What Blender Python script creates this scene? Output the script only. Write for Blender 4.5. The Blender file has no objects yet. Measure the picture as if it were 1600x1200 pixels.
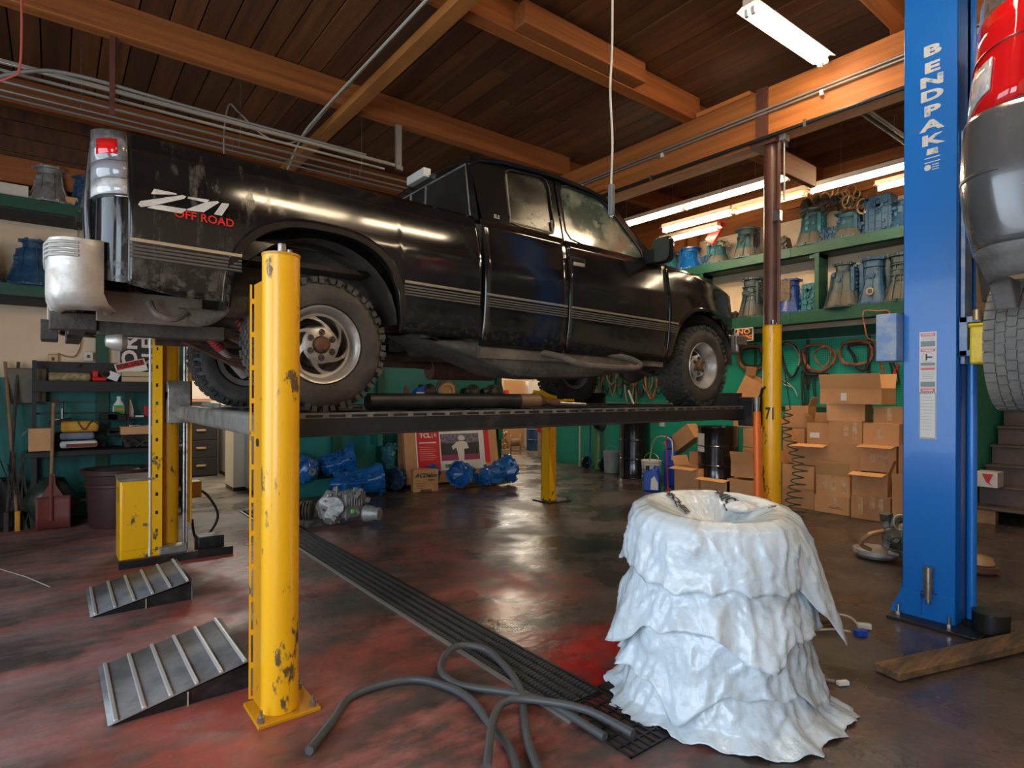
import bpy, bmesh, math, random
from mathutils import Vector, Matrix, noise
random.seed(7)
S = bpy.context.scene
C = S.collection
PI = math.pi
# ---------------------------------------------------------------- camera, world, light, exposure
CAM_H = 1.54; FPX = 920.0; CY = 616.0; ROLL = .0035
YAW = math.radians(52.1)
FW = Vector((math.cos(YAW), math.sin(YAW), 0)); RT = Vector((math.sin(YAW), -math.cos(YAW), 0)); UP = Vector((0, 0, 1))
cd = bpy.data.cameras.new('camera'); cam = bpy.data.objects.new('camera', cd); C.objects.link(cam)
cd.sensor_width = 36; cd.lens = 36 * FPX / 1600; cd.shift_y = (CY - 600) / 1600; cd.clip_start = .02; cd.clip_end = 200
cx_, cy_ = (RT + UP * ROLL).normalized(), (UP - RT * ROLL).normalized()
cam.matrix_world = Matrix(((cx_.x, cy_.x, -FW.x, 0), (cx_.y, cy_.y, -FW.y, 0), (cx_.z, cy_.z, -FW.z, CAM_H), (0, 0, 0, 1)))
S.camera = cam
S.view_settings.view_transform = 'Standard'; S.view_settings.look = 'None'
S.view_settings.gamma = 1; S.view_settings.use_curve_mapping = False
S.view_settings.exposure = 0.25
w = bpy.data.worlds.new('sky'); S.world = w; w.use_nodes = True
bg = w.node_tree.nodes['Background']
sky = w.node_tree.nodes.new('ShaderNodeTexSky'); sky.sky_type = 'HOSEK_WILKIE'; sky.turbidity = 6; sky.ground_albedo = .4
sky.sun_direction = Vector((.6, -.5, .62)).normalized()
w.node_tree.links.new(sky.outputs[0], bg.inputs[0]); bg.inputs[1].default_value = 1.6

def area(name, loc, rot, sx, sy, power, col, portal=False):
    l = bpy.data.lights.new(name, 'AREA'); l.shape = 'RECTANGLE'; l.size = sx; l.size_y = sy; l.energy = power; l.color = col
    o = bpy.data.objects.new(name, l); o.location = loc; o.rotation_euler = rot; C.objects.link(o)
    return o
# overcast daylight through the open bay doors behind the camera
area('bay_daylight', (-3.05, 3.6, 2.0), (0, math.radians(-90), 0), 3.2, 3.4, 130, (.74, .87, 1.0))
area('bay_daylight', (-3.05, -.9, 2.0), (0, math.radians(-90), 0), 3.2, 3.4, 210, (.74, .87, 1.0))

def ray(px, py):
    x = (px - 800) / FPX; y = (CY - py) / FPX
    return RT * (x - ROLL * y) + UP * (y + ROLL * x) + FW
def on(px, py, ax, val):
    d = ray(px, py); o = Vector((0, 0, CAM_H)); t = (val - o[ax]) / d[ax]
    return o + d * t
def onX(px, py, v): return on(px, py, 0, v)
def onY(px, py, v): return on(px, py, 1, v)
def onZ(px, py, v=0.): return on(px, py, 2, v)

# ---------------------------------------------------------------- materials
MATS = {}
def mat(name, col, rough=.6, metal=0., col2=None, scale=6., lo=.45, hi=.6, detail=6., bump=0., bscale=40., emit=0., emitcol=None,
        rough2=None, coat=0., stretch=(1, 1, 1), trans=0., vary=0., spec=.5, sss=0.):
    """one principled material; col2 is mixed in by thresholded noise (wear, dirt); vary = per-object brightness"""
    if name in MATS: return MATS[name]
    m = bpy.data.materials.new(name); m.use_nodes = True; nt = m.node_tree; N = nt.nodes; L = nt.links
    b = N['Principled BSDF']
    c4 = lambda c: (c[0], c[1], c[2], 1)
    b.inputs['Base Color'].default_value = c4(col); b.inputs['Roughness'].default_value = rough; b.inputs['Metallic'].default_value = metal
    b.inputs['Specular IOR Level'].default_value = spec
    b.inputs['Coat Weight'].default_value = coat; b.inputs['Coat Roughness'].default_value = .06
    b.inputs['Transmission Weight'].default_value = trans
    if sss: b.inputs['Subsurface Weight'].default_value = sss
    if emit:
        b.inputs['Emission Color'].default_value = c4(emitcol or col); b.inputs['Emission Strength'].default_value = emit
    geo = N.new('ShaderNodeTexCoord'); mp = N.new('ShaderNodeMapping'); mp.inputs['Scale'].default_value = stretch
    L.new(geo.outputs['Object'], mp.inputs['Vector'])
    last = None
    if col2 is not None:
        n = N.new('ShaderNodeTexNoise'); n.inputs['Scale'].default_value = scale; n.inputs['Detail'].default_value = detail; n.inputs['Roughness'].default_value = .65
        L.new(mp.outputs[0], n.inputs['Vector'])
        r = N.new('ShaderNodeMapRange'); r.inputs['From Min'].default_value = lo; r.inputs['From Max'].default_value = hi; L.new(n.outputs['Fac'], r.inputs['Value'])
        mx = N.new('ShaderNodeMix'); mx.data_type = 'RGBA'; mx.inputs['A'].default_value = c4(col); mx.inputs['B'].default_value = c4(col2)
        L.new(r.outputs[0], mx.inputs['Factor']); last = mx.outputs['Result']
        if rough2 is not None:
            q = N.new('ShaderNodeMapRange'); q.inputs['To Min'].default_value = rough; q.inputs['To Max'].default_value = rough2
            L.new(r.outputs[0], q.inputs['Value']); L.new(q.outputs[0], b.inputs['Roughness'])
    if vary:
        oi = N.new('ShaderNodeObjectInfo'); v = N.new('ShaderNodeMapRange'); v.inputs['To Min'].default_value = 1 - vary; v.inputs['To Max'].default_value = 1 + vary
        L.new(oi.outputs['Random'], v.inputs['Value'])
        hs = N.new('ShaderNodeHueSaturation'); L.new(v.outputs[0], hs.inputs['Value'])
        if last: L.new(last, hs.inputs['Color'])
        else: hs.inputs['Color'].default_value = c4(col)
        last = hs.outputs[0]
        va = N.new('ShaderNodeVectorMath'); va.operation = 'SCALE'; va.inputs['Scale'].default_value = 37.
        cmb = N.new('ShaderNodeCombineXYZ')
        for k in range(3): L.new(oi.outputs['Random'], cmb.inputs[k])
        L.new(cmb.outputs[0], va.inputs[0]); L.new(va.outputs[0], mp.inputs['Location'])
    if last: L.new(last, b.inputs['Base Color'])
    if bump:
        n2 = N.new('ShaderNodeTexNoise'); n2.inputs['Scale'].default_value = bscale; n2.inputs['Detail'].default_value = 4; L.new(mp.outputs[0], n2.inputs['Vector'])
        bp = N.new('ShaderNodeBump'); bp.inputs['Strength'].default_value = bump; bp.inputs['Distance'].default_value = .01
        L.new(n2.outputs['Fac'], bp.inputs['Height']); L.new(bp.outputs[0], b.inputs['Normal'])
    MATS[name] = m
    return m

M = dict(
 wood=mat('orange fir', (.44, .145, .028), .6, col2=(.25, .070, .013), scale=3, lo=.38, hi=.7, stretch=(1, .12, 6), bump=.3, vary=.15),
 woodx=mat('orange fir joist', (.38, .115, .022), .6, col2=(.19, .050, .010), scale=3, lo=.38, hi=.7, stretch=(.12, 6, 6), bump=.3, vary=.15),
 plank=mat('roof plank', (.17, .058, .015), .62, col2=(.055, .019, .007), scale=2.2, lo=.35, hi=.72, stretch=(5, .25, 1), bump=.3, vary=.38),
 deck=mat('roof deck', (.02, .012, .008), .9),
 oldwood=mat('weathered wood', (.24, .13, .055), .7, col2=(.07, .045, .03), scale=3, lo=.38, hi=.62, stretch=(1, 9, 4), bump=.6),
 handle=mat('tool handle wood', (.36, .20, .09), .6, col2=(.2, .1, .05), scale=6, lo=.4, hi=.7),
 cream=mat('cream painted wall', (.80, .62, .43), .7, col2=(.66, .50, .34), scale=1.4, lo=.4, hi=.75, bump=.15),
 green=mat('green painted wood', (.006, .078, .045), .5, col2=(.005, .055, .035), scale=4, lo=.4, hi=.75, bump=.2),
 mint=mat('mint green paint', (.05, .42, .27), .5, col2=(.04, .33, .21), scale=3, lo=.4, hi=.75), peg=mat('pegboard green', (.012, .37, .26), .5, col2=(.010, .28, .20), scale=4, lo=.4, hi=.75),
 teal=mat('teal painted wall', (.012, .19, .17), .5, col2=(.01, .13, .12), scale=3, lo=.4, hi=.75, bump=.1),
 hole=mat('peg hole', (.004, .05, .035), .9),
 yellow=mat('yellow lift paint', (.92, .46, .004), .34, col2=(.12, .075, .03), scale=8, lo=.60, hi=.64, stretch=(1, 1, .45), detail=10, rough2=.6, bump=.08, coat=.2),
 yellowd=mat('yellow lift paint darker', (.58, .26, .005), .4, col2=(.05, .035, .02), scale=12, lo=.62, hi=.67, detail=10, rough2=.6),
 blackst=mat('black steel', (.018, .018, .019), .42, metal=.3, col2=(.055, .045, .038), scale=7, lo=.5, hi=.75, rough2=.65, bump=.15),
 brown=mat('brown painted steel', (.115, .042, .028), .4, col2=(.06, .022, .016), scale=6, lo=.5, hi=.7, coat=.1),
 worn=mat('worn grey steel', (.40, .38, .35), .38, metal=.6, col2=(.20, .18, .16), scale=6, lo=.42, hi=.62, rough2=.6, bump=.25),
 steel=mat('bare steel', (.42, .41, .39), .33, metal=.9, col2=(.18, .13, .09), scale=10, lo=.5, hi=.7, bump=.15),
 galv=mat('galvanised pipe', (.42, .40, .36), .4, metal=.7),
 chrome=mat('dusty chrome', (.56, .54, .50), .34, metal=.55, col2=(.50, .44, .38), scale=5, lo=.40, hi=.58, rough2=.75, bump=.15),
 paintblk=None, rubber=mat('tyre rubber', (.036, .034, .032), .62, col2=(.095, .078, .058), scale=7, lo=.42, hi=.72, rough2=.85, bump=.35),
 rubberg=mat('dusty tyre rubber', (.14, .135, .125), .8, col2=(.21, .195, .17), scale=7, lo=.4, hi=.7, bump=.4),
 alloy=mat('dusty alloy', (.56, .53, .49), .36, metal=.65, col2=(.27, .22, .17), scale=5, lo=.48, hi=.74, rough2=.6, bump=.1),
 rust=mat('rusty steel', (.17, .075, .04), .75, metal=.2, col2=(.07, .045, .035), scale=9, lo=.4, hi=.62, bump=.5),
 under=mat('muddy underbody', (.085, .068, .052), .85, col2=(.17, .135, .10), scale=6, lo=.42, hi=.72, bump=.7),
 mud=mat('dark dirty metal', (.045, .038, .032), .7, col2=(.12, .095, .07), scale=6, lo=.45, hi=.75, bump=.5),
 blackpl=mat('black plastic', (.012, .012, .013), .45, bump=.1),
 matblk=mat('dull black', (.01, .01, .011), .7),
 red=mat('red shock boot', (.50, .045, .05), .5, col2=(.25, .05, .04), scale=14, lo=.45, hi=.7),
 redpl=mat('red plastic', (.62, .02, .015), .3),
 redtool=mat('red painted metal', (.20, .04, .03), .6, col2=(.11, .07, .055), scale=6, lo=.5, hi=.7),
 lens=mat('red lens', (.62, .008, .01), .08, coat=.8), trim=mat('bright trim', (.62, .56, .42), .22, metal=.8),
 lensw=mat('clear lens', (.62, .60, .58), .12, coat=.8, col2=(.40, .38, .37), scale=14, lo=.45, hi=.6),
 grey=mat('grey bumper paint', (.11, .115, .12), .22, metal=.35, coat=.6, col2=(.155, .145, .135), scale=3, lo=.5, hi=.8, rough2=.42),
 greyd=mat('dusty grey fascia', (.17, .16, .15), .7, col2=(.10, .095, .09), scale=6, lo=.45, hi=.7, bump=.3),
 blue=mat('blue lift paint', (.003, .145, .52), .3, col2=(.08, .22, .46), scale=3.2, lo=.58, hi=.85, rough2=.45, bump=.05, coat=.2),
 bluel=mat('light worn blue paint', (.16, .26, .46), .42, col2=(.30, .36, .46), scale=9, lo=.45, hi=.6, bump=.15),
 white=mat('white decal', (.80, .80, .77), .5),
 cardb=mat('cardboard', (.64, .34, .155), .75, col2=(.55, .275, .12), scale=3, lo=.4, hi=.7, vary=.16),
 cardin=mat('cardboard inside', (.66, .35, .15), .8, vary=.12),
 tape=mat('packing tape', (.70, .50, .34), .14, coat=.5, col2=(.62, .34, .16), scale=14, lo=.42, hi=.56, bump=.5),
 plastic=mat('pale blue plastic film', (.62, .72, .79), .24, col2=(.44, .45, .43), scale=3.2, lo=.54, hi=.70, bump=.7, bscale=26, sss=.0, coat=.25, detail=10),
 ink=mat('black ink', (.02, .02, .022), .6),
 hose=mat('grey rubber hose', (.075, .08, .085), .45),
 blacktube=mat('black rubber tube', (.012, .013, .014), .4),
 ramp=mat('grey ramp steel', (.27, .275, .28), .5, metal=.35, col2=(.13, .13, .13), scale=4, lo=.4, hi=.7, bump=.15),
 rampr=mat('ramp rib steel', (.58, .57, .55), .4, metal=.5),
 tealm=mat('teal painted casting', (.03, .17, .21), .5, metal=.15, col2=(.07, .16, .17), scale=4, lo=.5, hi=.72, bump=.5, bscale=25),
 skirt=mat('bare dusty casting', (.17, .135, .10), .6, metal=.2, col2=(.10, .12, .115), scale=5, lo=.5, hi=.7, bump=.4, bscale=25), dcast=mat('dark slate casting', (.030, .055, .065), .45, metal=.2, col2=(.07, .085, .085), scale=5, lo=.5, hi=.7, bump=.5, bscale=25), dskirt=mat('dark bare casting', (.075, .068, .055), .55, metal=.2, col2=(.045, .055, .055), scale=5, lo=.45, hi=.7, bump=.4, bscale=25), tealg=mat('grey green casting', (.038, .115, .135), .5, metal=.15, col2=(.08, .115, .115), scale=4, lo=.48, hi=.7, bump=.5, bscale=25),
 bluec=mat('bright blue casting', (.006, .105, .36), .3, col2=(.012, .18, .50), scale=5, lo=.45, hi=.7, bump=.5, bscale=25, coat=.4),
 dbluec=mat('dark blue casting', (.018, .07, .15), .45, metal=.1, col2=(.06, .14, .20), scale=6, lo=.5, hi=.7, bump=.6, bscale=25),
 alu=mat('cast aluminium', (.36, .35, .33), .45, metal=.35, col2=(.16, .15, .14), scale=9, lo=.5, hi=.7, bump=.6, bscale=30),
 alud=mat('oily cast aluminium', (.20, .18, .155), .45, metal=.5, col2=(.05, .045, .04), scale=7, lo=.42, hi=.62, bump=.6, bscale=30),
 oily=mat('oily black parts', (.03, .026, .022), .4, metal=.3, col2=(.10, .08, .055), scale=9, lo=.5, hi=.7, bump=.6),
 gasket=mat('brown gasket', (.34, .13, .05), .7, col2=(.12, .05, .03), scale=8, lo=.45, hi=.65),
 gasketb=mat('black gasket', (.025, .02, .018), .7),
 brass=mat('brass ring', (.50, .34, .18), .38, metal=.7),
 drum=mat('black drum', (.008, .008, .01), .18, coat=.6),
 bdrum=mat('blue drum', (.012, .07, .22), .35),
 whitepl=mat('white plastic', (.70, .68, .63), .4, col2=(.55, .52, .46), scale=6, lo=.5, hi=.7),
 bluepl=mat('blue plastic jug', (.008, .07, .46), .3),
 orange=mat('orange plastic', (.95, .17, .012), .35),
 paper=mat('white paper', (.80, .78, .75), .8),
 offwhite=mat('office wall white', (.70, .64, .53), .7),
 concrete=mat('pale worn concrete', (.30, .26, .21), .45, col2=(.19, .16, .13), scale=1.8, lo=.4, hi=.65, rough2=.6, bump=.2),
 stair=mat('brown stair paint', (.13, .088, .072), .55, col2=(.09, .06, .05), scale=5, lo=.4, hi=.7),
 cable=mat('beige cable', (.50, .46, .38), .5), cabg=mat('grey cable', (.22, .22, .21), .5),
 bin=mat('maroon plastic bin', (.065, .028, .028), .5, bump=.2),
 bench=mat('black bench', (.014, .013, .013), .55, bump=.1),
 bag=mat('dark garbage bag', (.03, .04, .03), .3),
 yellowpl=mat('yellow plastic', (.72, .36, .03), .45, col2=(.5, .22, .02), scale=5, lo=.5, hi=.7),
 label=mat('label green', (.06, .35, .08), .5),
 tube=mat('fluorescent tube', (1, .98, .93), .4, emit=50., emitcol=(1., .80, .54)),
 tubedim=mat('fading fluorescent tube', (1, .9, .7), .4, emit=4., emitcol=(1., .62, .26)),
 fixt=mat('light fixture enamel', (.62, .52, .40), .4),
 glassd=mat('dark dusty glass', (.010, .011, .010), .16, col2=(.03, .032, .026), scale=3, lo=.4, hi=.75, rough2=.4, coat=.0),
 glassg=mat('dusty green side glass', (.035, .055, .045), .1, col2=(.16, .20, .15), scale=2.2, lo=.42, hi=.72, rough2=.4, coat=.6),
 spool=mat('wooden spool', (.30, .20, .11), .7),
 oilyw=mat('dark green rag bag', (.05, .055, .03), .7),
)

# ---------------------------------------------------------------- mesh builder
WM = {}
class MB:
    def __init__(s): s.v = []; s.f = []; s.T = Matrix.Identity(4)
    def add(s, vs, fs):
        o = len(s.v); T = s.T
        s.v += [tuple(T @ Vector(p)) for p in vs]; s.f += [tuple(i + o for i in f) for f in fs]; return s
    def box(s, x0, x1, y0, y1, z0, z1):
        return s.add([(x0, y0, z0), (x1, y0, z0), (x1, y1, z0), (x0, y1, z0), (x0, y0, z1), (x1, y0, z1), (x1, y1, z1), (x0, y1, z1)],
                     [(0, 3, 2, 1), (4, 5, 6, 7), (0, 1, 5, 4), (1, 2, 6, 5), (2, 3, 7, 6), (3, 0, 4, 7)])
    def cbox(s, c, d, R=None):
        vs = []
        for z in (-1, 1):
            for x, y in ((-1, -1), (1, -1), (1, 1), (-1, 1)):
                p = Vector((x * d[0] / 2, y * d[1] / 2, z * d[2] / 2))
                if R: p = R @ p
                vs.append(Vector(c) + p)
        return s.add(vs, [(0, 3, 2, 1), (4, 5, 6, 7), (0, 1, 5, 4), (1, 2, 6, 5), (2, 3, 7, 6), (3, 0, 4, 7)])
    def bar(s, p0, p1, wd, ht, up=(0, 0, 1)):
        p0, p1 = Vector(p0), Vector(p1); d = (p1 - p0).normalized(); u = Vector(up)
        x = d.cross(u).normalized(); u = x.cross(d)
        vs = []
        for p in (p0, p1):
            for a, b in ((-1, -1), (1, -1), (1, 1), (-1, 1)): vs.append(p + x * a * wd / 2 + u * b * ht / 2)
        return s.add(vs, [(0, 1, 2, 3), (7, 6, 5, 4), (0, 4, 5, 1), (1, 5, 6, 2), (2, 6, 7, 3), (3, 7, 4, 0)])
    def cyl(s, p0, p1, r0, r1=None, n=16):
        p0, p1 = Vector(p0), Vector(p1); r1 = r0 if r1 is None else r1
        d = (p1 - p0).normalized(); x = d.orthogonal().normalized(); y = d.cross(x)
        vs = [p + (x * math.cos(2 * PI * k / n) + y * math.sin(2 * PI * k / n)) * r for p, r in ((p0, r0), (p1, r1)) for k in range(n)]
        fs = [(k, (k + 1) % n, n + (k + 1) % n, n + k) for k in range(n)] + [tuple(range(n - 1, -1, -1)), tuple(range(n, 2 * n))]
        return s.add(vs, fs)
    def tube(s, pts, r, n=8, closed=False):
        pts = [Vector(p) for p in pts]; m = len(pts); vs = []; prev = None
        for i, p in enumerate(pts):
            a = pts[(i - 1) % m] if (closed or i) else p; b = pts[(i + 1) % m] if (closed or i < m - 1) else p
            d = (b - a).normalized()
            x = d.orthogonal().normalized() if prev is None else (prev - d * prev.dot(d)).normalized()
            prev = x; y = d.cross(x); rr = r[i] if isinstance(r, (list, tuple)) else r
            vs += [p + (x * math.cos(2 * PI * k / n) + y * math.sin(2 * PI * k / n)) * rr for k in range(n)]
        fs = [(i * n + k, i * n + (k + 1) % n, ((i + 1) % m) * n + (k + 1) % n, ((i + 1) % m) * n + k) for i in range(m if closed else m - 1) for k in range(n)]
        if not closed: fs += [tuple(range(n - 1, -1, -1)), tuple(range((m - 1) * n, m * n))]
        return s.add(vs, fs)
    def lathe(s, prof, c=(0, 0, 0), axis=(0, 0, 1), n=24, close=False):
        c = Vector(c); d = Vector(axis).normalized(); x = d.orthogonal().normalized(); y = d.cross(x); m = len(prof)
        vs = [c + d * z + (x * math.cos(2 * PI * k / n) + y * math.sin(2 * PI * k / n)) * max(r, 1e-4) for r, z in prof for k in range(n)]
        fs = [(i * n + k, i * n + (k + 1) % n, ((i + 1) % m) * n + (k + 1) % n, ((i + 1) % m) * n + k) for i in range(m if close else m - 1) for k in range(n)]
        return s.add(vs, fs)
    def prism(s, poly, a, b, fn):
        """poly = 2d points; fn(u,v,h) -> 3d"""
        n = len(poly)
        return s.add([fn(u, v, a) for u, v in poly] + [fn(u, v, b) for u, v in poly],
                     [tuple(range(n - 1, -1, -1)), tuple(range(n, 2 * n))] + [(k, (k + 1) % n, n + (k + 1) % n, n + k) for k in range(n)])
    def grid(s, rows, wrap=False):
        m = len(rows); n = len(rows[0]); vs = [p for r in rows for p in r]
        fs = [(i * n + k, i * n + (k + 1) % n, (i + 1) * n + (k + 1) % n, (i + 1) * n + k) for i in range(m - 1) for k in range(n if wrap else n - 1)]
        return s.add(vs, fs)
    def build(s, name, mt, parent=None, smooth=True, bevel=0., solid=0., sub=0, local=False, loc=None, sharp=.6):
        me = bpy.data.meshes.new(name); vs = s.v
        if loc is not None: L_ = Matrix.Translation(loc)
        else: L_ = None
        if parent is not None and not local:
            inv = WM.get(parent.name, Matrix.Identity(4)).inverted(); vs = [tuple(inv @ Vector(p)) for p in vs]
        elif parent is None and L_ is not None and not local:
            vs = [tuple(Vector(p) - Vector(loc)) for p in vs]
        me.from_pydata(vs, [], s.f); me.update()
        bm = bmesh.new(); bm.from_mesh(me); bmesh.ops.recalc_face_normals(bm, faces=bm.faces); bm.to_mesh(me); bm.free()
        if smooth:
            me.polygons.foreach_set('use_smooth', [True] * len(me.polygons)); me.set_sharp_from_angle(angle=sharp)
        o = bpy.data.objects.new(name, me); C.objects.link(o)
        if mt: me.materials.append(mt)
        if parent is not None: o.parent = parent; WM[o.name] = WM.get(parent.name, Matrix.Identity(4))
        elif loc is not None: o.location = loc; WM[o.name] = Matrix.Translation(loc)
        else: WM[o.name] = Matrix.Identity(4)
        if bevel: md = o.modifiers.new('bevel', 'BEVEL'); md.width = bevel; md.segments = 2; md.limit_method = 'ANGLE'
        if solid: md = o.modifiers.new('solid', 'SOLIDIFY'); md.thickness = solid; md.offset = 0
        if sub: md = o.modifiers.new('sub', 'SUBSURF'); md.levels = sub; md.render_levels = sub
        return o
def tag(o, label=None, cat=None, group=None, kind=None):
    if label: o['label'] = label
    if cat: o['category'] = cat
    if group: o['group'] = group
    if kind: o['kind'] = kind
    return o
def thing(name, label, cat, loc=(0, 0, 0), rz=0., group=None, R=None):
    o = bpy.data.objects.new(name, None); C.objects.link(o); o.empty_display_size = .1
    mw = Matrix.Translation(loc) @ (R.to_4x4() if R else Matrix.Rotation(rz, 4, 'Z'))
    o.location = loc; o.rotation_euler = (R.to_euler() if R else (0, 0, rz)); WM[o.name] = mw
    return tag(o, label, cat, group)
def copy_tree(o, parent=None):
    c = o.copy(); C.objects.link(c); c.parent = parent
    for ch in [x for x in C.objects if x.parent == o]: copy_tree(ch, c)
    return c
def text_mesh(name, txt, size, mt, parent, fn, extr=.0, align='CENTER', shear=0., bold=0., sp=1., local=False):
    """flat lettering: fn(x, y) -> 3d point"""
    cu = bpy.data.curves.new(name, 'FONT'); cu.body = txt; cu.size = size; cu.align_x = align; cu.align_y = 'CENTER'; cu.shear = shear; cu.offset = bold; cu.space_character = sp
    cu.resolution_u = 3
    t = bpy.data.objects.new(name + '_tmp', cu); C.objects.link(t)
    dg = bpy.context.evaluated_depsgraph_get(); dg.update()
    me = bpy.data.meshes.new_from_object(t.evaluated_get(dg)); C.objects.unlink(t); bpy.data.objects.remove(t)
    mb = MB(); mb.add([fn(v.co.x, v.co.y) for v in me.vertices], [tuple(p.vertices) for p in me.polygons])
    bpy.data.meshes.remove(me)
    return mb.build(name, mt, parent, smooth=False, local=local)
def smooth_path(pts, k=6, closed=False):
    pts = [Vector(p) for p in pts]; n = len(pts); out = []
    rng = n if closed else n - 1
    for i in range(rng):
        p0 = pts[(i - 1) % n] if (closed or i) else pts[i]; p1 = pts[i]; p2 = pts[(i + 1) % n]
        p3 = pts[(i + 2) % n] if (closed or i < n - 2) else p2
        for j in range(k):
            t = j / k
            out.append(.5 * ((2 * p1) + (p2 - p0) * t + (2 * p0 - 5 * p1 + 4 * p2 - p3) * t * t + (3 * p1 - p0 - 3 * p2 + p3) * t ** 3))
    if not closed: out.append(pts[-1])
    return out
def fnoise(x, y, z=0): return noise.noise(Vector((x, y, z)))
# ================================================================ SETTING
def floor_mat():
    m = bpy.data.materials.new('painted oily floor'); m.use_nodes = True; nt = m.node_tree; N = nt.nodes; L = nt.links; b = N['Principled BSDF']
    tc = N.new('ShaderNodeTexCoord'); sep = N.new('ShaderNodeSeparateXYZ'); L.new(tc.outputs['Object'], sep.inputs[0])
    def nz(scale, detail=8, stretch=None, rough=.6):
        n = N.new('ShaderNodeTexNoise'); n.inputs['Scale'].default_value = scale; n.inputs['Detail'].default_value = detail; n.inputs['Roughness'].default_value = rough
        if stretch:
            mp = N.new('ShaderNodeMapping'); mp.inputs['Scale'].default_value = stretch; L.new(tc.outputs['Object'], mp.inputs[0]); L.new(mp.outputs[0], n.inputs['Vector'])
        else: L.new(tc.outputs['Object'], n.inputs['Vector'])
        return n.outputs['Fac']
    def rng(v, a, b_, c=0., d=1.):
        r = N.new('ShaderNodeMapRange'); r.inputs['From Min'].default_value = a; r.inputs['From Max'].default_value = b_; r.inputs['To Min'].default_value = c; r.inputs['To Max'].default_value = d
        L.new(v, r.inputs['Value']); return r.outputs[0]
    def math_(op, a, b_):
        k = N.new('ShaderNodeMath'); k.operation = op
        for i, v in enumerate((a, b_)):
            if isinstance(v, (int, float)): k.inputs[i].default_value = v
            else: L.new(v, k.inputs[i])
        return k.outputs[0]
    def mix(f, a, b_):
        k = N.new('ShaderNodeMix'); k.data_type = 'RGBA'
        L.new(f, k.inputs['Factor'])
        for i, v in (('A', a), ('B', b_)):
            if isinstance(v, tuple): k.inputs[i].default_value = (*v, 1)
            else: L.new(v, k.inputs[i])
        return k.outputs['Result']
    def spot(x, y, r):
        d = N.new('ShaderNodeVectorMath'); d.operation = 'DISTANCE'; L.new(tc.outputs['Object'], d.inputs[0]); d.inputs[1].default_value = (x, y, 0)
        return rng(d.outputs['Value'], r * .2, r, 1., 0.)
    X, Y = sep.outputs[0], sep.outputs[1]
    base = mix(rng(nz(2.2, 12, (.8, 1.2, 1), .7), .35, .66), (.035, .024, .020), (.105, .078, .066))
    # old red paint surviving where few cars stood
    redmask = math_('MULTIPLY', rng(X, 3.6, 1.4), rng(nz(1.7, 13, (.6, 1.1, 1), .70), .47, .60))
    redc = mix(rng(nz(3.4, 12, (.6, 1.5, 1), .7), .38, .62), (.31, .04, .026), (.42, .17, .145))
    c = mix(redmask, base, redc)
    # worn pink grey tracks in front of the lift
    wear = math_('MULTIPLY', rng(X, 1.5, -.2), rng(nz(1.6, 13, (.55, 1.2, 1), .7), .40, .60))
    c = mix(math_('MULTIPLY', wear, .8), c, (.29, .20, .185))
    for x, y, r, k in ((2.42, 2.36, .62, 1.15), (2.75, 2.55, .35, .8), (1.0, 5.9, 1.0, 1.1), (1.0, 4.6, .8, 1.), (.6, 3.0, .8, .9), (2.9, 3.9, .9, .9), (1.5, 3.4, .6, .7), (3.0, 4.9, .8, .7), (2.2, 5.6, .7, .6)):
        f = math_('MULTIPLY', spot(x, y, r), rng(nz(3.2, 8), .36, .58)); f = math_('MULTIPLY', f, k); f = math_('MINIMUM', f, 1.)
        c = mix(f, c, (.36, .012, .01) if x > 2.3 and y < 2.7 else (.40, .07, .045))
    # bare concrete of the back room and the office
    conc = mix(rng(nz(2.2, 9), .35, .66), (.13, .11, .088), (.25, .215, .17))
    cm = math_('MAXIMUM', rng(Y, 8.9, 9.3), math_('MULTIPLY', math_('MULTIPLY', rng(Y, 6.7, 8.), rng(X, 2.9, 2.1)), rng(X, .9, 1.3)))
    c = mix(cm, c, conc)
    # chips
    chips = rng(nz(17, 4, None, .5), .70, .73)
    c = mix(math_('MULTIPLY', chips, .6), c, (.24, .19, .15))
    L.new(c, b.inputs['Base Color'])
    wet = rng(nz(1.1, 7, None, .6), .40, .62, .12, .5)
    wet = math_('ADD', wet, math_('MULTIPLY', rng(X, 2.4, .4), .30))
    L.new(wet, b.inputs['Roughness'])
    bp = N.new('ShaderNodeBump'); bp.inputs['Strength'].default_value = .35; bp.inputs['Distance'].default_value = .012
    L.new(nz(11, 8, None, .6), bp.inputs['Height']); L.new(bp.outputs[0], b.inputs['Normal'])
    return m
FX0, FX1, FY0, FY1, CEIL = -3.4, 12.2, -4.0, 14.6, 4.97
tag(MB().box(FX0, FX1, FY0, FY1, -.12, 0).build('floor', floor_mat(), smooth=False), 'dark oily shop floor with worn red paint', kind='structure')

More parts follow.
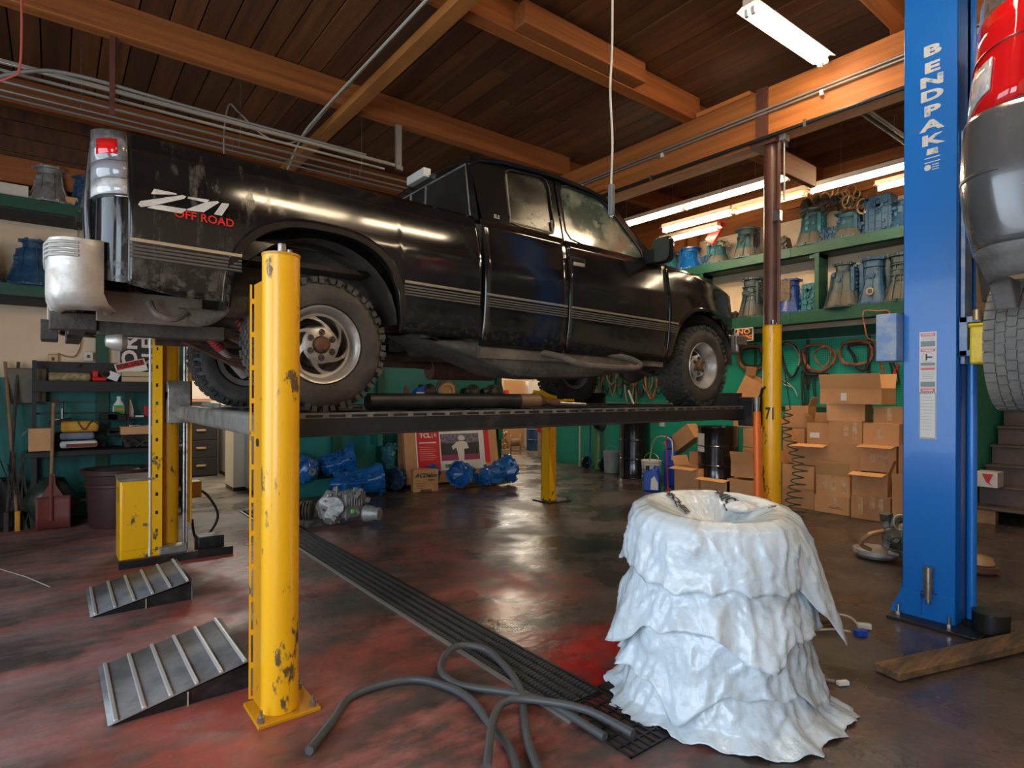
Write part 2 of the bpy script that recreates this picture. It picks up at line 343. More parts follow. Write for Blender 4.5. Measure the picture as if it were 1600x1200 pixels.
# walls ------------------------------------------------------------------
WX = 9.2
wr = MB().box(WX, WX + .15, 2.62, 10.2, 0, CEIL).build('wall_right', M['cream'], smooth=False); tag(wr, 'cream upper wall behind the green shelving', kind='structure')
MB().box(WX - .03, WX, 2.62, 10.2, 0, 1.36).build('lower_panel', M['peg'], wr)
MB().box(WX - .03, WX, 2.62, 10.2, 2.41, 2.56).build('green_rail', M['green'], wr)
MB().box(WX - .05, WX, 2.62, 10.2, 4.30, CEIL).build('wood_header', M['wood'], wr)
MB().box(WX - .04, WX, 2.62, 10.2, 1.28, 1.36).build('green_rail', M['green'], wr)
y = 2.66
for k in range(8):
    y1 = y + .86
    p = MB().box(WX - .035, WX - .012, y, y1 - .05, 1.38, 2.40).build('pegboard_panel', M['peg'], wr)
    h = MB()
    for i in range(26):
        for j in range(31):
            cy, cz = y + .02 + i * .031, 1.40 + j * .032
            h.add([(WX - .0362, cy + .0045 * a, cz + .0045 * b_) for a, b_ in ((-1, -1), (1, -1), (1, 1), (-1, 1))], [(0, 1, 2, 3)])
    o = h.build('peg_holes', M['hole'], p, smooth=False); tag(o, kind='stuff')
    MB().box(WX - .045, WX, y1 - .05, y1, 1.38, 2.40).build('green_batten', M['green'], wr)
    y = y1
# return wall beside the stairs
ws = MB().box(WX, 11.6, 2.50, 2.62, 0, CEIL).build('wall_stairs', M['cream'], smooth=False); tag(ws, 'wall beside the brown stairs', kind='structure')
MB().box(8.95, 11.6, 2.27, 2.50, 0, 2.42).build('green_panel', M['mint'], ws)
MB().box(8.95, 9.2, 2.50, 2.76, 0, 2.42).build('green_post', M['mint'], ws)
p = MB().box(8.90, 8.93, 2.36, 2.80, 1.40, 2.40).build('pegboard_panel', M['peg'], ws)
h = MB()
for i in range(12):
    for j in range(30):
        cy, cz = 2.42 + i * .032, 1.42 + j * .032
        h.add([(8.8995, cy + .0045 * a, cz + .0045 * b_) for a, b_ in ((-1, -1), (1, -1), (1, 1), (-1, 1))], [(0, 1, 2, 3)])
tag(h.build('peg_holes', M['hole'], p, smooth=False), kind='stuff')
MB().box(8.88, 9.0, 2.38, 2.82, 1.28, 1.40).build('ledge', M['green'], ws)
tag(MB().box(11.6, 11.75, -4, 2.62, 0, CEIL).build('wall_stairwell', M['offwhite'], smooth=False), 'plain wall behind the stairs', kind='structure')
tag(MB().box(WX, 9.35, -4, .6, 0, CEIL).build('wall_right_near', M['cream'], smooth=False), 'cream wall beyond the silver vehicle', kind='structure')
tag(MB().box(FX0, 11.75, -4.1, -4, 0, CEIL).build('wall_near', M['cream'], smooth=False), 'cream wall right of the camera', kind='structure')
# front wall with two open bays
wf = MB()
wf.box(-3.4, -3.2, -4, -2.6, 0, CEIL); wf.box(-3.4, -3.2, .8, 1.9, 0, CEIL); wf.box(-3.4, -3.2, 5.3, 9.3, 0, CEIL); wf.box(-3.4, -3.2, -4, 9.3, 3.6, CEIL)
tag(wf.build('wall_front', M['cream'], smooth=False), 'front wall with the open bay doors behind the camera', kind='structure')
# left wall: teal below, cream above, opening to the office
LY = 9.2
def leftwall(x0, x1, z0=0, z1=CEIL):
    o = tag(MB().box(x0, x1, LY, LY + .14, z0, z1).build('wall_left', M['cream'], smooth=False), kind='structure'); return o
wl = leftwall(-3.4, 1.42); tag(wl, 'cream and teal wall behind the workbench')
for k_ in range(5): MB().box(-3.4, 6.9, LY - .03, LY - .002, 4.02 + k_ * .19, 4.20 + k_ * .19).build('header_board', M['plank'], wl)
MB().box(-3.4, 1.42, LY - .02, LY, 0, 1.72).build('teal_dado', M['teal'], wl)
MB().box(.42, .56, LY - .05, LY, 0, 3.6).build('teal_post', M['green'], wl)
wl2 = leftwall(2.62, 6.85); tag(wl2, 'teal wall behind the blue transmissions')
MB().box(2.62, 6.85, LY - .02, LY, 0, 3.0).build('teal_panel', M['teal'], wl2)
for x in (2.66, 3.55, 4.32, 5.6, 6.78): MB().box(x - .06, x + .06, LY - .09, LY - .02, 0, 3.0).build('teal_post', M['green'], wl2)
MB().box(2.62, 4.3, 8.78, LY - .02, 0, .25).build('teal_ledge', M['teal'], wl2)
wl3 = leftwall(1.42, 2.62, 2.5); tag(wl3, 'cream wall over the office doorway')
MB().box(1.36, 1.44, LY - .05, LY + .19, 0, 2.5).build('door_jamb', M['green'], wl3)
MB().box(1.36, 2.70, LY - .05, LY + .19, 2.5, 2.62).build('door_head', M['green'], wl3)
tag(MB().box(6.85, 9.2, LY, LY + .14, 3.0, CEIL).build('wall_left_header', M['offwhite'], smooth=False), 'pale wall over the passage to the back room', kind='structure')
# office shell
tag(MB().box(.6, 4.4, 12.6, 12.75, 0, 2.9).build('wall_office', M['offwhite'], smooth=False), 'pale office wall seen past the yellow post', kind='structure')
tag(MB().box(.5, .62, 9.34, 12.7, 0, 2.9).build('wall_office_side', M['offwhite'], smooth=False), 'side wall of the office', kind='structure')
tag(MB().box(4.3, 4.42, 9.34, 12.7, 0, CEIL).build('wall_office_end', M['offwhite'], smooth=False), 'end wall of the office', kind='structure')
tag(MB().box(.5, 4.4, 9.34, 12.7, 2.9, 2.98).build('ceiling_office', M['offwhite'], smooth=False), 'office ceiling', kind='structure')
# back room
tag(MB().box(4.42, 12.2, 14.5, 14.6, 0, CEIL).build('wall_back', M['offwhite'], smooth=False), 'pale far wall of the back room', kind='structure')
tag(MB().box(12.1, 12.2, 10.2, 14.5, 0, CEIL).build('wall_back_right', M['offwhite'], smooth=False), 'right wall of the back room', kind='structure')
tag(MB().box(9.35, 12.2, 10.05, 10.2, 0, CEIL).build('wall_back_near', M['offwhite'], smooth=False), 'near wall of the back room', kind='structure')
dr = tag(MB().box(9.08, 9.2, 10.2, 10.32, 0, 2.6).build('trim_1', M['green'], smooth=False), 'green door post at the end of the shelving wall', kind='structure')
# high window of the back room (lit by day)
wn = MB(); wn.box(8.2, 11.9, 14.46, 14.5, 2.2, 2.28); wn.box(8.2, 11.9, 14.46, 14.5, 4.1, 4.18)
for k in range(6): wn.box(8.2 + k * .724, 8.28 + k * .724, 14.46, 14.5, 2.28, 4.1)
wno = tag(wn.build('window_1', M['offwhite'], smooth=False), 'high daylit window of the back room', kind='structure')
MB().box(8.28, 11.82, 14.485, 14.49, 2.28, 4.1).build('pane', mat('daylit window glass', (.8, .85, .9), .3, emit=7., emitcol=(1., .93, .80)), wno)

# ceiling -----------------------------------------------------------------
ce = tag(MB().box(FX0, FX1, FY0, FY1, CEIL + .04, CEIL + .16).build('ceiling', M['deck'], smooth=False), 'dark plank roof deck on orange timber beams', kind='structure')
PW = .235; segs = [(-4, 1.0), (1.0, 4.6), (4.6, 8.9), (8.9, 14.6)]
pm = {}
def plank_mesh(L_):
    k = round(L_, 2)
    if k not in pm:
        o = MB().box(-PW / 2 + .006, PW / 2 - .006, -L_ / 2 + .003, L_ / 2 - .003, 0, .04).build('plank', M['plank'], ce, smooth=False, local=True, bevel=.004)
        pm[k] = o; return o, True
    return pm[k], False
for i in range(66):
    x = FX0 + .12 + i * PW
    if x > FX1: break
    off = random.uniform(-1.4, 1.4); cuts = [-4, 1.0 + off, 5.2 + random.uniform(-1.2, 1.2), 9.6 + random.uniform(-1, 1), 14.6]
    cuts = [round(c_ * 2) / 2 for c_ in cuts]
    for a, b_ in zip(cuts, cuts[1:]):
        o, new = plank_mesh(b_ - a)
        if not new: o = o.copy(); C.objects.link(o)
        o.location = (x, (a + b_) / 2, CEIL + random.uniform(-.006, .004))
# girder along Y, joists along X resting on it
gx0, gx1, gz0, gz1 = 5.75, 5.97, 4.17, 4.685
for a, b_ in ((-4, 3.26), (3.262, 9.2), (9.202, 14.5)): MB().box(gx0, gx1, a, b_, gz0, gz1).build('girder', M['wood'], ce, bevel=.006)
MB().box(gx0 + .0, gx1 + .02, 3.16, 9.2, gz0 - .045, gz0 - .002).build('girder_plate', M['wood'], ce, bevel=.004)
MB().box(gx0 - .025, gx0 - .002, 3.14, 3.26, 4.17, 4.69).build('splice_plate', M['brown'], ce)
MB().box(gx0 - .04, gx0 - .001, 5.35, 5.75, 4.235, 4.345).build('nailed_block', M['wood'], ce, bevel=.003)
MB().box(gx0, gx1, 3.35, 4.0, gz1 + .002, gz1 + .05).build('shim_board', M['wood'], ce)
for yj in (-2.4, -.23, 1.94, 4.11, 6.28, 8.45, 10.6, 12.8):
    if yj < 9: MB().box(FX0, 5.88, yj - .07, yj + .07, 4.69, 4.965).build('joist', M['woodx'], ce, bevel=.005)
    MB().box(5.92, FX1, yj + .02, yj + .16, 4.69, 4.965).build('joist', M['woodx'], ce, bevel=.005)
MB().box(3.15, 4.72, 4.04 - .16, 4.04 - .002, 4.70, 4.90).build('joist_sister', M['woodx'], ce, bevel=.004)
MB().box(2.47, 2.61, 2.2, 8.5, 4.60, 4.685).build('cross_brace', mat('pale brace wood', (.46, .17, .035), .6, col2=(.30, .10, .02), scale=3, lo=.4, hi=.7, stretch=(3, .4, 1)), ce, bevel=.004)
MB().box(5.99, 6.7, 3.10, 3.16, 3.86, 4.09).build('knee_board', M['woodx'], ce, bevel=.004)
MB().box(FX0, 2.4, 8.96, 9.18, 3.98, 4.28).build('wall_beam', M['woodx'], ce, bevel=.005)
# column
col = tag(MB().cyl((5.86, 3.16, 0), (5.86, 3.16, 4.13), .078, n=24).box(5.74, 6.0, 3.06, 3.34, 4.11, 4.165).build('column', M['brown']), 'dark brown round steel column rising behind the yellow post', kind='structure')
MB().cyl((5.80, 3.06, 1.2), (5.80, 3.06, 4.1), .014, n=8).cyl((5.77, 3.03, 1.2), (5.77, 3.03, 4.1), .011, n=8).build('conduit', M['brown'], col)
MB().cbox((5.77, 3.05, 3.35), (.05, .07, .10)).cbox((5.77, 3.05, 2.2), (.05, .07, .08)).build('conduit_clip', M['steel'], col)

# stairs ------------------------------------------------------------------
st = thing('staircase', 'brown painted stairs climbing beyond the blue lift post', 'stairs', (9.0, 1.4, 0)); st['kind'] = 'structure'
for k in range(9):
    z = .20 + k * .235; x = 8.86 + k * .27
    MB().box(x, x + .32, .66, 2.24 + (.06 if k == 0 else 0), z - .035, z).build('tread', M['stair'], st, bevel=.008)
    if k: MB().box(x + .03, x + .05, .70, 2.22, z - .235, z - .036).build('riser', M['stair'], st)
MB().box(8.88, 9.0, 2.0, 2.2, 0, .16).build('stair_block', M['handle'], st)
# ================================================================ FOUR POST LIFT
lift = thing('four_post_lift', 'yellow four post lift with dark runways carrying the black pickup truck', 'lift', (3.1, 4.66, 0))
P_R, P_L = 2.945, 6.42
ZT = 1.43
def lift_post(x, y, side, end, pname='post'):
    # side: +1 ladder plate towards +Y ... round tube with a slotted ladder strip
    mt = M['yellow']
    p = MB().cyl((x, y, .02), (x, y, 2.2), .086, n=40).build(pname, mt, lift)
    MB().cyl((x, y, 2.2), (x, y, 2.212), .089, n=40).build('cap', M['yellowd'], p)
    MB().cyl((x, y - .01, 2.21), (x, y - .01, 2.262), .020, n=16).cyl((x + .03, y - .03, 2.21), (x + .03, y - .03, 2.235), .012, n=12).build('threaded_stub', M['steel'], p)
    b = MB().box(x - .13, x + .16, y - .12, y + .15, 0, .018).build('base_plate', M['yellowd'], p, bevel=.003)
    for sx, sy in ((-.11, -.09), (.13, -.09), (.13, .12)):
        MB().cyl((x + sx, y + sy, .018), (x + sx, y + sy, .045), .016, n=6).cyl((x + sx, y + sy, .04), (x + sx, y + sy, .075), .007, n=8).build('anchor_bolt', M['steel'], p)
    return p
near = lift_post(.87, P_R, 1, 0)
def ladder(p, x0, y0, dx, dy, z1, n=13, wb_=.025, sl=.3):
    """slotted ladder strip: two rails with rungs leaving slots"""
    m = MB(); t = .008
    L_ = math.hypot(dx, dy); ux, uy = dx / L_, dy / L_; nx, ny = -uy * t / 2, ux * t / 2
    def slab(a, b, z0, z1_):
        q = [(x0 + ux * a - nx, y0 + uy * a - ny), (x0 + ux * b - nx, y0 + uy * b - ny), (x0 + ux * b + nx, y0 + uy * b + ny), (x0 + ux * a + nx, y0 + uy * a + ny)]
        m.add([(u, v, z0) for u, v in q] + [(u, v, z1_) for u, v in q], [(0, 3, 2, 1), (4, 5, 6, 7), (0, 1, 5, 4), (1, 2, 6, 5), (2, 3, 7, 6), (3, 0, 4, 7)])
    slab(0, L_ * sl, .02, z1); slab(L_ * (1 - sl), L_, .02, z1)
    st_ = (z1 - .02) / n
    for k in range(int(n) + 1): slab(L_ * sl, L_ * (1 - sl), max(.02, .02 + k * st_ - wb_), min(z1, .02 + k * st_ + wb_))
    return m
# near post: deep flange seen edge on from the camera, with its slotted edge strip
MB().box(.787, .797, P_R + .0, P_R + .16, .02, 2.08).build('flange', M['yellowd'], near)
ladder(near, .797, P_R + .162, -.028, .002, 2.08, 12.5, .0125).build('ladder_strip', M['yellow'], near, smooth=False)
MB().cyl((.787, P_R + .085, 1.30), (.783, P_R + .085, 1.30), .020, n=16).build('black_hole_plug', M['matblk'], near)
# left rear post : channel with ladder plate, cable and round tube
x = .87
lp = lift_post(x, P_L + .06, -1, 0)
MB().cyl((x - .172, P_L - .12, .02), (x - .172, P_L - .12, 2.15), .010, n=8).build('cable_conduit', M['white'], lp)
ladder(lp, x - .155, P_L - .12, .078, .0, 2.2, 13, .068, .36).build('ladder_strip', M['yellow'], lp, smooth=False)
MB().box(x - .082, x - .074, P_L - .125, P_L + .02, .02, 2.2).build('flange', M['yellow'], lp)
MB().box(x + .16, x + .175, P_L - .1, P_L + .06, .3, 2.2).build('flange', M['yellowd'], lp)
MB().cyl((x + .11, P_L - .09, .05), (x + .11, P_L - .09, 2.1), .012, n=8).cyl((x + .135, P_L - .09, .05), (x + .135, P_L - .09, 2.1), .008, n=8).build('lift_cable', M['steel'], lp)
MB().box(x - .42, x + .50, P_L - .30, P_L - .24, .0, .07).build('floor_angle', M['blackst'], lp, bevel=.004)
MB().box(x - .10, x + .12, P_L - .20, P_L - .05, .0, .12).build('anchor_bracket', M['worn'], lp, bevel=.004)
MB().box(x + .22, x + .45, P_L - .16, P_L + .04, 0, .16).build('foot_block', M['blackst'], lp, bevel=.01)
MB().box(x + .19, x + .30, P_L + .12, P_L + .3, .5, .66).build('switch_box', M['yellowd'], lp, bevel=.01)
# power unit cabinet
cab_ = MB().box(.47, .72, P_L - .12, P_L + .30, 0, .745).build('power_cabinet', M['yellow'], lift, bevel=.012)
MB().box(.46, .73, P_L - .135, P_L + .31, .745, .765).build('cabinet_lid', M['worn'], cab_, bevel=.003)
MB().box(.485, .71, P_L - .127, P_L - .1205, .12, .72).build('cabinet_door', M['yellow'], cab_, bevel=.003)
MB().cyl((.655, P_L - .127, .34), (.655, P_L - .142, .34), .014, n=12).build('lock', M['steel'], cab_)
MB().box(.4685, .4695, P_L + .02, P_L + .07, .54, .68).build('vent_slot', M['matblk'], cab_)
# far right post
fr = lift_post(5.463, 2.94, 1, 1)
MB().box(5.56, 5.57, 2.94, 3.09, .02, 2.08).build('flange', M['yellowd'], fr)
# front left post : narrow channel
xl, yl = 5.70, 6.36
fl = MB().box(xl - .10, xl - .09, yl - .02, yl + .14, 0, 1.98).box(xl - .10, xl + .08, yl + .13, yl + .14, 0, 1.98).build('post', M['yellow'], lift)
MB().box(xl - .09, xl + .04, yl - .03, yl - .02, 0, 1.98).build('flange', M['yellowd'], fl)
MB().prism([(0, .0), (.12, .0), (.0, .75)], yl - .05, yl - .035, lambda u, v, h: (xl - .10 + u, h, v)).build('gusset', M['yellow'], fl)
MB().box(xl - .2, xl + .22, yl - .16, yl + .22, 0, .016).build('base_plate', M['blackst'], fl)
for sx, sy in ((-.16, -.12), (.18, -.12)): MB().cyl((xl + sx, yl + sy, .016), (xl + sx, yl + sy, .06), .016, n=6).build('anchor_bolt', M['rust'], fl)
# cross beams
for xb, nm in ((.96, 'rear'), (5.40, 'front')):
    b = MB().box(xb - .055, xb + .055, P_R + .16, P_L - .04, 1.285, 1.425).build('cross_beam', M['worn'] if nm == 'rear' else M['blackst'], lift, bevel=.03)
MB().cyl((.83, P_L - .10, 1.56), (1.02, P_L - .10, 1.56), .095, n=24).box(.83, 1.02, P_L - .19, P_L - .02, 1.26, 1.56).build('pulley_housing', M['worn'], lift, bevel=.008)
MB().box(5.30, 5.48, 3.04, 3.2, 1.24, 1.52).build('pulley_housing', M['blackst'], lift, bevel=.01)
MB().tube([(5.40, 3.02, 1.52), (5.36, 2.98, 1.60), (5.42, 2.94, 1.64)], .014).build('latch_lever', M['blackst'], lift)
# runways
def runway(y0, y1):
    r = MB().box(1.02, 5.36, y0 + .02, y1 - .02, ZT - .035, ZT - .012).build('runway', M['blackst'], lift)
    MB().box(1.02, 5.36, y0, y0 + .012, ZT - .115, ZT - .006).box(1.02, 5.36, y0 - .012, y0 + .03, ZT - .122, ZT - .112).build('side_channel', M['blackst'], r, bevel=.002)
    MB().box(1.02, 5.36, y1 - .012, y1, ZT - .115, ZT - .006).build('side_channel', M['blackst'], r)
    for ye in (y0 + .0, y1 - .05):
        m = MB(); m.box(1.02, 5.36, ye, ye + .010, ZT - .006, ZT); m.box(1.02, 5.36, ye + .04, ye + .05, ZT - .006, ZT)
        xx = 1.02; yl_ = y0 - .004 if ye < y0 + .02 else y1 + .001
        m.box(1.02, 5.36, yl_, yl_ + .003, ZT - .004, ZT + .006); m.box(1.02, 5.36, yl_, yl_ + .003, ZT - .024, ZT - .020)
        while xx < 5.34: m.box(xx, xx + .035, yl_, yl_ + .003, ZT - .020, ZT - .004); xx += .128
        m.build('slotted_edge', mat('dull slotted steel', (.20, .175, .15), .5, metal=.3, col2=(.10, .085, .07), scale=6, lo=.45, hi=.65), r, smooth=False)
    for q in range(9): MB().box(1.02 + q * .48, 1.30 + q * .48, y0 + .06, y1 - .06, ZT - .011, ZT).build('tread_plate', M['blackst'], r)
    MB().box(1.005, 1.02, y0, y1, ZT - .115, ZT + .03).build('rear_stop', M['worn'], r)
    MB().prism([(5.30, ZT), (5.36, ZT), (5.36, ZT + .13)], y0 + .05, y1 - .05, lambda u, v, h: (u, h, v)).build('wheel_stop', M['blackst'], r)
runway(3.14, 3.84); runway(4.96, 5.62)

# ================================================================ PICKUP TRUCK
TY = 4.40                       # centre line
truck = thing('pickup_truck', 'dusty black extended cab pickup truck raised on the yellow lift', 'truck', (3.2, TY, ZT))
SH = .019
def zz(z, x): return z - SH * (x - 2.3)
def kx(x):                       # width scale along the length
    if x < .35: return 1 - .035 * ((.35 - x) / .25) ** 2
    if x > 4.75: return 1 - .20 * max(0, (x - 4.75) / 1.1) ** 2.0
    return 1
PR = [(1.84, .90), (1.95, .945), (2.08, .970), (2.22, .982), (2.32, .986), (2.40, .987), (2.46, .985), (2.51, .979), (2.56, .970), (2.61, .960), (2.66, .949), (2.70, .939), (2.74, .927), (2.79, .90), (2.82, .86)]
def wid(z, x, prof=PR):
    for (a, wa), (b, wb) in zip(prof, prof[1:]):
        if z <= b:
            t = max(0, (z - a) / (b - a)); return (wa + (wb - wa) * t) * kx(x)
    return prof[-1][1] * kx(x)
PRC = PR[:10] + [(2.68, .951), (2.76, .935), (2.80, .925)]
paint = None
def paint_mat():
    m = bpy.data.materials.new('dusty black paint'); m.use_nodes = True; nt = m.node_tree; N = nt.nodes; L = nt.links; b = N['Principled BSDF']
    tc = N.new('ShaderNodeTexCoord'); sep = N.new('ShaderNodeSeparateXYZ'); L.new(tc.outputs['Object'], sep.inputs[0])
    def nz(sc, st_, d=8):
        mp = N.new('ShaderNodeMapping'); mp.inputs['Scale'].default_value = st_; L.new(tc.outputs['Object'], mp.inputs[0])
        n = N.new('ShaderNodeTexNoise'); n.inputs['Scale'].default_value = sc; n.inputs['Detail'].default_value = d; n.inputs['Roughness'].default_value = .68; L.new(mp.outputs[0], n.inputs['Vector']); return n.outputs['Fac']
    def rng(v, a, b_, c=0., d=1.):
        r = N.new('ShaderNodeMapRange'); r.inputs['From Min'].default_value = a; r.inputs['From Max'].default_value = b_; r.inputs['To Min'].default_value = c; r.inputs['To Max'].default_value = d
        L.new(v, r.inputs['Value']); return r.outputs[0]
    def mm(op, a, b_):
        k = N.new('ShaderNodeMath'); k.operation = op
        for i, v in enumerate((a, b_)):
            if isinstance(v, (int, float)): k.inputs[i].default_value = v
            else: L.new(v, k.inputs[i])
        k.use_clamp = True
        return k.outputs[0]
    # dried mud: streaks on the bed side, spray behind the wheel and low down
    streak = rng(nz(6, (1.8, 1.8, .4)), .53, .70)
    back = rng(sep.outputs[0], -1.9, -2.7)               # towards the tailgate (local x)
    low = rng(sep.outputs[2], .80, .50)
    speck = rng(nz(22, (1, 1, 1), 5), .47, .60)
    d1 = mm('MULTIPLY', mm('MULTIPLY', streak, back), .5)
    d2 = mm('MULTIPLY', mm('MULTIPLY', speck, low), mm('ADD', mm('MULTIPLY', back, .9), .12))
    thin = mm('MULTIPLY', rng(nz(2.2, (1, 1, 1)), .40, .75), .06)
    d = mm('ADD', mm('ADD', d1, d2), thin)
    mx = N.new('ShaderNodeMix'); mx.data_type = 'RGBA'; mx.inputs['A'].default_value = (.006, .006, .007, 1); mx.inputs['B'].default_value = (.17, .145, .115, 1)
    L.new(mm('MULTIPLY', d, .8), mx.inputs['Factor']); L.new(mx.outputs['Result'], b.inputs['Base Color'])
    L.new(rng(d, 0., .6, .10, .7), b.inputs['Roughness']); 
    b.inputs['Specular IOR Level'].default_value = .5
    b.inputs['Coat Weight'].default_value = .08; b.inputs['Coat Roughness'].default_value = .05
    return m
PB = paint_mat()
def side_grid(x0, x1, nx, nz_, zlo, zhi, side, prof=PR, inset=0.):
    """side -1 = towards the camera (-Y)"""
    rows = []
    for i in range(nx + 1):
        x = x0 + (x1 - x0) * i / nx; a, b_ = zlo(x), zhi(x)
        rows.append([(x, TY + side * (wid(a + (b_ - a) * j / nz_, x, prof) - inset), zz(a + (b_ - a) * j / nz_, x)) for j in range(nz_ + 1)])
    return MB().grid(rows)
def arch(x, xc, a, zb, b_, p=2.6):
    t = abs((x - xc) / a)
    return zb if t >= 1 else zb + b_ * (1 - t ** p) ** (1 / p)
def bed_lo(x):
    base = 2.0 if x > .5 else 2.0 + .06 * (.5 - x) / .35
    base = base if x < .75 else (1.93 if x > 1.75 else 2.0)
    return max(base, arch(x, 1.255, .515, 1.92, .555)) if abs(x - 1.255) < .515 else base
def fen_lo(x):
    base = 1.885
    return max(base, arch(x, 5.16, .575, 1.86, .56)) if abs(x - 5.16) < .575 else (1.885 if x < 5 else 2.02)
for sd in (-1, 1):
    g = side_grid(.285, 2.375, 90, 24, bed_lo, lambda x: 2.82, sd)
    bd = g.build('bed_side', PB, truck, solid=.02, sharp=.9)
    # rail cap
    MB().grid([[(x, TY + sd * (wid(2.82, x)), zz(2.822, x)), (x, TY + sd * (wid(2.82, x) - .03), zz(2.832, x)), (x, TY + sd * (wid(2.82, x) - .075), zz(2.828, x)), (x, TY + sd * (wid(2.82, x) - .08), zz(2.4, x))] for x in [.285 + k * .116 for k in range(19)]]).build('bed_rail', PB, bd)
    # arch lip
    pts = []
    for k in range(41):
        t = -1 + 2 * k / 40; x = 1.255 + .515 * math.copysign(abs(math.sin(t * PI / 2)) ** .8, t); z = arch(x, 1.255, .5151, 1.93, .545) if abs(t) < 1 else 1.95
        z = max(z, 1.97); pts.append((x, z))
    rows = [[(x + (x - 1.255) * e * .1, TY + sd * (wid(z, x) + o), zz(z + dz_, x)) for e, o, dz_ in ((0, -.05, 0), (0, .012, 0), (.6, .018, .03), (1.1, -.004, .06))] for x, z in pts]
    MB().grid(rows).build('arch_flare', PB, bd)
    # wheel house
    rows = [[(1.255 + .50 * math.cos(a), TY + sd * q, zz(1.97 + .47 * math.sin(a), 1.2)) for q in (.93, .62)] for a in [PI * k / 16 for k in range(17)]]
    MB().grid(rows).build('wheel_house', M['mud'], bd)
    rows = [[(1.255 + .50 * math.cos(a) * q, TY + sd * .62, zz(1.97 + .47 * math.sin(a) * q, 1.2)) for q in (1, .02)] for a in [PI * k / 16 for k in range(17)]]
    MB().grid(rows).build('wheel_house', M['mud'], bd)
# bed floor, front bulkhead, tailgate
MB().box(.2, 2.36, TY - .82, TY + .82, 2.30, 2.33).build('bed_floor', PB, truck)
MB().box(2.33, 2.36, TY - .86, TY + .86, 2.3, 2.80).build('bed_bulkhead', PB, truck)
tg = MB().grid([[(.155 - .02 * math.sin(PI * j / 8), TY - .80 + 1.6 * i / 6, 2.17 + .63 * j / 8) for j in range(9)] for i in range(7)]).build('tailgate', PB, truck, solid=.03)
MB().cbox((.118, TY, 2.58), (.03, .16, .06)).build('tailgate_handle', M['blackpl'], tg)
# corner posts + tail lights
for sd in (-1, 1):
    co = MB().grid([[(.155 + .13 * (1 - math.cos(a)), TY + sd * (.80 + (wid(z, .285) - .80) * math.sin(a)), zz(z + (.04 * (1 - math.sin(a)) if z < 2.05 else 0), .2)) for a in [PI / 2 * k / 8 for k in range(9)]] for z in (2.04, 2.15, 2.3, 2.45)]).build('bed_corner', PB, truck)
    def tl(zs, mt, nm, off=.0, par=None):
        return MB().grid([[(.155 - off + (.125 + off) * (1 - math.cos(a)), TY + sd * (.80 + (wid(z, .285) - .80 + off * .6) * math.sin(a)), zz(z, .2)) for a in [PI / 2 * k / 8 for k in range(9)]] for z in zs]).build(nm, mt, par or truck, solid=.012)
    t = tl([2.452, 2.55, 2.65, 2.74, 2.81], M['blackpl'], 'tail_light')
    tl([2.465, 2.50, 2.54], M['lensw'], 'lamp_lens', .010, t)
    tl([2.545, 2.60, 2.63], mat('smoked lens', (.24, .24, .25), .1, coat=.8), 'lamp_lens', .010, t); tl([2.635, 2.72, 2.80], mat('dark clear lens', (.13, .125, .13), .1, coat=.8, col2=(.3, .3, .31), scale=12, lo=.5, hi=.65), 'lamp_lens', .010, t)
    o = MB().grid([[(.155 - .013 + .137 * (1 - math.cos(a)), TY + sd * (.80 + (wid(z, .285) - .80 + .010) * math.sin(a)), zz(z, .2)) for a in [.55 + .75 * k / 5 for k in range(6)]] for z in (2.665, 2.70, 2.745)]).build('lamp_lens', M['lens'], t, solid=.006); o['label'] = 'red inner lens'
    MB().tube([(.283, TY + sd * (wid(z, .285) + .004), zz(z, .3)) for z in (2.455, 2.55, 2.65, 2.74, 2.80)], .005, 6).tube([(.155 + .13 * (1 - math.cos(a)), TY + sd * (.80 + (wid(2.455, .285) - .795) * math.sin(a)), zz(2.455, .2)) for a in [PI / 2 * k / 8 for k in range(9)]], .004, 6).build('lamp_bezel', M['steel'], t)
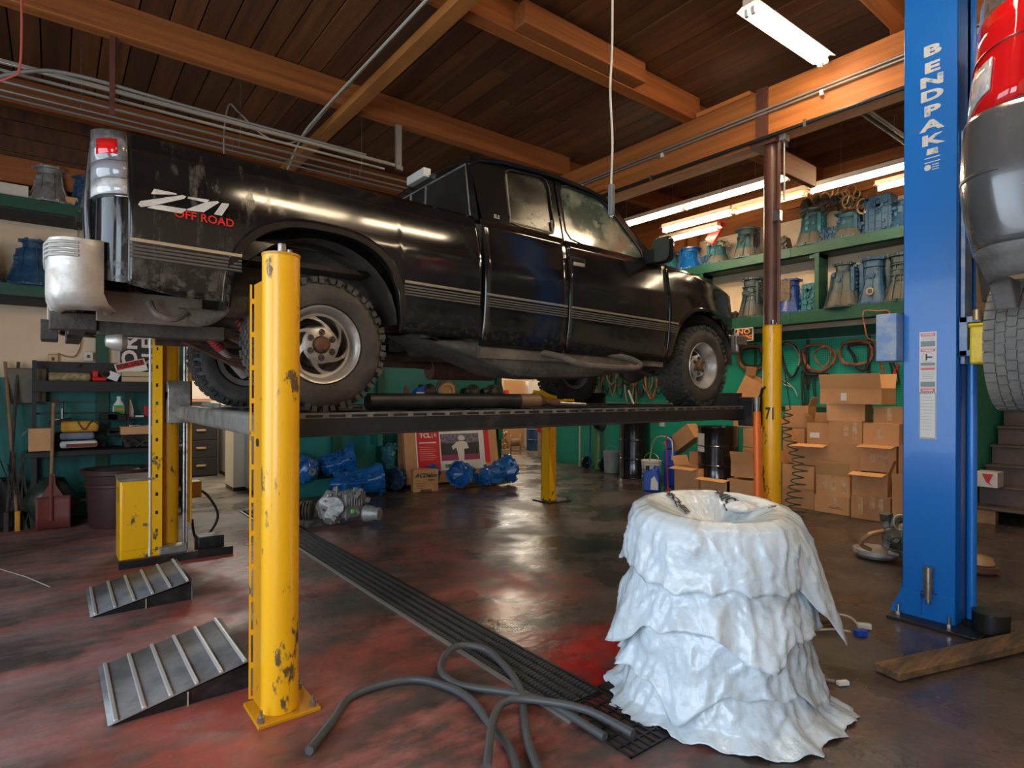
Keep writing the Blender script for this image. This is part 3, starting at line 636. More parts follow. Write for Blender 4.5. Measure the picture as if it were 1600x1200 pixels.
# cab lower panels, doors, fenders
def cst(v): return lambda x: v
rl = lambda x: 1.89
for sd in (-1, 1):
    near_ = sd < 0
    q = side_grid(2.41, 3.215, 14, 14, rl, cst(2.80), sd, PRC).build('cab_side_panel', PB, truck, solid=.02, sharp=.9)
    d = side_grid(3.232, 4.485, 22, 14, rl, cst(2.79), sd, PRC).build('door', PB, truck, solid=.02, sharp=.9)
    # greenhouse frame: outline -> window ring
    def tY(z, o=0.): return TY + sd * (.935 - (z - 2.76) * .375 + o)
    def P(x, z, o=0.): return (x, tY(z, o), zz(z, x))
    def quad(pts, k=6):
        out = []
        for (ax, az), (bx, bz) in zip(pts, pts[1:] + pts[:1]):
            for j in range(k): out.append((ax + (bx - ax) * j / k, az + (bz - az) * j / k))
        return out
    def roundq(pts, k=6, r=.14):
        c = quad(pts, k); n = len(c); o = list(c)
        for i in range(0, n, k):
            a, b_ = c[i - 1], c[(i + 1) % n]; o[i] = (c[i][0] * (1 - .55) + (a[0] + b_[0]) / 2 * .55, c[i][1] * .45 + (a[1] + b_[1]) / 2 * .55)
        return o
    def framed(name, outer, inner, par, glass, gname, trim=True):
        A, B = quad(outer), roundq(inner); n = len(A); m = MB()
        m.add([P(x, z) for x, z in A] + [P(x, z) for x, z in B] + [P(x, z, -.02) for x, z in B],
              [(i, (i + 1) % n, n + (i + 1) % n, n + i) for i in range(n)] + [(n + i, n + (i + 1) % n, 2 * n + (i + 1) % n, 2 * n + i) for i in range(n)])
        f = m.build(name, PB, par, sharp=.8)
        g = MB().add([P(x, z, -.016) for x, z in B], [tuple(range(n))]).build(gname, glass, par)
        if trim: MB().tube([P(x, z, .002) for x, z in B], .006, 6, closed=True).build('window_seal', M['blackpl'], par)
        return f
    framed('cab_pillar', [(2.43, 2.795), (2.44, 3.34), (3.30, 3.40), (3.215, 2.795)], [(2.685, 2.815), (2.765, 3.315), (3.235, 3.352), (3.145, 2.815)], q, M['glassd'], 'quarter_window')
    framed('door_frame', [(3.232, 2.785), (3.318, 3.395), (3.935, 3.37), (4.40, 2.785)], [(3.265, 2.80), (3.358, 3.345), (3.90, 3.315), (4.275, 2.80)], d, M['glassg'], 'door_window')
    MB().tube([P(2.775, 3.26, .0), P(2.70, 2.84, .0), P(3.125, 2.835, .0), P(3.15, 2.95, 0)], .009, 6).build('window_seal', mat('dusty seal', (.22, .19, .12), .7), q)
    # handle
    MB().tube([(3.34 + a, TY + sd * .968, zz(2.625 + b_, 3.3)) for a, b_ in ((-.075, -.04), (-.075, .035), (.08, .035), (.08, -.04))], .006, 6, closed=True).cbox((3.34, TY + sd * .962, zz(2.62, 3.3)), (.15, .008, .07)).build('handle_recess', M['blackpl'], d)
    MB().cbox((3.345, TY + sd * .978, zz(2.608, 3.3)), (.12, .014, .03)).build('door_handle', M['worn'], d, bevel=.004)
    # fender
    f = side_grid(4.50, 5.84, 44, 14, fen_lo, lambda x: 2.79 - .10 * max(0, (x - 4.6) / 1.2) ** 1.3, sd, PRC).build('fender', PB, truck, solid=.02, sharp=.9)
    rows = []
    for k in range(41):
        t = -1 + 2 * k / 40; x = 5.16 + .575 * math.copysign(abs(math.sin(t * PI / 2)) ** .8, t); z = max(arch(x, 5.16, .5751, 1.87, .55) if abs(t) < 1 else 1.9, 1.9)
        rows.append([(x + (x - 5.16) * e * .1, TY + sd * (wid(z, x, PRC) + o), zz(z + dz_, x)) for e, o, dz_ in ((0, -.06, 0), (0, .010, 0), (.5, .014, .025), (.9, -.004, .05))])
    MB().grid(rows).build('arch_flare', PB, f)
    rows = [[(5.16 + .56 * math.cos(a), TY + sd * q_, zz(1.92 + .48 * math.sin(a), 5.2)) for q_ in (.88, .52)] for a in [PI * k / 16 for k in range(17)]]
    MB().grid(rows).build('wheel_house', M['mud'], f)
    rows = [[(5.16 + .56 * math.cos(a) * s_, TY + sd * .52, zz(1.92 + .48 * math.sin(a) * s_, 5.2)) for s_ in (1, .02)] for a in [PI * k / 16 for k in range(17)]]
    MB().grid(rows).build('wheel_house', M['mud'], f)
    # side mouldings: bright ribbed strips, one per panel
    def mould(x0, x1, par):
        o = MB()
        for dz_, th, ou in ((.0, .020, .020), ):
            o.grid([[(x, TY + sd * (wid(2.225, x) + e), zz(2.25 + v, x)) for e, v in ((.0, .016), (.018, .010), (.018, -.006), (.0, -.012))] for x in [x0 + (x1 - x0) * k / 10 for k in range(11)]])
        mo = o.build('side_moulding', M['trim'], par)
        for k_ in range(4):
            zc = 2.226 - k_ * .018
            MB().grid([[(x, TY + sd * (wid(2.2, x) + e), zz(zc + v, x)) for e, v in ((.0, .008), (.014, .005), (.014, -.005), (.0, -.008))] for x in [x0 + (x1 - x0) * k / 10 for k in range(11)]]).build('moulding_rib', mat('grey moulding', (.10, .09, .075), .45, metal=.3), mo)
    mould(.29, .80, truck); mould(1.775, 2.365, truck); mould(2.42, 3.205, q); mould(3.24, 4.478, d); mould(4.505, 4.63, f)
    # rocker and jamb
    MB().box(2.42, 4.5, TY + sd * .90 - .02, TY + sd * .90 + .02, 1.80, 1.90).build('rocker_panel', M['under'], truck)
    # mirror
    mi = thing('mirror', None, None); C.objects.unlink(mi); bpy.data.objects.remove(mi)
    rows = []
    for k in range(7):
        u = k / 6; s_ = math.sin(PI * min(1, .25 + u * .75)) ** .5 if k < 6 else .3
        rows.append([(4.24 + .13 * u, TY + sd * (1.085 + .110 * math.copysign(abs(math.cos(a)) ** .55, math.cos(a)) * s_), zz(2.865 + .120 * math.copysign(abs(math.sin(a)) ** .55, math.sin(a)) * s_, 4.3)) for a in [2 * PI * j / 20 for j in range(20)]])
    mo = MB().grid(rows, wrap=True).add([rows[-1][j] for j in range(20)], [tuple(range(20))]).build('side_mirror', PB, truck)
    MB().add([(4.238, TY + sd * (1.085 + .095 * math.copysign(abs(math.cos(a)) ** .55, math.cos(a))), zz(2.865 + .105 * math.copysign(abs(math.sin(a)) ** .55, math.sin(a)), 4.3)) for a in [2 * PI * j / 20 for j in range(20)]], [tuple(range(20))]).build('mirror_glass', mat('mirror glass', (.12, .13, .11), .12, metal=.6, coat=.3), mo)
    MB().prism([(4.22, 2.76), (4.40, 2.76), (4.34, 2.85), (4.22, 2.88)], 0, 1, lambda u, v, h: (u, TY + sd * (.92 + .10 * h), zz(v, u))).build('mirror_arm', M['blackpl'], mo)
    # step bar
    pts = smooth_path([(3.0, TY + sd * .90, 1.87), (3.12, TY + sd * 1.02, 1.83), (3.24, TY + sd * 1.12, 1.775), (3.42, TY + sd * 1.14, 1.76), (3.80, TY + sd * 1.14, 1.76), (3.93, TY + sd * 1.12, 1.79), (3.95, TY + sd * 1.02, 1.84), (3.84, TY + sd * .92, 1.875), (3.2, TY + sd * .90, 1.885)], 5)
    MB().tube(pts, .026, 10).build('step_bar', M['under'], truck)
# front door seam / dark jambs behind the gaps
for sd in (-1, 1):
    MB().box(2.36, 2.44, TY + sd * .915 - .03, TY + sd * .915 + .01, 1.95, 2.75).build('cab_jamb', M['matblk'], truck)
# roof
rows = []
RX = [(2.44, 3.335), (2.52, 3.385), (2.75, 3.425), (3.1, 3.45), (3.4, 3.45), (3.7, 3.43), (3.9, 3.39), (3.98, 3.36)]
for x, z in RX:
    w_ = .735
    rows.append([(x, TY + w_ * s_, zz(z - (.085 if abs(s_) == 1 else .06 * abs(s_) ** 4 + .012 * s_ * s_), x)) for s_ in (-1, -.97, -.9, -.75, -.4, 0, .4, .75, .9, .97, 1)])
MB().grid(rows).build('roof', PB, truck, solid=.02)
for sd in (-1, 1): MB().tube([(x, TY + sd * .737, zz(z - .075, x)) for x, z in RX], .018, 8).build('drip_rail', PB, truck)
# rear cab wall + window
cw = MB()
def cwp(y, z): return (2.415 + (z - 2.8) * .05, TY + y, zz(z, 2.42))
O = [(-.90, 2.2), (-.90, 2.80), (-.735, 3.33), (.735, 3.33), (.90, 2.80), (.90, 2.2)]
I = [(-.79, 2.83), (-.79, 2.84), (-.69, 3.27), (.69, 3.27), (.79, 2.84), (.79, 2.83)]
n = 6
cw.add([cwp(*p) for p in O] + [cwp(*p) for p in I], [(i, (i + 1) % n, n + (i + 1) % n, n + i) for i in range(n)])
cwo = cw.build('cab_rear_wall', PB, truck, smooth=False)
MB().add([cwp(*p) for p in I], [tuple(range(6))]).build('rear_window', M['glassd'], truck)
MB().tube([cwp(*p) for p in I], .008, 6, closed=True).build('window_seal', M['worn'], cwo)
MB().tube([cwp(-.10, 2.84), cwp(-.10, 3.26)], .012, 6).tube([cwp(.16, 2.84), cwp(.16, 3.26)], .012, 6).build('window_divider', M['worn'], cwo)
bl = MB().cbox((2.42, TY, zz(3.365, 2.4)), (.07, .30, .075)).build('high_brake_light', M['whitepl'], truck, bevel=.008)
# windshield, cowl, hood, nose
ws_ = MB().grid([[(3.98 + .60 * t + .02 * (1 - s_ * s_) * 4 * .5, TY + s_ * (.70 + .17 * t), zz(3.355 - .60 * t, 4)) for s_ in (-1, -.6, 0, .6, 1)] for t in (0, .5, 1)]).build('windshield', M['glassg'], truck)
rows = []
for x, zc, wv in ((4.42, 2.80, .90), (4.6, 2.83, .89), (5.0, 2.81, .875), (5.4, 2.76, .84), (5.7, 2.70, .79), (5.86, 2.62, .75), (5.90, 2.5, .74)):
    rows.append([(x, TY + s_ * wv * (1 if abs(s_) < 1 else 1.0), zz(zc - .05 * abs(s_) ** 6, x)) for s_ in (-1, -.96, -.85, -.5, 0, .5, .85, .96, 1)])
hd = MB().grid(rows).build('hood', PB, truck, solid=.015)
MB().box(5.82, 5.88, TY - .72, TY + .72, 2.22, 2.60).build('grille', M['blackpl'], truck, bevel=.01)
for k in range(4): MB().box(5.88, 5.895, TY - .5, TY + .5, 2.27 + k * .08, 2.29 + k * .08).build('grille_bar', M['chrome'], truck)
for sd in (-1, 1): MB().cbox((5.87, TY + sd * .62, 2.45), (.04, .2, .13)).build('headlight', M['lensw'], truck, bevel=.01)
MB().grid([[(x, TY + y, z) for z in (2.0, 2.02, 2.18, 2.20)] for x, y in ((5.72, -.93), (5.80, -.90), (5.92, -.80), (5.98, -.5), (6.0, 0), (5.98, .5), (5.92, .80), (5.80, .90), (5.72, .93))]).build('front_bumper', M['chrome'], truck, solid=.02)
MB().cbox((5.80, TY - .93, 2.12), (.16, .06, .10)).build('bumper_guard', M['under'], truck, bevel=.01)
# rear bumper : two wrapped ends with step pads and a low centre
for sd in (-1, 1):
    def rb(z, o=0.):
        return [(.19, TY + sd * (.945 + o), z), (.09, TY + sd * (.95 + o), z), (.03 - o * .6, TY + sd * (.935 + o), z), (-.015 - o, TY + sd * (.88 + o * .4), z), (-.03 - o, TY + sd * .76, z), (-.03 - o, TY + sd * .46, z)]
    e = MB().grid([[(.19, TY + sd * .80, 2.275)] * 1 + [(p[0] * .5 + .06, p[1] - sd * .08, 2.278) for p in rb(2.27)][1:], rb(2.268), rb(2.24), rb(2.02), [(p[0] + .02, p[1] - sd * .03, 1.97) for p in rb(0)], [(p[0] + .06, p[1] - sd * .08, 1.945) for p in rb(0)]]).build('rear_bumper', M['chrome'], truck, solid=.01, sharp=1.)
    for k in range(4):
        MB().tube([(p[0], p[1], 2.248 - k * .020) for p in smooth_path(rb(0, .006)[1:], 4)], .0075, 6).build('bumper_rib', mat('grey bumper pad', (.38, .35, .31), .6), e)
MB().box(-.02, .05, TY - .47, TY + .47, 1.99, 2.12).box(.03, .12, TY - .84, TY + .84, 2.11, 2.15).build('bumper_step', M['chrome'], truck, bevel=.01)
MB().grid([[(.10 + .10 * u, TY - .86 + .06 * u, 2.06 - .10 * v - .02 * math.sin(u * 9)) for v in (0, .3, .6, 1)] for u in (0, .3, .6, 1)]).build('rusted_bracket', M['rust'], truck, solid=.012)
# hitch
hi = MB().box(-.02, .18, TY - .62, TY - .50, 1.865, 1.955).box(.18, .80, TY - .60, TY - .52, 1.85, 1.93).box(.06, .14, TY - .50, TY + .6, 1.87, 1.95).build('tow_hitch', M['mud'], truck, bevel=.006)
MB().lathe([(0, -.045), (.03, -.04), (.052, 0), (.055, .03), (.04, .055), (0, .06)], (.26, TY - .56, 1.82), (1, 0, 0), 16).build('hitch_plug', M['alloy'], hi)
MB().box(-.06, .02, TY - .20, TY + .05, 1.84, 1.95).build('receiver', M['mud'], hi, bevel=.004)
# frame, axles
for sd in (-1, 1):
    MB().box(.12, 1.0, TY + sd * .46 - .04, TY + sd * .46 + .04, 1.93, 2.10).box(1.0, 2.4, TY + sd * .46 - .04, TY + sd * .46 + .04, 1.99, 2.14).box(2.4, 5.7, TY + sd * .43 - .04, TY + sd * .43 + .04, 1.82, 1.98).build('frame_rail', M['under'], truck, bevel=.008)
    lf = MB()
    for k in range(4):
        L_ = .52 - .09 * k
        lf.tube([(1.27 + L_ * t, TY + sd * .52, 1.81 - .028 * k + .11 * t * t * (1 - .12 * k)) for t in [-1 + j / 6 for j in range(13)]], .016, 5)
    lf.build('leaf_spring', M['rust'], truck)
for xa, nm in ((1.27, 'rear_axle'), (5.14, 'front_axle')):
    MB().cyl((xa, TY - .72, 1.83), (xa, TY + .72, 1.83), .042, n=14).lathe([(.05, -.16), (.13, -.10), (.165, 0), (.13, .10), (.05, .16)], (xa, TY, 1.83), (0, 1, 0), 18).build(nm, M['mud'], truck)
for sd in (-1, 1):
    s1, s0 = Vector((.83, TY + sd * .44, 2.06)), Vector((1.20, TY + sd * .60, 1.68))
    mid = s1.lerp(s0, .48)
    sh = MB().cyl(mid, s0, .036, n=14).cyl(s1.lerp(s0, .02), mid, .013, n=8).build('shock_absorber', M['alloy'], truck)
    b_ = MB(); n_ = 11
    for k in range(n_):
        a, c = s1.lerp(mid, k / n_ * .95 + .05), s1.lerp(mid, (k + .55) / n_ * .95 + .05); b_.cyl(a, c, .040, .040, 12)
        b_.cyl(c, s1.lerp(mid, (k + 1) / n_ * .95 + .05), .029, .029, 10)
    b_.build('dust_boot', M['red'], sh)
    MB().tube([(5.14, TY + sd * .42, 1.80), (4.75, TY + sd * .55, 1.74), (4.45, TY + sd * .45, 1.86)], .03, 8).build('control_arm', M['mud'], truck)
# underbody: bed underside, fuel tank, transmission, exhaust, spare
MB().box(2.36, 3.3, TY - .86, TY - .30, 1.86, 2.0).build('cab_floor', M['under'], truck, bevel=.03)
rows = [[(x, TY - .88 + .50 * v, z - .02 * math.sin(v * PI)) for v in (0, .1, .5, .9, 1)] for x, z in ((1.95, 1.97), (2.1, 1.90), (2.35, 1.84), (2.6, 1.76), (2.75, 1.70), (3.0, 1.685), (3.6, 1.70), (4.0, 1.74), (4.2, 1.86))]
MB().grid(rows).grid([[r[0], (r[0][0], r[0][1] - .0, 1.92)] for r in rows]).build('skid_pan', M['under'], truck, solid=.01)
MB().box(2.3, 5.0, TY - .3, TY + .35, 1.84, 2.05).box(3.6, 5.3, TY - .3, TY + .3, 1.80, 2.2).build('drivetrain', M['mud'], truck, bevel=.05)
MB().tube(smooth_path([(5.0, TY + .35, 1.86), (4.0, TY + .32, 1.80), (3.0, TY + .28, 1.78), (2.1, TY + .35, 1.84), (1.5, TY + .72, 1.93), (.6, TY + .72, 1.93)], 5), .035, 10).cyl((3.4, TY + .3, 1.76), (2.7, TY + .3, 1.76), .09, n=18).build('exhaust', M['rust'], truck)
MB().cyl((1.38, TY, 1.83), (3.0, TY, 1.86), .04, n=12).build('driveshaft', M['mud'], truck)
MB().box(.17, .66, TY - .72, TY - .70, 1.91, 2.07).cyl((.22, TY - .73, 1.96), (.22, TY - .70, 1.96), .022, n=10).cyl((.40, TY - .73, 2.02), (.40, TY - .70, 2.02), .016, n=10).build('frame_side_plate', mat('dusty tan metal', (.20, .155, .115), .8, col2=(.11, .085, .06), scale=5, lo=.4, hi=.7, bump=.3), truck, bevel=.006)
MB().box(4.3, 5.6, TY - .5, TY + .5, 2.05, 2.5).build('engine_bay', M['matblk'], truck)
MB().lathe([(.13, -.11), (.31, -.11), (.38, -.06), (.385, .05), (.31, .10), (.13, .10)], (.72, TY + .05, 2.06), (0, 0, 1), 28).build('spare_tyre', M['mud'], truck)
hk = MB().tube(smooth_path([(.40, TY - .78, 2.02), (.42, TY - .84, 1.955), (.50, TY - .85, 1.93), (.56, TY - .82, 1.97)], 4), .016, 8).build('tie_down_loop', M['under'], truck)
MB().grid([[(.52 + .26 * u, TY - .80, 2.0 - .09 * math.sin(u * PI) * v) for v in (0, .5, 1)] for u in [k / 8 for k in range(9)]]).build('bumper_bracket', M['under'], truck, solid=.02)
# interior hint
MB().box(2.9, 3.2, TY - .65, TY + .65, 2.5, 2.95).box(3.5, 3.75, TY - .65, TY - .1, 2.5, 3.05).build('seats', M['matblk'], truck, bevel=.04)
# ---- wheels
def wheel(x, y, outward, r=.402, deep=.0, fr=False):
    """outward = -1 face to the camera side"""
    wt = thing('wheel', None, None, (0, 0, 0)); wt.location = (x - 3.2, y - TY, 1.832 - ZT); wt.parent = truck
    WM[wt.name] = Matrix.Identity(4)
    s_ = outward; c = (0, 0, 0); ax = (0, s_, 0)          # local, axle along Y
    hw = .140
    tr = MB().lathe([(.232, -hw + .02), (.245, -hw), (.30, -hw - .012), (.355, -hw - .004), (.385, -hw + .018), (.392, -hw + .03), (.392, hw - .03), (.385, hw - .018), (.355, hw + .004), (.30, hw + .012), (.245, hw), (.232, hw - .02)], c, ax, 64)
    n_ = 44
    for k in range(n_):
        for row, (yo, wd_, ph, ln) in enumerate(((-.110, .050, 0, .036), (-.056, .040, .5, .034), (0, .042, 0, .034), (.056, .040, .5, .034), (.110, .050, 0, .036))):
            a = 2 * PI * (k + ph) / n_
            R = Matrix.Rotation(-a, 3, 'Y')
            tr.cbox(R @ Vector((r - .006, 0, 0)) + Vector((0, yo + .012 * math.sin(k * 2.1 + row), 0)), (.018, wd_, ln), R)
        for e in (-1, 1):                                   # shoulder lugs reaching down the sidewall
            a = 2 * PI * (k + (.25 if k % 2 else 0)) / n_; R = Matrix.Rotation(-a, 3, 'Y')
            tr.cbox(R @ Vector((.383, 0, 0)) + Vector((0, e * (hw + .000), 0)), (.040 if k % 2 else .028, .020, .030), R)
    tr.build('tyre', M['rubber'], wt, local=True, smooth=True, sharp=.5)
    off = hw - .012
    rim = MB().lathe([(.236, off + .006), (.232, off + .014), (.222, off + .010), (.206, off - .012 - deep), (.196, off - .035 - deep), (.190, off - .055 - deep), (.186, -hw + .03), (.23, -hw + .01)], c, ax, 64)
    rim.build('rim', M['alloy'], wt, local=True)
    # face with six swirl openings
    fy = off - .055 - deep
    sp = MB(); NA = 8
    def pt(rr, a, yo): return (rr * math.cos(a), s_ * yo, rr * math.sin(a))
    def dish(rr): return fy + (.012 if rr < .1 else .012 - .02 * (rr - .1) / .09) + (.022 if rr < .105 else .022 * max(0, 1 - (rr - .105) / .05))
    for k in range(6):
        rows = []
        for i in range(NA + 1):
            t = i / NA; rr = .100 + (.192 - .100) * t; a0 = 2 * PI * k / 6 + 1.05 * t * .95
            hwid = (.036 - .02 * math.sin(PI * min(t, 1)) ** 1) / rr + (.10 * t ** 3)
            rows.append([pt(rr, a0 - hwid, dish(rr) - .012), pt(rr, a0 - hwid * .8, dish(rr)), pt(rr, a0 + hwid * .8, dish(rr)), pt(rr, a0 + hwid, dish(rr) - .012)])
        sp.grid(rows)
    sp.lathe([(.05, fy + .03), (.055, fy + .036), (.100, fy + .034), (.112, fy + .02)], c, ax, 48)
    sp.lathe([(.176, fy - .010), (.178, fy + .001), (.195, fy + .003)], c, ax, 64)
    sp.build('spokes', M['alloy'], wt, local=True, sharp=.9)
    MB().lathe([(0, -.02), (.186, -.02)], c, ax, 40).lathe([(.0, .02), (.13, .02), (.14, -.02)], c, ax, 40).build('brake_drum', M['mud'], wt, local=True)
    MB().lathe([(.0, fy + .075), (.030, fy + .074), (.044, fy + .060), (.048, fy + .03)], c, ax, 24).build('hub_cap', M['rust'], wt, local=True)
    for k in range(6):
        a = 2 * PI * k / 6 + .5
        MB().cyl(pt(.076, a, fy + .02), pt(.076, a, fy + .052), .0135, .0115, 6).build('lug_nut', M['mud'], wt, local=True)
        MB().lathe([(.0145, fy + .035), (.0185, fy + .040), (.020, fy + .036)], pt(.076, a, 0), ax, 12).build('lug_seat', M['mud'], wt, local=True)
    return wt
wheel(1.268, 3.60, -1); wheel(5.145, 3.62, -1, deep=.03)
wheel(1.258, 5.29, 1); wheel(5.00, 5.30, 1)
# ---- lettering on the bed side
def bedp(x, z, o=.016): return (x, TY - (wid(z, x) + o), zz(z, x))
silver = mat('silver decal', (.62, .58, .54), .5, col2=(.45, .41, .36), scale=20, lo=.45, hi=.7)
dec = MB(); 
def bar2(p):
    dec.add([bedp(*q) for q in p], [tuple(range(len(p)))])
def dp(px, py):                     # decal outline measured on the bed side
    v = onY(px, py, TY - .985 - .012); return (v.x, v.z + SH * (v.x - 2.3))
for poly in ([(236, 303), (241, 294.5), (275, 301.5), (277, 304), (272, 304), (240, 303.5)],
             [(215.5, 320), (219, 314.5), (285, 304.5), (291, 306.5), (288, 310.5), (238, 322), (220, 324)],
             [(237, 322), (250, 320.5), (291, 327), (291, 328.5), (283, 334), (229, 325)],
             [(293, 310), (294, 307), (328, 312), (322, 316.5)],
             [(292, 327), (324, 315), (340, 314), (343, 316), (318, 332), (292, 329)],
             [(334, 335), (347, 317), (358, 318), (357, 322), (346, 337.5)]):
    bar2([dp(*q) for q in poly])
dec.build('side_lettering', silver, truck, smooth=False)
a0, a1 = dp(289, 334), dp(350, 345)
ts = (a1[0] - a0[0])
text_mesh('side_lettering', 'OFF ROAD', .058, M['redpl'], truck, lambda u, v: bedp((a0[0] + a1[0]) / 2 + u * .98, 2.415 + v), bold=.0012, sp=1.02)
a0 = onY(773, 340, 3.47)
text_mesh('model_badge', 'SLE', .035, M['worn'], truck, lambda u, v: (a0.x + u, TY - .955, a0.z + v), bold=.002)
# ================================================================ FLUORESCENT FIXTURES
def fixture(p0, p1, label, n=2, lit=(1, 1), group='fluorescent strip lights under the roof', powr=14, gap=.055, wd=.20, hang=True):
    """strip light between p0 and p1: enamel reflector, tubes, end sockets"""
    p0, p1 = Vector(p0), Vector(p1); d = (p1 - p0); L_ = d.length; u = d.normalized(); s_ = u.cross(UP).normalized()
    t = thing('fluorescent_light', label, 'light fixture', (p0 + p1) / 2, 0, group)
    m = MB(); m.bar(p0 + UP * .075, p1 + UP * .075, .09, .05)
    m.add([p0 - s_ * wd / 2 + UP * .03, p0 - s_ * .05 + UP * .055, p0 + s_ * .05 + UP * .055, p0 + s_ * wd / 2 + UP * .03, p1 - s_ * wd / 2 + UP * .03, p1 - s_ * .05 + UP * .055, p1 + s_ * .05 + UP * .055, p1 + s_ * wd / 2 + UP * .03],
          [(0, 1, 5, 4), (1, 2, 6, 5), (2, 3, 7, 6)])
    m.build('reflector', M['fixt'], t, smooth=False, solid=.004)
    k_ = max(1, round(L_ / 1.25)); half = L_ / k_
    for a in range(k_):
        for q in range(n):
            o = s_ * ((q - (n - 1) / 2) * gap)
            b0, b1 = p0 + u * (a * half + .03) + o, p0 + u * ((a + 1) * half - .03) + o
            on_ = lit[a] if a < len(lit) else 1
            MB().cyl(b0, b1, .019, n=12).build('tube', M['tube'] if on_ else M['tubedim'], t)
            for e in (b0, b1): MB().cbox(e, (.03, .03, .06)).build('socket', M['whitepl'], t)
    if hang:
        for e in (.15, .85):
            q = p0.lerp(p1, e); MB().cyl((q.x, q.y, q.z + .09), (q.x, q.y, CEIL), .003, n=5).build('hanger_wire', M['steel'], t)
    return t
fixture((6.84, 6.42, 4.10), (6.84, 3.46, 4.10), 'brightest strip light in front, running up to the brown column', 1, (1, 1))
fixture((7.53, 5.83, 4.10), (7.53, 4.65, 4.10), 'short twin tube strip light in the middle row, left of the dim tubes', 2, (1,))
fixture((7.53, 4.62, 4.10), (7.53, 3.60, 4.10), 'dim yellowish twin tube strip light beside the brown column', 2, (0,))
fixture((7.53, 3.57, 4.10), (7.53, 1.05, 4.10), 'strip light running behind the blue lift post in the middle row', 1, (1, 1))
fixture((8.07, 6.3, 4.10), (8.07, 5.2, 4.10), 'rear row strip light behind the hanging red part', 1, (1,))
fixture((8.07, 3.0, 4.10), (8.07, 1.7, 4.10), 'rear row strip light above the tall dark blue casting', 1, (1,))
fixture((4.35, 2.55, 4.60), (5.60, 2.52, 4.60), 'twin tube strip light close to the ceiling before the girder, cut by the top edge', 2, (1,), hang=False)
for i_, lb_ in enumerate(('first strip light between the truck and the grey vehicle, above the top edge', 'second strip light between the truck and the grey vehicle, above the top edge')): fixture((2.75 - 1.30 * i_, 1.05, 4.60), (3.95 - 1.30 * i_, 1.05, 4.60), lb_, 2, (1,), hang=False)
fixture((5.4, -1.0, 4.60), (3.0, -1.0, 4.60), 'strip light above the vehicle at the right edge', 2, (1, 1), hang=False)
fixture((9.8, 11.2, 4.1), (9.8, 13.6, 4.1), 'strip light in the back room', 2, (1, 1))
# ================================================================ BLUE TWO POST LIFT
bp = thing('two_post_lift', 'tall blue lift post with white lettering and a strip of warning labels', 'lift', (4.83, 1.42, 0))
BX = 4.70; BY0, BY1 = 1.262, 1.575
pc = MB(); pc.box(BX, BX + .012, BY0, BY1, .02, 4.6); pc.box(BX, BX + .27, BY0 - .0, BY0 + .012, .02, 4.6); pc.box(BX, BX + .27, BY1 - .012, BY1, .02, 4.6)
pc.box(BX + .20, BX + .27, BY0, BY0 + .07, .02, 4.6); pc.box(BX + .20, BX + .27, BY1 - .07, BY1, .02, 4.6)
post = pc.build('post', M['blue'], bp, bevel=.006)
MB().cyl((BX + .15, BY0 - .045, .05), (BX + .15, BY0 - .045, 1.85), .028, n=16).build('guide_tube', M['blue'], bp)
MB().box(BX + .27, BX + .285, BY0 - .03, BY0 + .09, .02, 4.6).build('rear_flange', M['blue'], bp)
bpl = MB().box(BX - .14, BX + .34, BY0 - .16, BY1 + .05, 0, .02).build('base_plate', M['blackst'], bp, bevel=.003)
MB().prism([(-.0, .02), (-.0, .35), (-.075, .02)], BX + .10, BX + .112, lambda u, v, h: (h, BY1 - u, v)).build('gusset', M['blue'], bp)
MB().prism([(0, .02), (0, .19), (-.075, .02)], BX - .006, BX + .004, lambda u, v, h: (h, BY1 - u, v)).build('gusset', M['blue'], bp)
MB().box(BX - .012, BX - .001, BY0 + .01, BY1, .02, .20).build('foot_plate', M['blue'], bp, bevel=.002)
MB().cyl((BX + .10, BY0 - .16, .02), (BX + .10, BY0 - .16, .14), .10, n=24).cyl((BX + .2, BY0 - .08, .02), (BX + .2, BY0 - .08, .04), .12, n=20).build('cable_sheave', M['blackst'], bp)
for y_ in (BY0 + .12, BY0 + .28): pass
for y_ in (BY0 + .02, BY1 + .0): MB().cyl((BX - .07, y_, .02), (BX - .07, y_, .045), .017, n=6).cyl((BX - .07, y_, .04), (BX - .07, y_, .09), .009, n=8).build('anchor_bolt', M['steel'], bp)
# chrome pin in its holder
MB().box(BX - .055, BX - .012, BY0 + .185, BY0 + .19, .05, .21).box(BX - .055, BX - .012, BY0 + .10, BY0 + .19, .20, .206).build('pin_bracket', M['blue'], bp)
MB().cyl((BX - .04, BY0 + .145, .17), (BX - .04, BY0 + .145, .385), .029, n=20).cyl((BX - .04, BY0 + .145, .13), (BX - .04, BY0 + .145, .17), .014, n=12).build('lock_pin', M['steel'], bp, bevel=.002)
MB().box(4.58, 4.80, BY1 + .0, BY1 + .13, 1.78, 2.11).build('control_box', M['bluel'], bp, bevel=.006)
MB().cyl((4.575, BY1 + .03, 1.83), (4.58, BY1 + .03, 1.83), .01, n=10).build('box_screw', M['steel'], bp)
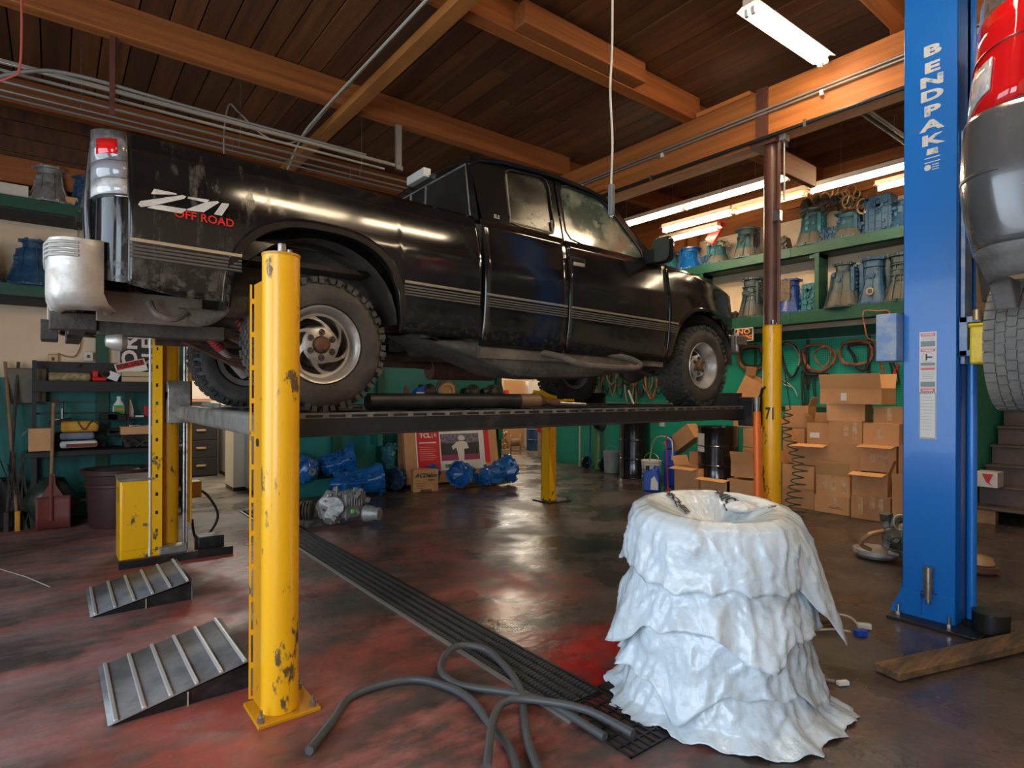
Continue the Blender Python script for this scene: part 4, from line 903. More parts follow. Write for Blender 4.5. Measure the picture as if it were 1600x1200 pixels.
# carriage and arm on the right flank
ca = MB(); ca.box(BX + .02, BX + .24, BY0 - .12, BY0 - .005, 2.02, 2.06); ca.box(BX + .02, BX + .24, BY0 - .12, BY0 - .005, 1.80, 1.84); ca.box(BX + .02, BX + .06, BY0 - .05, BY0 - .005, 1.80, 2.06)
ca.box(BX + .05, BX + .20, BY0 - .03, BY0 - .004, 1.75, 3.3)
cg = ca.build('carriage', M['bluel'], bp, bevel=.004)
MB().box(BX - .02, BX + .10, BY0 - .19, BY0 - .07, 1.745, 2.0).box(BX - .03, BX + .1, BY0 - .16, BY0 - .06, 1.98, 2.01).build('arm_lock', mat('clean yellow', (.85, .62, .01), .4, col2=(.5, .35, .02), scale=14, lo=.5, hi=.7), cg, bevel=.015)
MB().cyl((BX + .03, BY0 - .10, 2.03), (BX + .03, BY0 - .10, 2.10), .025, n=16).build('arm_pin', M['brass'], cg, bevel=.003)
MB().bar((BX + .15, BY0 - .10, 1.90), (4.25, .72, 1.90), .12, .10).bar((BX + .15, BY0 - .10, 1.90), (5.3, .6, 1.90), .12, .10).build('lift_arm', M['blackst'], cg, bevel=.006)
MB().bar((BX + .12, BY0 - .06, 2.75), (BX + .02, BY0 - .16, 2.15), .04, .05).build('safety_bar', M['mud'], cg)
def bface(cy, cz, o=.003): return lambda u, v: (BX - o, cy - u, cz + v)
letters = 'BENDPAK'
zs = [onX(1456, yy, BX).z for yy in (79, 105.5, 127, 149, 173, 196, 219)]
bw = mat('worn white lettering', (.60, .60, .56), .6, col2=(.25, .33, .45), scale=26, lo=.55, hi=.68)
for ch, z_ in zip(letters, zs):
    text_mesh('post_lettering', ch, .128, bw, bp, (lambda z0: lambda u, v: (BX - .003, 1.408 - u * 1.42, z0 + v * .74))(z_), bold=.006)
z_ = onX(1452, 238, BX).z
lg = MB()
lg.add([(BX - .003, 1.408 + a, z_ + b_) for a, b_ in ((.03, -.018), (-.04, -.018), (-.035, .022), (.025, .022))], [(0, 1, 2, 3)])
for k in range(2): lg.add([(BX - .003, 1.408 + a, z_ - .04 - k * .03 + b_) for a, b_ in ((.04, -.004), (-.05, -.002), (-.05, .004), (.04, .002))], [(0, 1, 2, 3)])
lg.cyl((BX - .003, 1.43, z_ - .105), (BX - .0045, 1.43, z_ - .105), .02, n=20)
for k in range(3): lg.add([(BX - .003, 1.385 + a, z_ - .09 - k * .016 + b_) for a, b_ in ((.02, -.003), (-.02, -.003), (-.02, .003), (.02, .003))], [(0, 1, 2, 3)])
lg.build('maker_emblem', bw, bp, smooth=False)
# warning label strip
lw = MB().box(BX - .0025, BX - .0005, 1.375, 1.475, 1.245, 1.975).build('warning_label', mat('label white', (.62, .63, .60), .5), bp, smooth=False)
def lab(y0, y1, z0, z1, mt, nm='label_print', o=.0035): return MB().box(BX - o, BX - .0026, y0, y1, z0, z1).build(nm, mt, lw, smooth=False)
lred = mat('label red', (.62, .14, .14), .5); lgr = mat('label grey', (.22, .24, .24), .5); lln = mat('label text', (.42, .43, .42), .6)
for z0, z1, mt in ((1.945, 1.965, lred), (1.875, 1.912, lgr), (1.84, 1.856, lred), (1.745, 1.765, lgr), (1.715, 1.73, lred), (1.60, 1.635, lgr), (1.565, 1.588, lred)): lab(1.383, 1.467, z0, z1, mt)
for z0 in (1.86, 1.735, 1.592): lab(1.376, 1.474, z0, z0 + .002, lred)
for k in range(12):
    z0 = 1.55 - k * .022; lab(1.39 + random.uniform(0, .02), 1.46, z0, z0 + .004, lln)
for k in range(4): lab(1.39, 1.46, 1.655 + k * .014, 1.659 + k * .014, lln)
for k in range(3): lab(1.39, 1.46, 1.92 + k * .008, 1.9225 + k * .008, lln)
cr = MB()
cr.tube([(BX - .003, 1.425 + .034 * math.cos(2 * PI * k / 24), 1.802 + .034 * math.sin(2 * PI * k / 24)) for k in range(24)], .0012, 4, closed=True)
cr.build('label_ring', lred, lw)
MB().box(BX - .0035, BX - .0026, 1.40, 1.432, 1.797, 1.807).box(BX - .0035, BX - .0026, 1.43, 1.438, 1.78, 1.825).build('label_pictogram', M['ink'], lw, smooth=False)
hz = MB()
for k in range(24):
    z0 = 1.26 + k * .0125
    for y0 in (1.376, 1.468): hz.add([(BX - .0036, y0, z0), (BX - .0036, y0 + .006, z0 + .005), (BX - .0036, y0 + .006, z0 + .010), (BX - .0036, y0, z0 + .005)], [(0, 1, 2, 3)])
for k in range(8):
    for z0 in (1.247, 1.556): hz.add([(BX - .0036, 1.38 + k * .012, z0), (BX - .0036, 1.386 + k * .012, z0), (BX - .0036, 1.390 + k * .012, z0 + .008), (BX - .0036, 1.384 + k * .012, z0 + .008)], [(0, 1, 2, 3)])
hz.build('hazard_border', M['ink'], lw, smooth=False)
text_mesh('label_print', 'WARNING', .014, M['white'], lw, lambda u, v: (BX - .004, 1.425 - u, 1.955 + v), bold=.0003)
text_mesh('label_print', 'WARNING', .013, M['white'], lw, lambda u, v: (BX - .004, 1.425 - u, 1.848 + v), bold=.0003)
text_mesh('label_print', 'DANGER', .015, M['white'], lw, lambda u, v: (BX - .004, 1.425 - u, 1.576 + v), bold=.0003)

# ================================================================ RAISED VEHICLE AT THE RIGHT EDGE
suv = thing('sport_utility_vehicle', 'dusty grey vehicle with red tail light raised beside the blue post at the right', 'car', (4.4, 0, 1.5))
def prof(z):      # half width and rear x by height (bulging bumper)
    t = (z - 2.05)
    if z < 2.24: return .86 + .26 * (z - 2.05), 3.50 - .45 * (z - 2.05)
    if z < 2.60: return .915 + .04 * math.sin((z - 2.24) / .36 * PI / 2), 3.39 - .06 * math.sin((z - 2.24) / .36 * PI / 2)
    return .952 - .05 * max(0, z - 2.75), 3.335 + .10 * max(0, z - 2.62)
def ring(z, x1=4.0, inset=0.):
    hw_, xr = prof(z); R_ = .34; pts = []
    for k in range(11):
        a = PI / 2 * k / 10; pts.append((xr + inset + R_ * (1 - math.sin(PI / 2 - a) if False else 1 - math.cos(a)) , (hw_ - inset) * 1.0 - R_ * (1 - math.sin(a)) * .62, z))
    out = [(xr + inset, 0, z), (xr + inset, .35, z), (xr + inset, pts[0][1] * .92, z)] + pts + [(x1, hw_ - inset, z)]
    return [(x, -y, z_) for x, y, z_ in reversed(out)][:-1] + out
def shell(name, zs_, mt, x1, inset=0., solid=.012, par=suv): return MB().grid([ring(z, x1, inset) for z in zs_]).build(name, mt, par, solid=solid, sharp=1.2)
b_ = shell('rear_bumper', [2.24, 2.27, 2.34, 2.42, 2.50, 2.58, 2.66, 2.74, 2.80, 2.83, 2.85], M['grey'], 3.98)
shell('crease_shade_strip', [2.552, 2.562, 2.572], mat('shadow grey', (.05, .05, .055), .4), 3.6, -.003, .004, b_)  # dark band painted around the bumper for the shade along its crease
# lower dusty fascia with a notch for the exhaust
rows = [ring(z, 3.95) for z in (2.24, 2.2, 2.15, 2.10)]
MB().grid(rows).build('lower_fascia', M['greyd'], suv, solid=.015)
MB().prism([(3.70, 2.13), (3.93, 2.13), (3.88, 2.0), (3.84, 1.98)], .78, .87, lambda u, v, h: (u, h, v)).build('mud_flap', M['greyd'], suv, bevel=.01)
MB().prism([(3.62, 2.10), (3.95, 2.10), (3.86, 1.99), (3.80, 1.98)], -.93, -.80, lambda u, v, h: (u, h, v)).build('mud_flap', M['greyd'], suv, bevel=.01)
# body above
shell('quarter_panel', [2.85, 2.9, 3.0, 3.15, 3.3, 3.45], M['grey'], 6.6, .02)
MB().box(3.98, 6.6, -.93, .93, 2.3, 3.2).build('body_side', M['grey'], suv, bevel=.05)
MB().box(3.6, 5.6, -.78, .78, 3.2, 3.95).build('cabin', M['glassd'], suv, bevel=.14)
MB().box(3.55, 5.5, -.74, .74, 3.90, 3.97).build('roof', M['grey'], suv, bevel=.03)
MB().box(6.6, 7.5, -.88, .88, 2.3, 2.98).build('hood', M['grey'], suv, bevel=.12)
MB().box(3.7, 7.3, -.55, .55, 2.05, 2.3).build('underbody', M['under'], suv, bevel=.03)
MB().cyl((3.55, .35, 2.12), (4.3, .35, 2.12), .09, n=16).build('muffler', M['rust'], suv)
MB().cyl((4.36, -.8, 1.83), (4.36, .8, 1.83), .05, n=12).build('rear_axle', M['mud'], suv)
# tail lights
def tring(z, o):
    r_ = ring(z, 4.0, .018 - o); h_ = len(r_) // 2; return r_[h_ + 2:-1]
for sd in (1, -1):
    def tlp(zs_, mt, nm, o, a=0, b_=None, par=suv):
        def zof(z, i, n): return z - .11 * (i / n) ** 1.2 * (1 if z < 2.99 else .6)
        rows = []
        for z in zs_:
            r_ = tring(z, o)[a:b_]; n = len(r_)
            rows.append([(x, sd * y, zof(z, i, n)) for i, (x, y, z2) in enumerate(r_)])
        return MB().grid(rows).build(nm, mt, par, solid=.008, sharp=1.2)
    t = tlp([2.87, 2.95, 3.05, 3.15, 3.25, 3.35], M['lens'], 'tail_light', .006)
    tlp([2.95, 3.0, 3.06, 3.10], M['lensw'], 'reverse_lamp', .012, 3, 10, t)
    tlp([3.16, 3.17], mat('lens seam', (.25, .01, .01), .3), 'lens_seam', .010, 0, None, t)
sw = thing('w', None, None); C.objects.unlink(sw); bpy.data.objects.remove(sw)
def suvwheel(x, y, s_):
    wt = thing('wheel', None, None, (0, 0, 0)); wt.location = (x - 4.4, y, 1.83 - 1.5); wt.parent = suv; WM[wt.name] = Matrix.Identity(4)
    hw = .125; c = (0, 0, 0); ax = (0, 1, 0)
    t = MB().lathe([(.22, -hw + .02), (.28, -hw - .008), (.34, -hw), (.362, -hw + .02), (.366, -hw + .03), (.366, hw - .03), (.362, hw - .02), (.34, hw), (.28, hw + .008), (.22, hw - .02)], c, ax, 56)
    n_ = 40
    for k in range(n_):
        for yo, wd_, ph, tw in ((-.097, .050, 0, .0), (-.047, .040, .5, .35), (0, .042, .2, -.3), (.047, .040, .7, .35), (.097, .050, .4, 0)):
            a = 2 * PI * (k + ph) / n_; R = Matrix.Rotation(-a, 3, 'Y') @ Matrix.Rotation(tw * .3, 3, 'X')
            t.cbox(R @ Vector((.369, 0, 0)) + Vector((0, yo, 0)), (.014, wd_, .050), R)
    t.build('tyre', M['rubberg'], wt, local=True, sharp=.5)
    MB().lathe([(.222, hw - .02), (.20, hw - .04), (.19, -hw + .03)], c, (0, s_, 0), 40).build('rim', M['alloy'], wt, local=True)
    m = MB()
    for k in range(5):
        a = 2 * PI * k / 5; m.bar((.03 * math.cos(a), s_ * .07, .03 * math.sin(a)), (.205 * math.cos(a), s_ * .09, .205 * math.sin(a)), .05, .02, up=(0, 1, 0))
    m.cyl((0, s_ * .05, 0), (0, s_ * .09, 0), .06, n=20).build('spokes', M['alloy'], wt, local=True)
    MB().lathe([(0, -.02), (.19, -.02)], c, (0, s_, 0), 30).build('brake_drum', M['mud'], wt, local=True)
for x, y, s_ in ((4.36, .835, 1), (4.36, -.835, -1), (6.9, .835, 1), (6.9, -.835, -1)): suvwheel(x, y, s_)

# ================================================================ TYRES IN PLASTIC BAGS
SX, SY = 2.70, 1.76
def bag(name, label, prof, amp, seed, nfold, skirt, c=(SX, SY), tilt=0., group='bagged tyres stacked on the floor'):
    """prof: list of (radius, z); folds grow along the profile; skirt(angle) = extra drop and flare"""
    N_ = 220; rows = []; m = len(prof)
    rnd = random.Random(seed); ph = [rnd.uniform(0, 2 * PI) for _ in range(6)]
    def fold(a):
        v = 0
        for i, f_ in enumerate((nfold, nfold * 1.7, nfold * .6, nfold * 2.9)):
            v += (1 - abs(math.sin(a * round(f_) / 2 + ph[i]))) ** 1.6 * (.9, .5, .8, .25)[i]
        return v - .9
    def surf(t, a):
        i = min(int(t * (m - 1)), m - 2); u = t * (m - 1) - i
        r = prof[i][0] * (1 - u) + prof[i + 1][0] * u; z = prof[i][1] * (1 - u) + prof[i + 1][1] * u
        g = max(0, (t - .30) / .70)
        cr_ = 1 - abs(noise.noise(Vector((5 * math.cos(a) + seed, 5 * math.sin(a) + z * 3, z * 5)))) * 2; cr2 = 1 - abs(noise.noise(Vector((13 * math.cos(a), 13 * math.sin(a) - z * 9, z * 12 + seed)))) * 2
        r += (.012 * cr_ ** 5 * (cr_ > 0) + .0045 * cr2 ** 4 * (cr2 > 0)) * min(1, g * 3)
        r += amp * g ** 1.2 * fold(a + .25 * g * math.sin(3 * a + ph[4])) + .020 * noise.noise(Vector((3 * math.cos(a) + seed, 3 * math.sin(a), z * 6))) + .006 * noise.noise(Vector((14 * math.cos(a), 14 * math.sin(a), z * 22 + seed)))
        dr, dz_ = skirt(a); r += dr * g ** 2; z += dz_ * g ** 2 + (.012 * math.sin(a * 17 + ph[2]) * g ** 3)
        if t < .3: z += .010 * noise.noise(Vector((r * math.cos(a) * 9, r * math.sin(a) * 9, seed)))
        z += tilt * (r * math.cos(a) * FW.x + r * math.sin(a) * FW.y)
        return Vector((c[0] + r * math.cos(a), c[1] + r * math.sin(a), max(z, .006)))
    K = 44
    for j in range(K + 1): rows.append([tuple(surf(j / K, 2 * PI * k / N_)) for k in range(N_)])
    o = MB().grid(rows, wrap=True).build(name, M['plastic'], None, loc=(c[0], c[1], 0), solid=.003, sharp=2.0)
    tag(o, label, 'bagged tyre', group); return o, surf
def bump_(a, a0, w_, h, d): # local tongue at angle a0
    t = abs((a - a0 + PI) % (2 * PI) - PI) / w_
    return (h * math.exp(-t * t * 2), d * math.exp(-t * t * 2))
def sk(*L):
    def f(a):
        r = d = 0
        for a0, w_, h, dd in L:
            x, y = bump_(a, a0, w_, h, dd); r += x; d += y
        return r, d
    return f
# angles: camera direction from the stack is towards (-.84,-.54): 212 deg ; image right = -38 deg ; image left = 142 deg
D = math.radians
bag('bagged_tyre', 'lowest bagged tyre, its creased film spread on the floor at the bottom of the stack', [(.30, .23), (.38, .24), (.42, .20), (.45, .12), (.47, .05), (.52, .01)], .036, 3, 11, sk((D(250), .6, .10, 0), (D(300), .5, .13, 0), (D(160), .5, .04, 0)))
bag('bagged_tyre', 'second bagged tyre from the floor with a long square flap hanging to the left', [(.30, .47), (.38, .48), (.415, .44), (.43, .36), (.44, .28), (.47, .19)], .030, 5, 9, sk((D(195), .30, .05, -.14), (D(150), .3, .05, .0), (D(285), .35, .06, -.10)))
bag('bagged_tyre', 'third bagged tyre from the floor with its film gathered into a pointed fold', [(.30, .71), (.37, .72), (.41, .68), (.43, .61), (.46, .54), (.49, .44)], .034, 8, 8, sk((D(148), .38, .06, -.16), (D(238), .35, .05, -.10), (D(205), .3, .0, .05)))
top, tsurf = bag('bagged_tyre', 'topmost bagged tyre with a dished film top printed in black and a dirty hem', [(.0, .862), (.10, .870), (.19, .915), (.27, .955), (.34, .972), (.40, .945), (.430, .88), (.437, .81), (.445, .74), (.46, .66)], .020, 12, 8, sk((D(298), .42, .15, -.28), (D(262), .3, .0, .02), (D(225), .5, .0, .03), (D(150), .5, .01, .03)), tilt=.065)
for i in range(4):
    zc = .118 + i * .226
    o = MB().lathe([(.20, -.10), (.28, -.115), (.36, -.10), (.385, -.06), (.385, .06), (.36, .10), (.28, .115), (.20, .10)], (SX, SY, zc), (0, 0, 1), 40, close=True)
    par = [x for x in C.objects if x.name.startswith('bagged_tyre')][i]
    WM[par.name] = Matrix.Translation((SX, SY, 0)); o.build('tyre', M['rubber'], par)
    # film top that closes each bag
def film(x, y):                    # height of the top film over (x, y)
    r = math.hypot(x - SX, y - SY); pr = [(.0, .862), (.10, .870), (.19, .915), (.27, .955), (.34, .972), (.40, .945)]
    for (a, za), (b, zb) in zip(pr, pr[1:]):
        if r <= b: return za + (zb - za) * (r - a) / (b - a) + .065 * ((x - SX) * FW.x + (y - SY) * FW.y) + .012 + .010 * (noise.noise(Vector(((x - SX) * 9, (y - SY) * 9, 12))))
    return .98
def onfilm(px, py):
    z = .93
    for _ in range(12): q_ = onZ(px, py, z); z = .5 * z + .5 * film(q_.x, q_.y)
    return onZ(px, py, z)
def filmtext(txt, px, py, size, ang):
    p = onfilm(px, py); ux, uy = math.cos(ang), math.sin(ang)
    def fn(u, v):
        x, y = p.x + ux * u - uy * v, p.y + uy * u + ux * v; return (x, y, film(x, y))
    text_mesh('film_print', txt, size, M['ink'], top, fn, bold=.003)
def filmline(px0, py0, px1, py1):
    a, b = onfilm(px0, py0), onfilm(px1, py1); m = MB(); n_ = 12
    for k in range(n_):
        if k % 3 == 2: continue
        p, q = a.lerp(b, k / n_), a.lerp(b, (k + 1) / n_)
        m.tube([(p.x, p.y, film(p.x, p.y) + .001), (q.x, q.y, film(q.x, q.y) + .001)], .0035, 4)
    m.build('film_print', M['ink'], top)
aF = YAW
filmtext('MICHEL', 1058, 783, .055, YAW + PI + .42)
filmtext('MICH', 1138, 787, .075, YAW + PI + .30)
filmtext('PS', 1206, 792, .05, YAW + PI - .5)
filmline(1112, 766, 1138, 802); filmline(1040, 766, 1060, 796)
# crumpled paper
pm_ = MB(); rows = []
for j in range(9):
    th = PI * j / 8; rows.append([(.075 * math.sin(th) * math.cos(a) * (1 + .35 * noise.noise(Vector((math.cos(a) * 2, math.sin(a) * 2, j * .7)))), .055 * math.sin(th) * math.sin(a) * (1 + .35 * noise.noise(Vector((math.cos(a) * 3, 5, j)))), .028 * math.cos(th) + .012 * noise.noise(Vector((a * 3, j, 2)))) for a in [2 * PI * k / 22 for k in range(22)]])
pp = onfilm(1157, 800)
pm_.T = Matrix.Translation((pp.x, pp.y, film(pp.x, pp.y) + .026)) @ Matrix.Rotation(YAW - PI / 2, 4, 'Z'); pm_.grid(rows, wrap=True)
tl_ = MB(); tl_.T = pm_.T; pm_.grid([[(.06 + .05 * u, .02 * v - .01, -.012 + .014 * math.sin(u * 6 + v * 3)) for v in (0, .5, 1)] for u in (0, .3, .6, 1)])
tag(pm_.build('crumpled_paper', M['paper'], None, loc=(pp.x, pp.y, .87), sharp=.35), 'crumpled white paper lying in the dish of the top bag', 'paper')

# ================================================================ RAMPS
def ramp(x0, y0, x1, y1, h, label):
    t = thing('drive_on_ramp', label, 'ramp', ((x0 + x1) / 2, (y0 + y1) / 2, 0), 0, 'folded steel ramps left of the near yellow post')
    n_ = 5; L_ = x1 - x0
    def top(u): return .012 + h * u
    deck = MB().grid([[(x0 + L_ * u, y, top(u)) for y in (y0, y1)] for u in [k / 10 for k in range(11)]]).build('deck', M['ramp'], t, solid=.006)
    for k in range(6):
        u = .05 + k * .18
        MB().bar((x0 + L_ * u, y0, top(u) + .008), (x0 + L_ * u, y1, top(u) + .008), .020, .016).build('rib', M['rampr'], t, bevel=.005)
    MB().box(x1 - .006, x1, y0, y1, 0, h).build('back_plate', M['ramp'], t)
    for y in (y0 + .02, y1 - .02): MB().prism([(x0 + .02, 0), (x1 - .01, 0), (x1 - .01, h - .01), (x0 + .02, .006)], y - .004, y + .004, lambda u, v, h_: (u, h_, v)).build('side_web', M['blackst'], t)
    MB().box(x0 + L_ * .52, x0 + L_ * .53, y0, y0 + .01, 0, h * .52).build('stiffener', M['rampr'], t)
ramp(.20, 4.92, .82, 5.63, .135, 'farther ribbed grey steel ramp, nearer the yellow cabinet')
ramp(.20, 3.26, .82, 3.99, .135, 'nearer ribbed grey steel ramp, beside the near yellow post')

# ================================================================ TRENCH DRAIN
td = tag(MB().box(1.92, 2.235, 2.12, 8.2, -.004, .006).build('trench_cover', M['blackst'], None, loc=(2.07, 5, 0), smooth=False), 'long perforated dark metal trench cover crossing the floor', 'drain cover')
WM[td.name] = Matrix.Translation((2.07, 5, 0))
MB().box(1.905, 1.925, 2.0, 8.2, 0, .016).build('bright_edge', M['galv'], td)
MB().box(2.23, 2.245, 2.0, 8.2, 0, .012).build('edge', M['blackst'], td)
tb = MB()
yy = 2.13
while yy < 8.18:
    for r_ in range(5):
        cx = 1.952 + r_ * .062; tb.add([(cx - .024, yy, .006), (cx - .012, yy + .003, .017), (cx + .012, yy + .003, .017), (cx + .024, yy, .006), (cx - .012, yy + .014, .006), (cx + .012, yy + .014, .006)],
                                         [(0, 1, 2, 3), (1, 4, 5, 2), (0, 4, 1), (3, 2, 5)])
    yy += .026 if yy < 5 else .05
tag(tb.build('raised_teeth', mat('worn tooth metal', (.13, .13, .13), .4, metal=.6), td, smooth=False), kind='stuff')
gr = thing('drain_grate', 'open barred drain grate at the bottom edge beside the bagged tyres', 'drain grate', (2.07, 1.9, 0))
gf = MB()
for k in range(7): gf.box(1.93, 2.235, 2.105 - k * .075 - .005, 2.105 - k * .075 + .005, -.02, .008)
gf.build('cross_bar', M['blackst'], gr)
for k in range(8): MB().box(1.93 + k * .043, 1.938 + k * .043, 1.65, 2.1, -.02, .010).build('bar', M['blackst'], gr)
tag(MB().box(2.26, 2.44, 1.5, 2.16, 0, .012).build('steel_plate', M['blackst'], None, loc=(2.35, 1.85, 0)), 'flat dark steel plate beside the drain grate', 'plate')
# ================================================================ HOSE
hp = [(.86, 2.50), (1.028, 2.666), (1.165, 2.811), (1.334, 2.842), (1.525, 2.781), (1.617, 2.608), (1.638, 2.432), (1.59, 2.2), (1.55, 2.0), (1.45, 1.8)]
hp2 = [(1.93, 1.80), (1.922, 2.155), (1.84, 2.355), (1.715, 2.516), (1.66, 2.62), (1.655, 2.74), (1.76, 2.861), (1.893, 2.913), (1.998, 2.801), (1.973, 2.554), (1.879, 2.326), (1.76, 2.16), (1.62, 1.95), (1.5, 1.7)]
hp3 = [(1.36, 1.9), (1.6, 2.18), (1.75, 2.25), (1.88, 2.13), (1.98, 1.95), (2.0, 1.7)]
tag(MB().tube(smooth_path([(x, y, .022) for x, y in hp], 8), .0195, 12).build('rubber_hose', M['hose'], None, loc=(1.3, 2.6, 0)), 'grey rubber hose in a wide arc at the bottom edge', 'hose')
tag(MB().tube(smooth_path([(x, y, .024 + (.04 if 4 < i < 9 else 0) * math.sin((i - 4) / 5 * PI)) for i, (x, y) in enumerate(hp2)], 8), .0195, 12).build('rubber_hose', M['hose'], None, loc=(1.8, 2.5, 0)), 'grey rubber hose looped over the trench cover', 'hose')
tag(MB().tube(smooth_path([(x, y, .06) for x, y in hp3], 8), .0185, 12).build('rubber_hose', M['hose'], None, loc=(1.8, 2.0, 0)), 'short run of grey hose leading to the drain grate', 'hose')
# ================================================================ PLANK, STRUT ON FLOOR
a, b_ = Vector((3.60, 1.28, .028)), Vector((5.2, .78, .028))
tag(MB().bar(a, b_, .145, .045).build('wooden_plank', M['oldwood'], None, loc=(4.1, 1.15, 0), bevel=.006), 'weathered wooden plank lying in front of the blue post', 'plank')
jk = thing('brake_caliper', 'rusty brake part with wires beside the bagged tyres', 'vehicle part', (4.0, 1.95, 0))
MB().bar((3.55, 2.1, .05), (4.15, 1.78, .03), .06, .03).bar((3.6, 2.0, .12), (3.95, 1.9, .05), .08, .04).cbox((3.8, 2.02, .08), (.2, .14, .10)).build('casting', M['rust'], jk, bevel=.012)
MB().lathe([(.0, -.02), (.09, -.02), (.10, 0), (.085, .03), (.04, .05), (0, .05)], (3.42, 1.98, .10), (-.5, -.7, .3), 18).build('disc', M['alud'], jk)
MB().tube(smooth_path([(3.75, 1.98, .10), (3.95, 1.88, .11), (4.15, 1.72, .08), (4.19, 1.66, .03)], 6), .007, 6).build('wire', M['cable'], jk)
MB().tube(smooth_path([(3.75, 1.95, .07), (3.85, 1.82, .03), (3.98, 1.72, .03), (4.05, 1.65, .02)], 6), .007, 6).build('wire', M['cable'], jk)
MB().cbox((4.21, 1.63, .025), (.08, .035, .03), Matrix.Rotation(-.9, 3, 'Z')).build('connector', M['whitepl'], jk)
MB().cbox((4.08, 1.60, .022), (.07, .045, .035), Matrix.Rotation(-.6, 3, 'Z')).build('connector', M['bluepl'], jk)
MB().tube(smooth_path([(3.30, 1.80, .20), (3.28, 1.66, .08), (3.30, 1.56, .01), (3.28, 1.46, .012), (3.30, 1.42, .012)], 6), .008, 6).build('wire', M['cabg'], jk)
MB().cbox((3.31, 1.385, .014), (.06, .025, .02), Matrix.Rotation(-.5, 3, 'Z')).build('connector', M['white'], jk)
# ================================================================ GREEN WALL SHELVING
sh_ = thing('wall_shelf', 'long dark green two tier wall shelf holding painted castings', 'shelf', (8.9, 5, 2.7))
SF = 8.72; UZ, LZ = 3.745, 2.775
for z in (UZ, LZ):
    MB().box(SF, WX - .05, 2.75, 9.6, z - .04, z).build('shelf_board', M['green'], sh_, bevel=.003)
    for a, b_ in ((2.75, 4.40), (4.404, 6.9), (6.904, 9.6)): MB().box(SF - .02, SF, a, b_, z - .17 if z < 3 else z - .14, z + .004).build('front_rail', M['green'], sh_, bevel=.003)
    MB().box(SF + .1, WX - .05, 2.75, 9.6, z - .14, z - .10).build('under_rail', M['green'], sh_)
for y_ in (4.02, 5.95, 7.9, 2.8):
    MB().box(SF - .005, SF + .30, y_ - .02, y_ + .02, LZ, UZ - .14).build('upright', M['green'], sh_, bevel=.003)
    MB().box(SF - .01, SF + .02, y_ - .03, y_ + .03, LZ, UZ - .14).build('upright_face', M['green'], sh_)
    MB().box(SF + .02, SF + .30, y_ - .02, y_ + .12, UZ - .20, UZ - .14).build('cleat', M['green'], sh_)

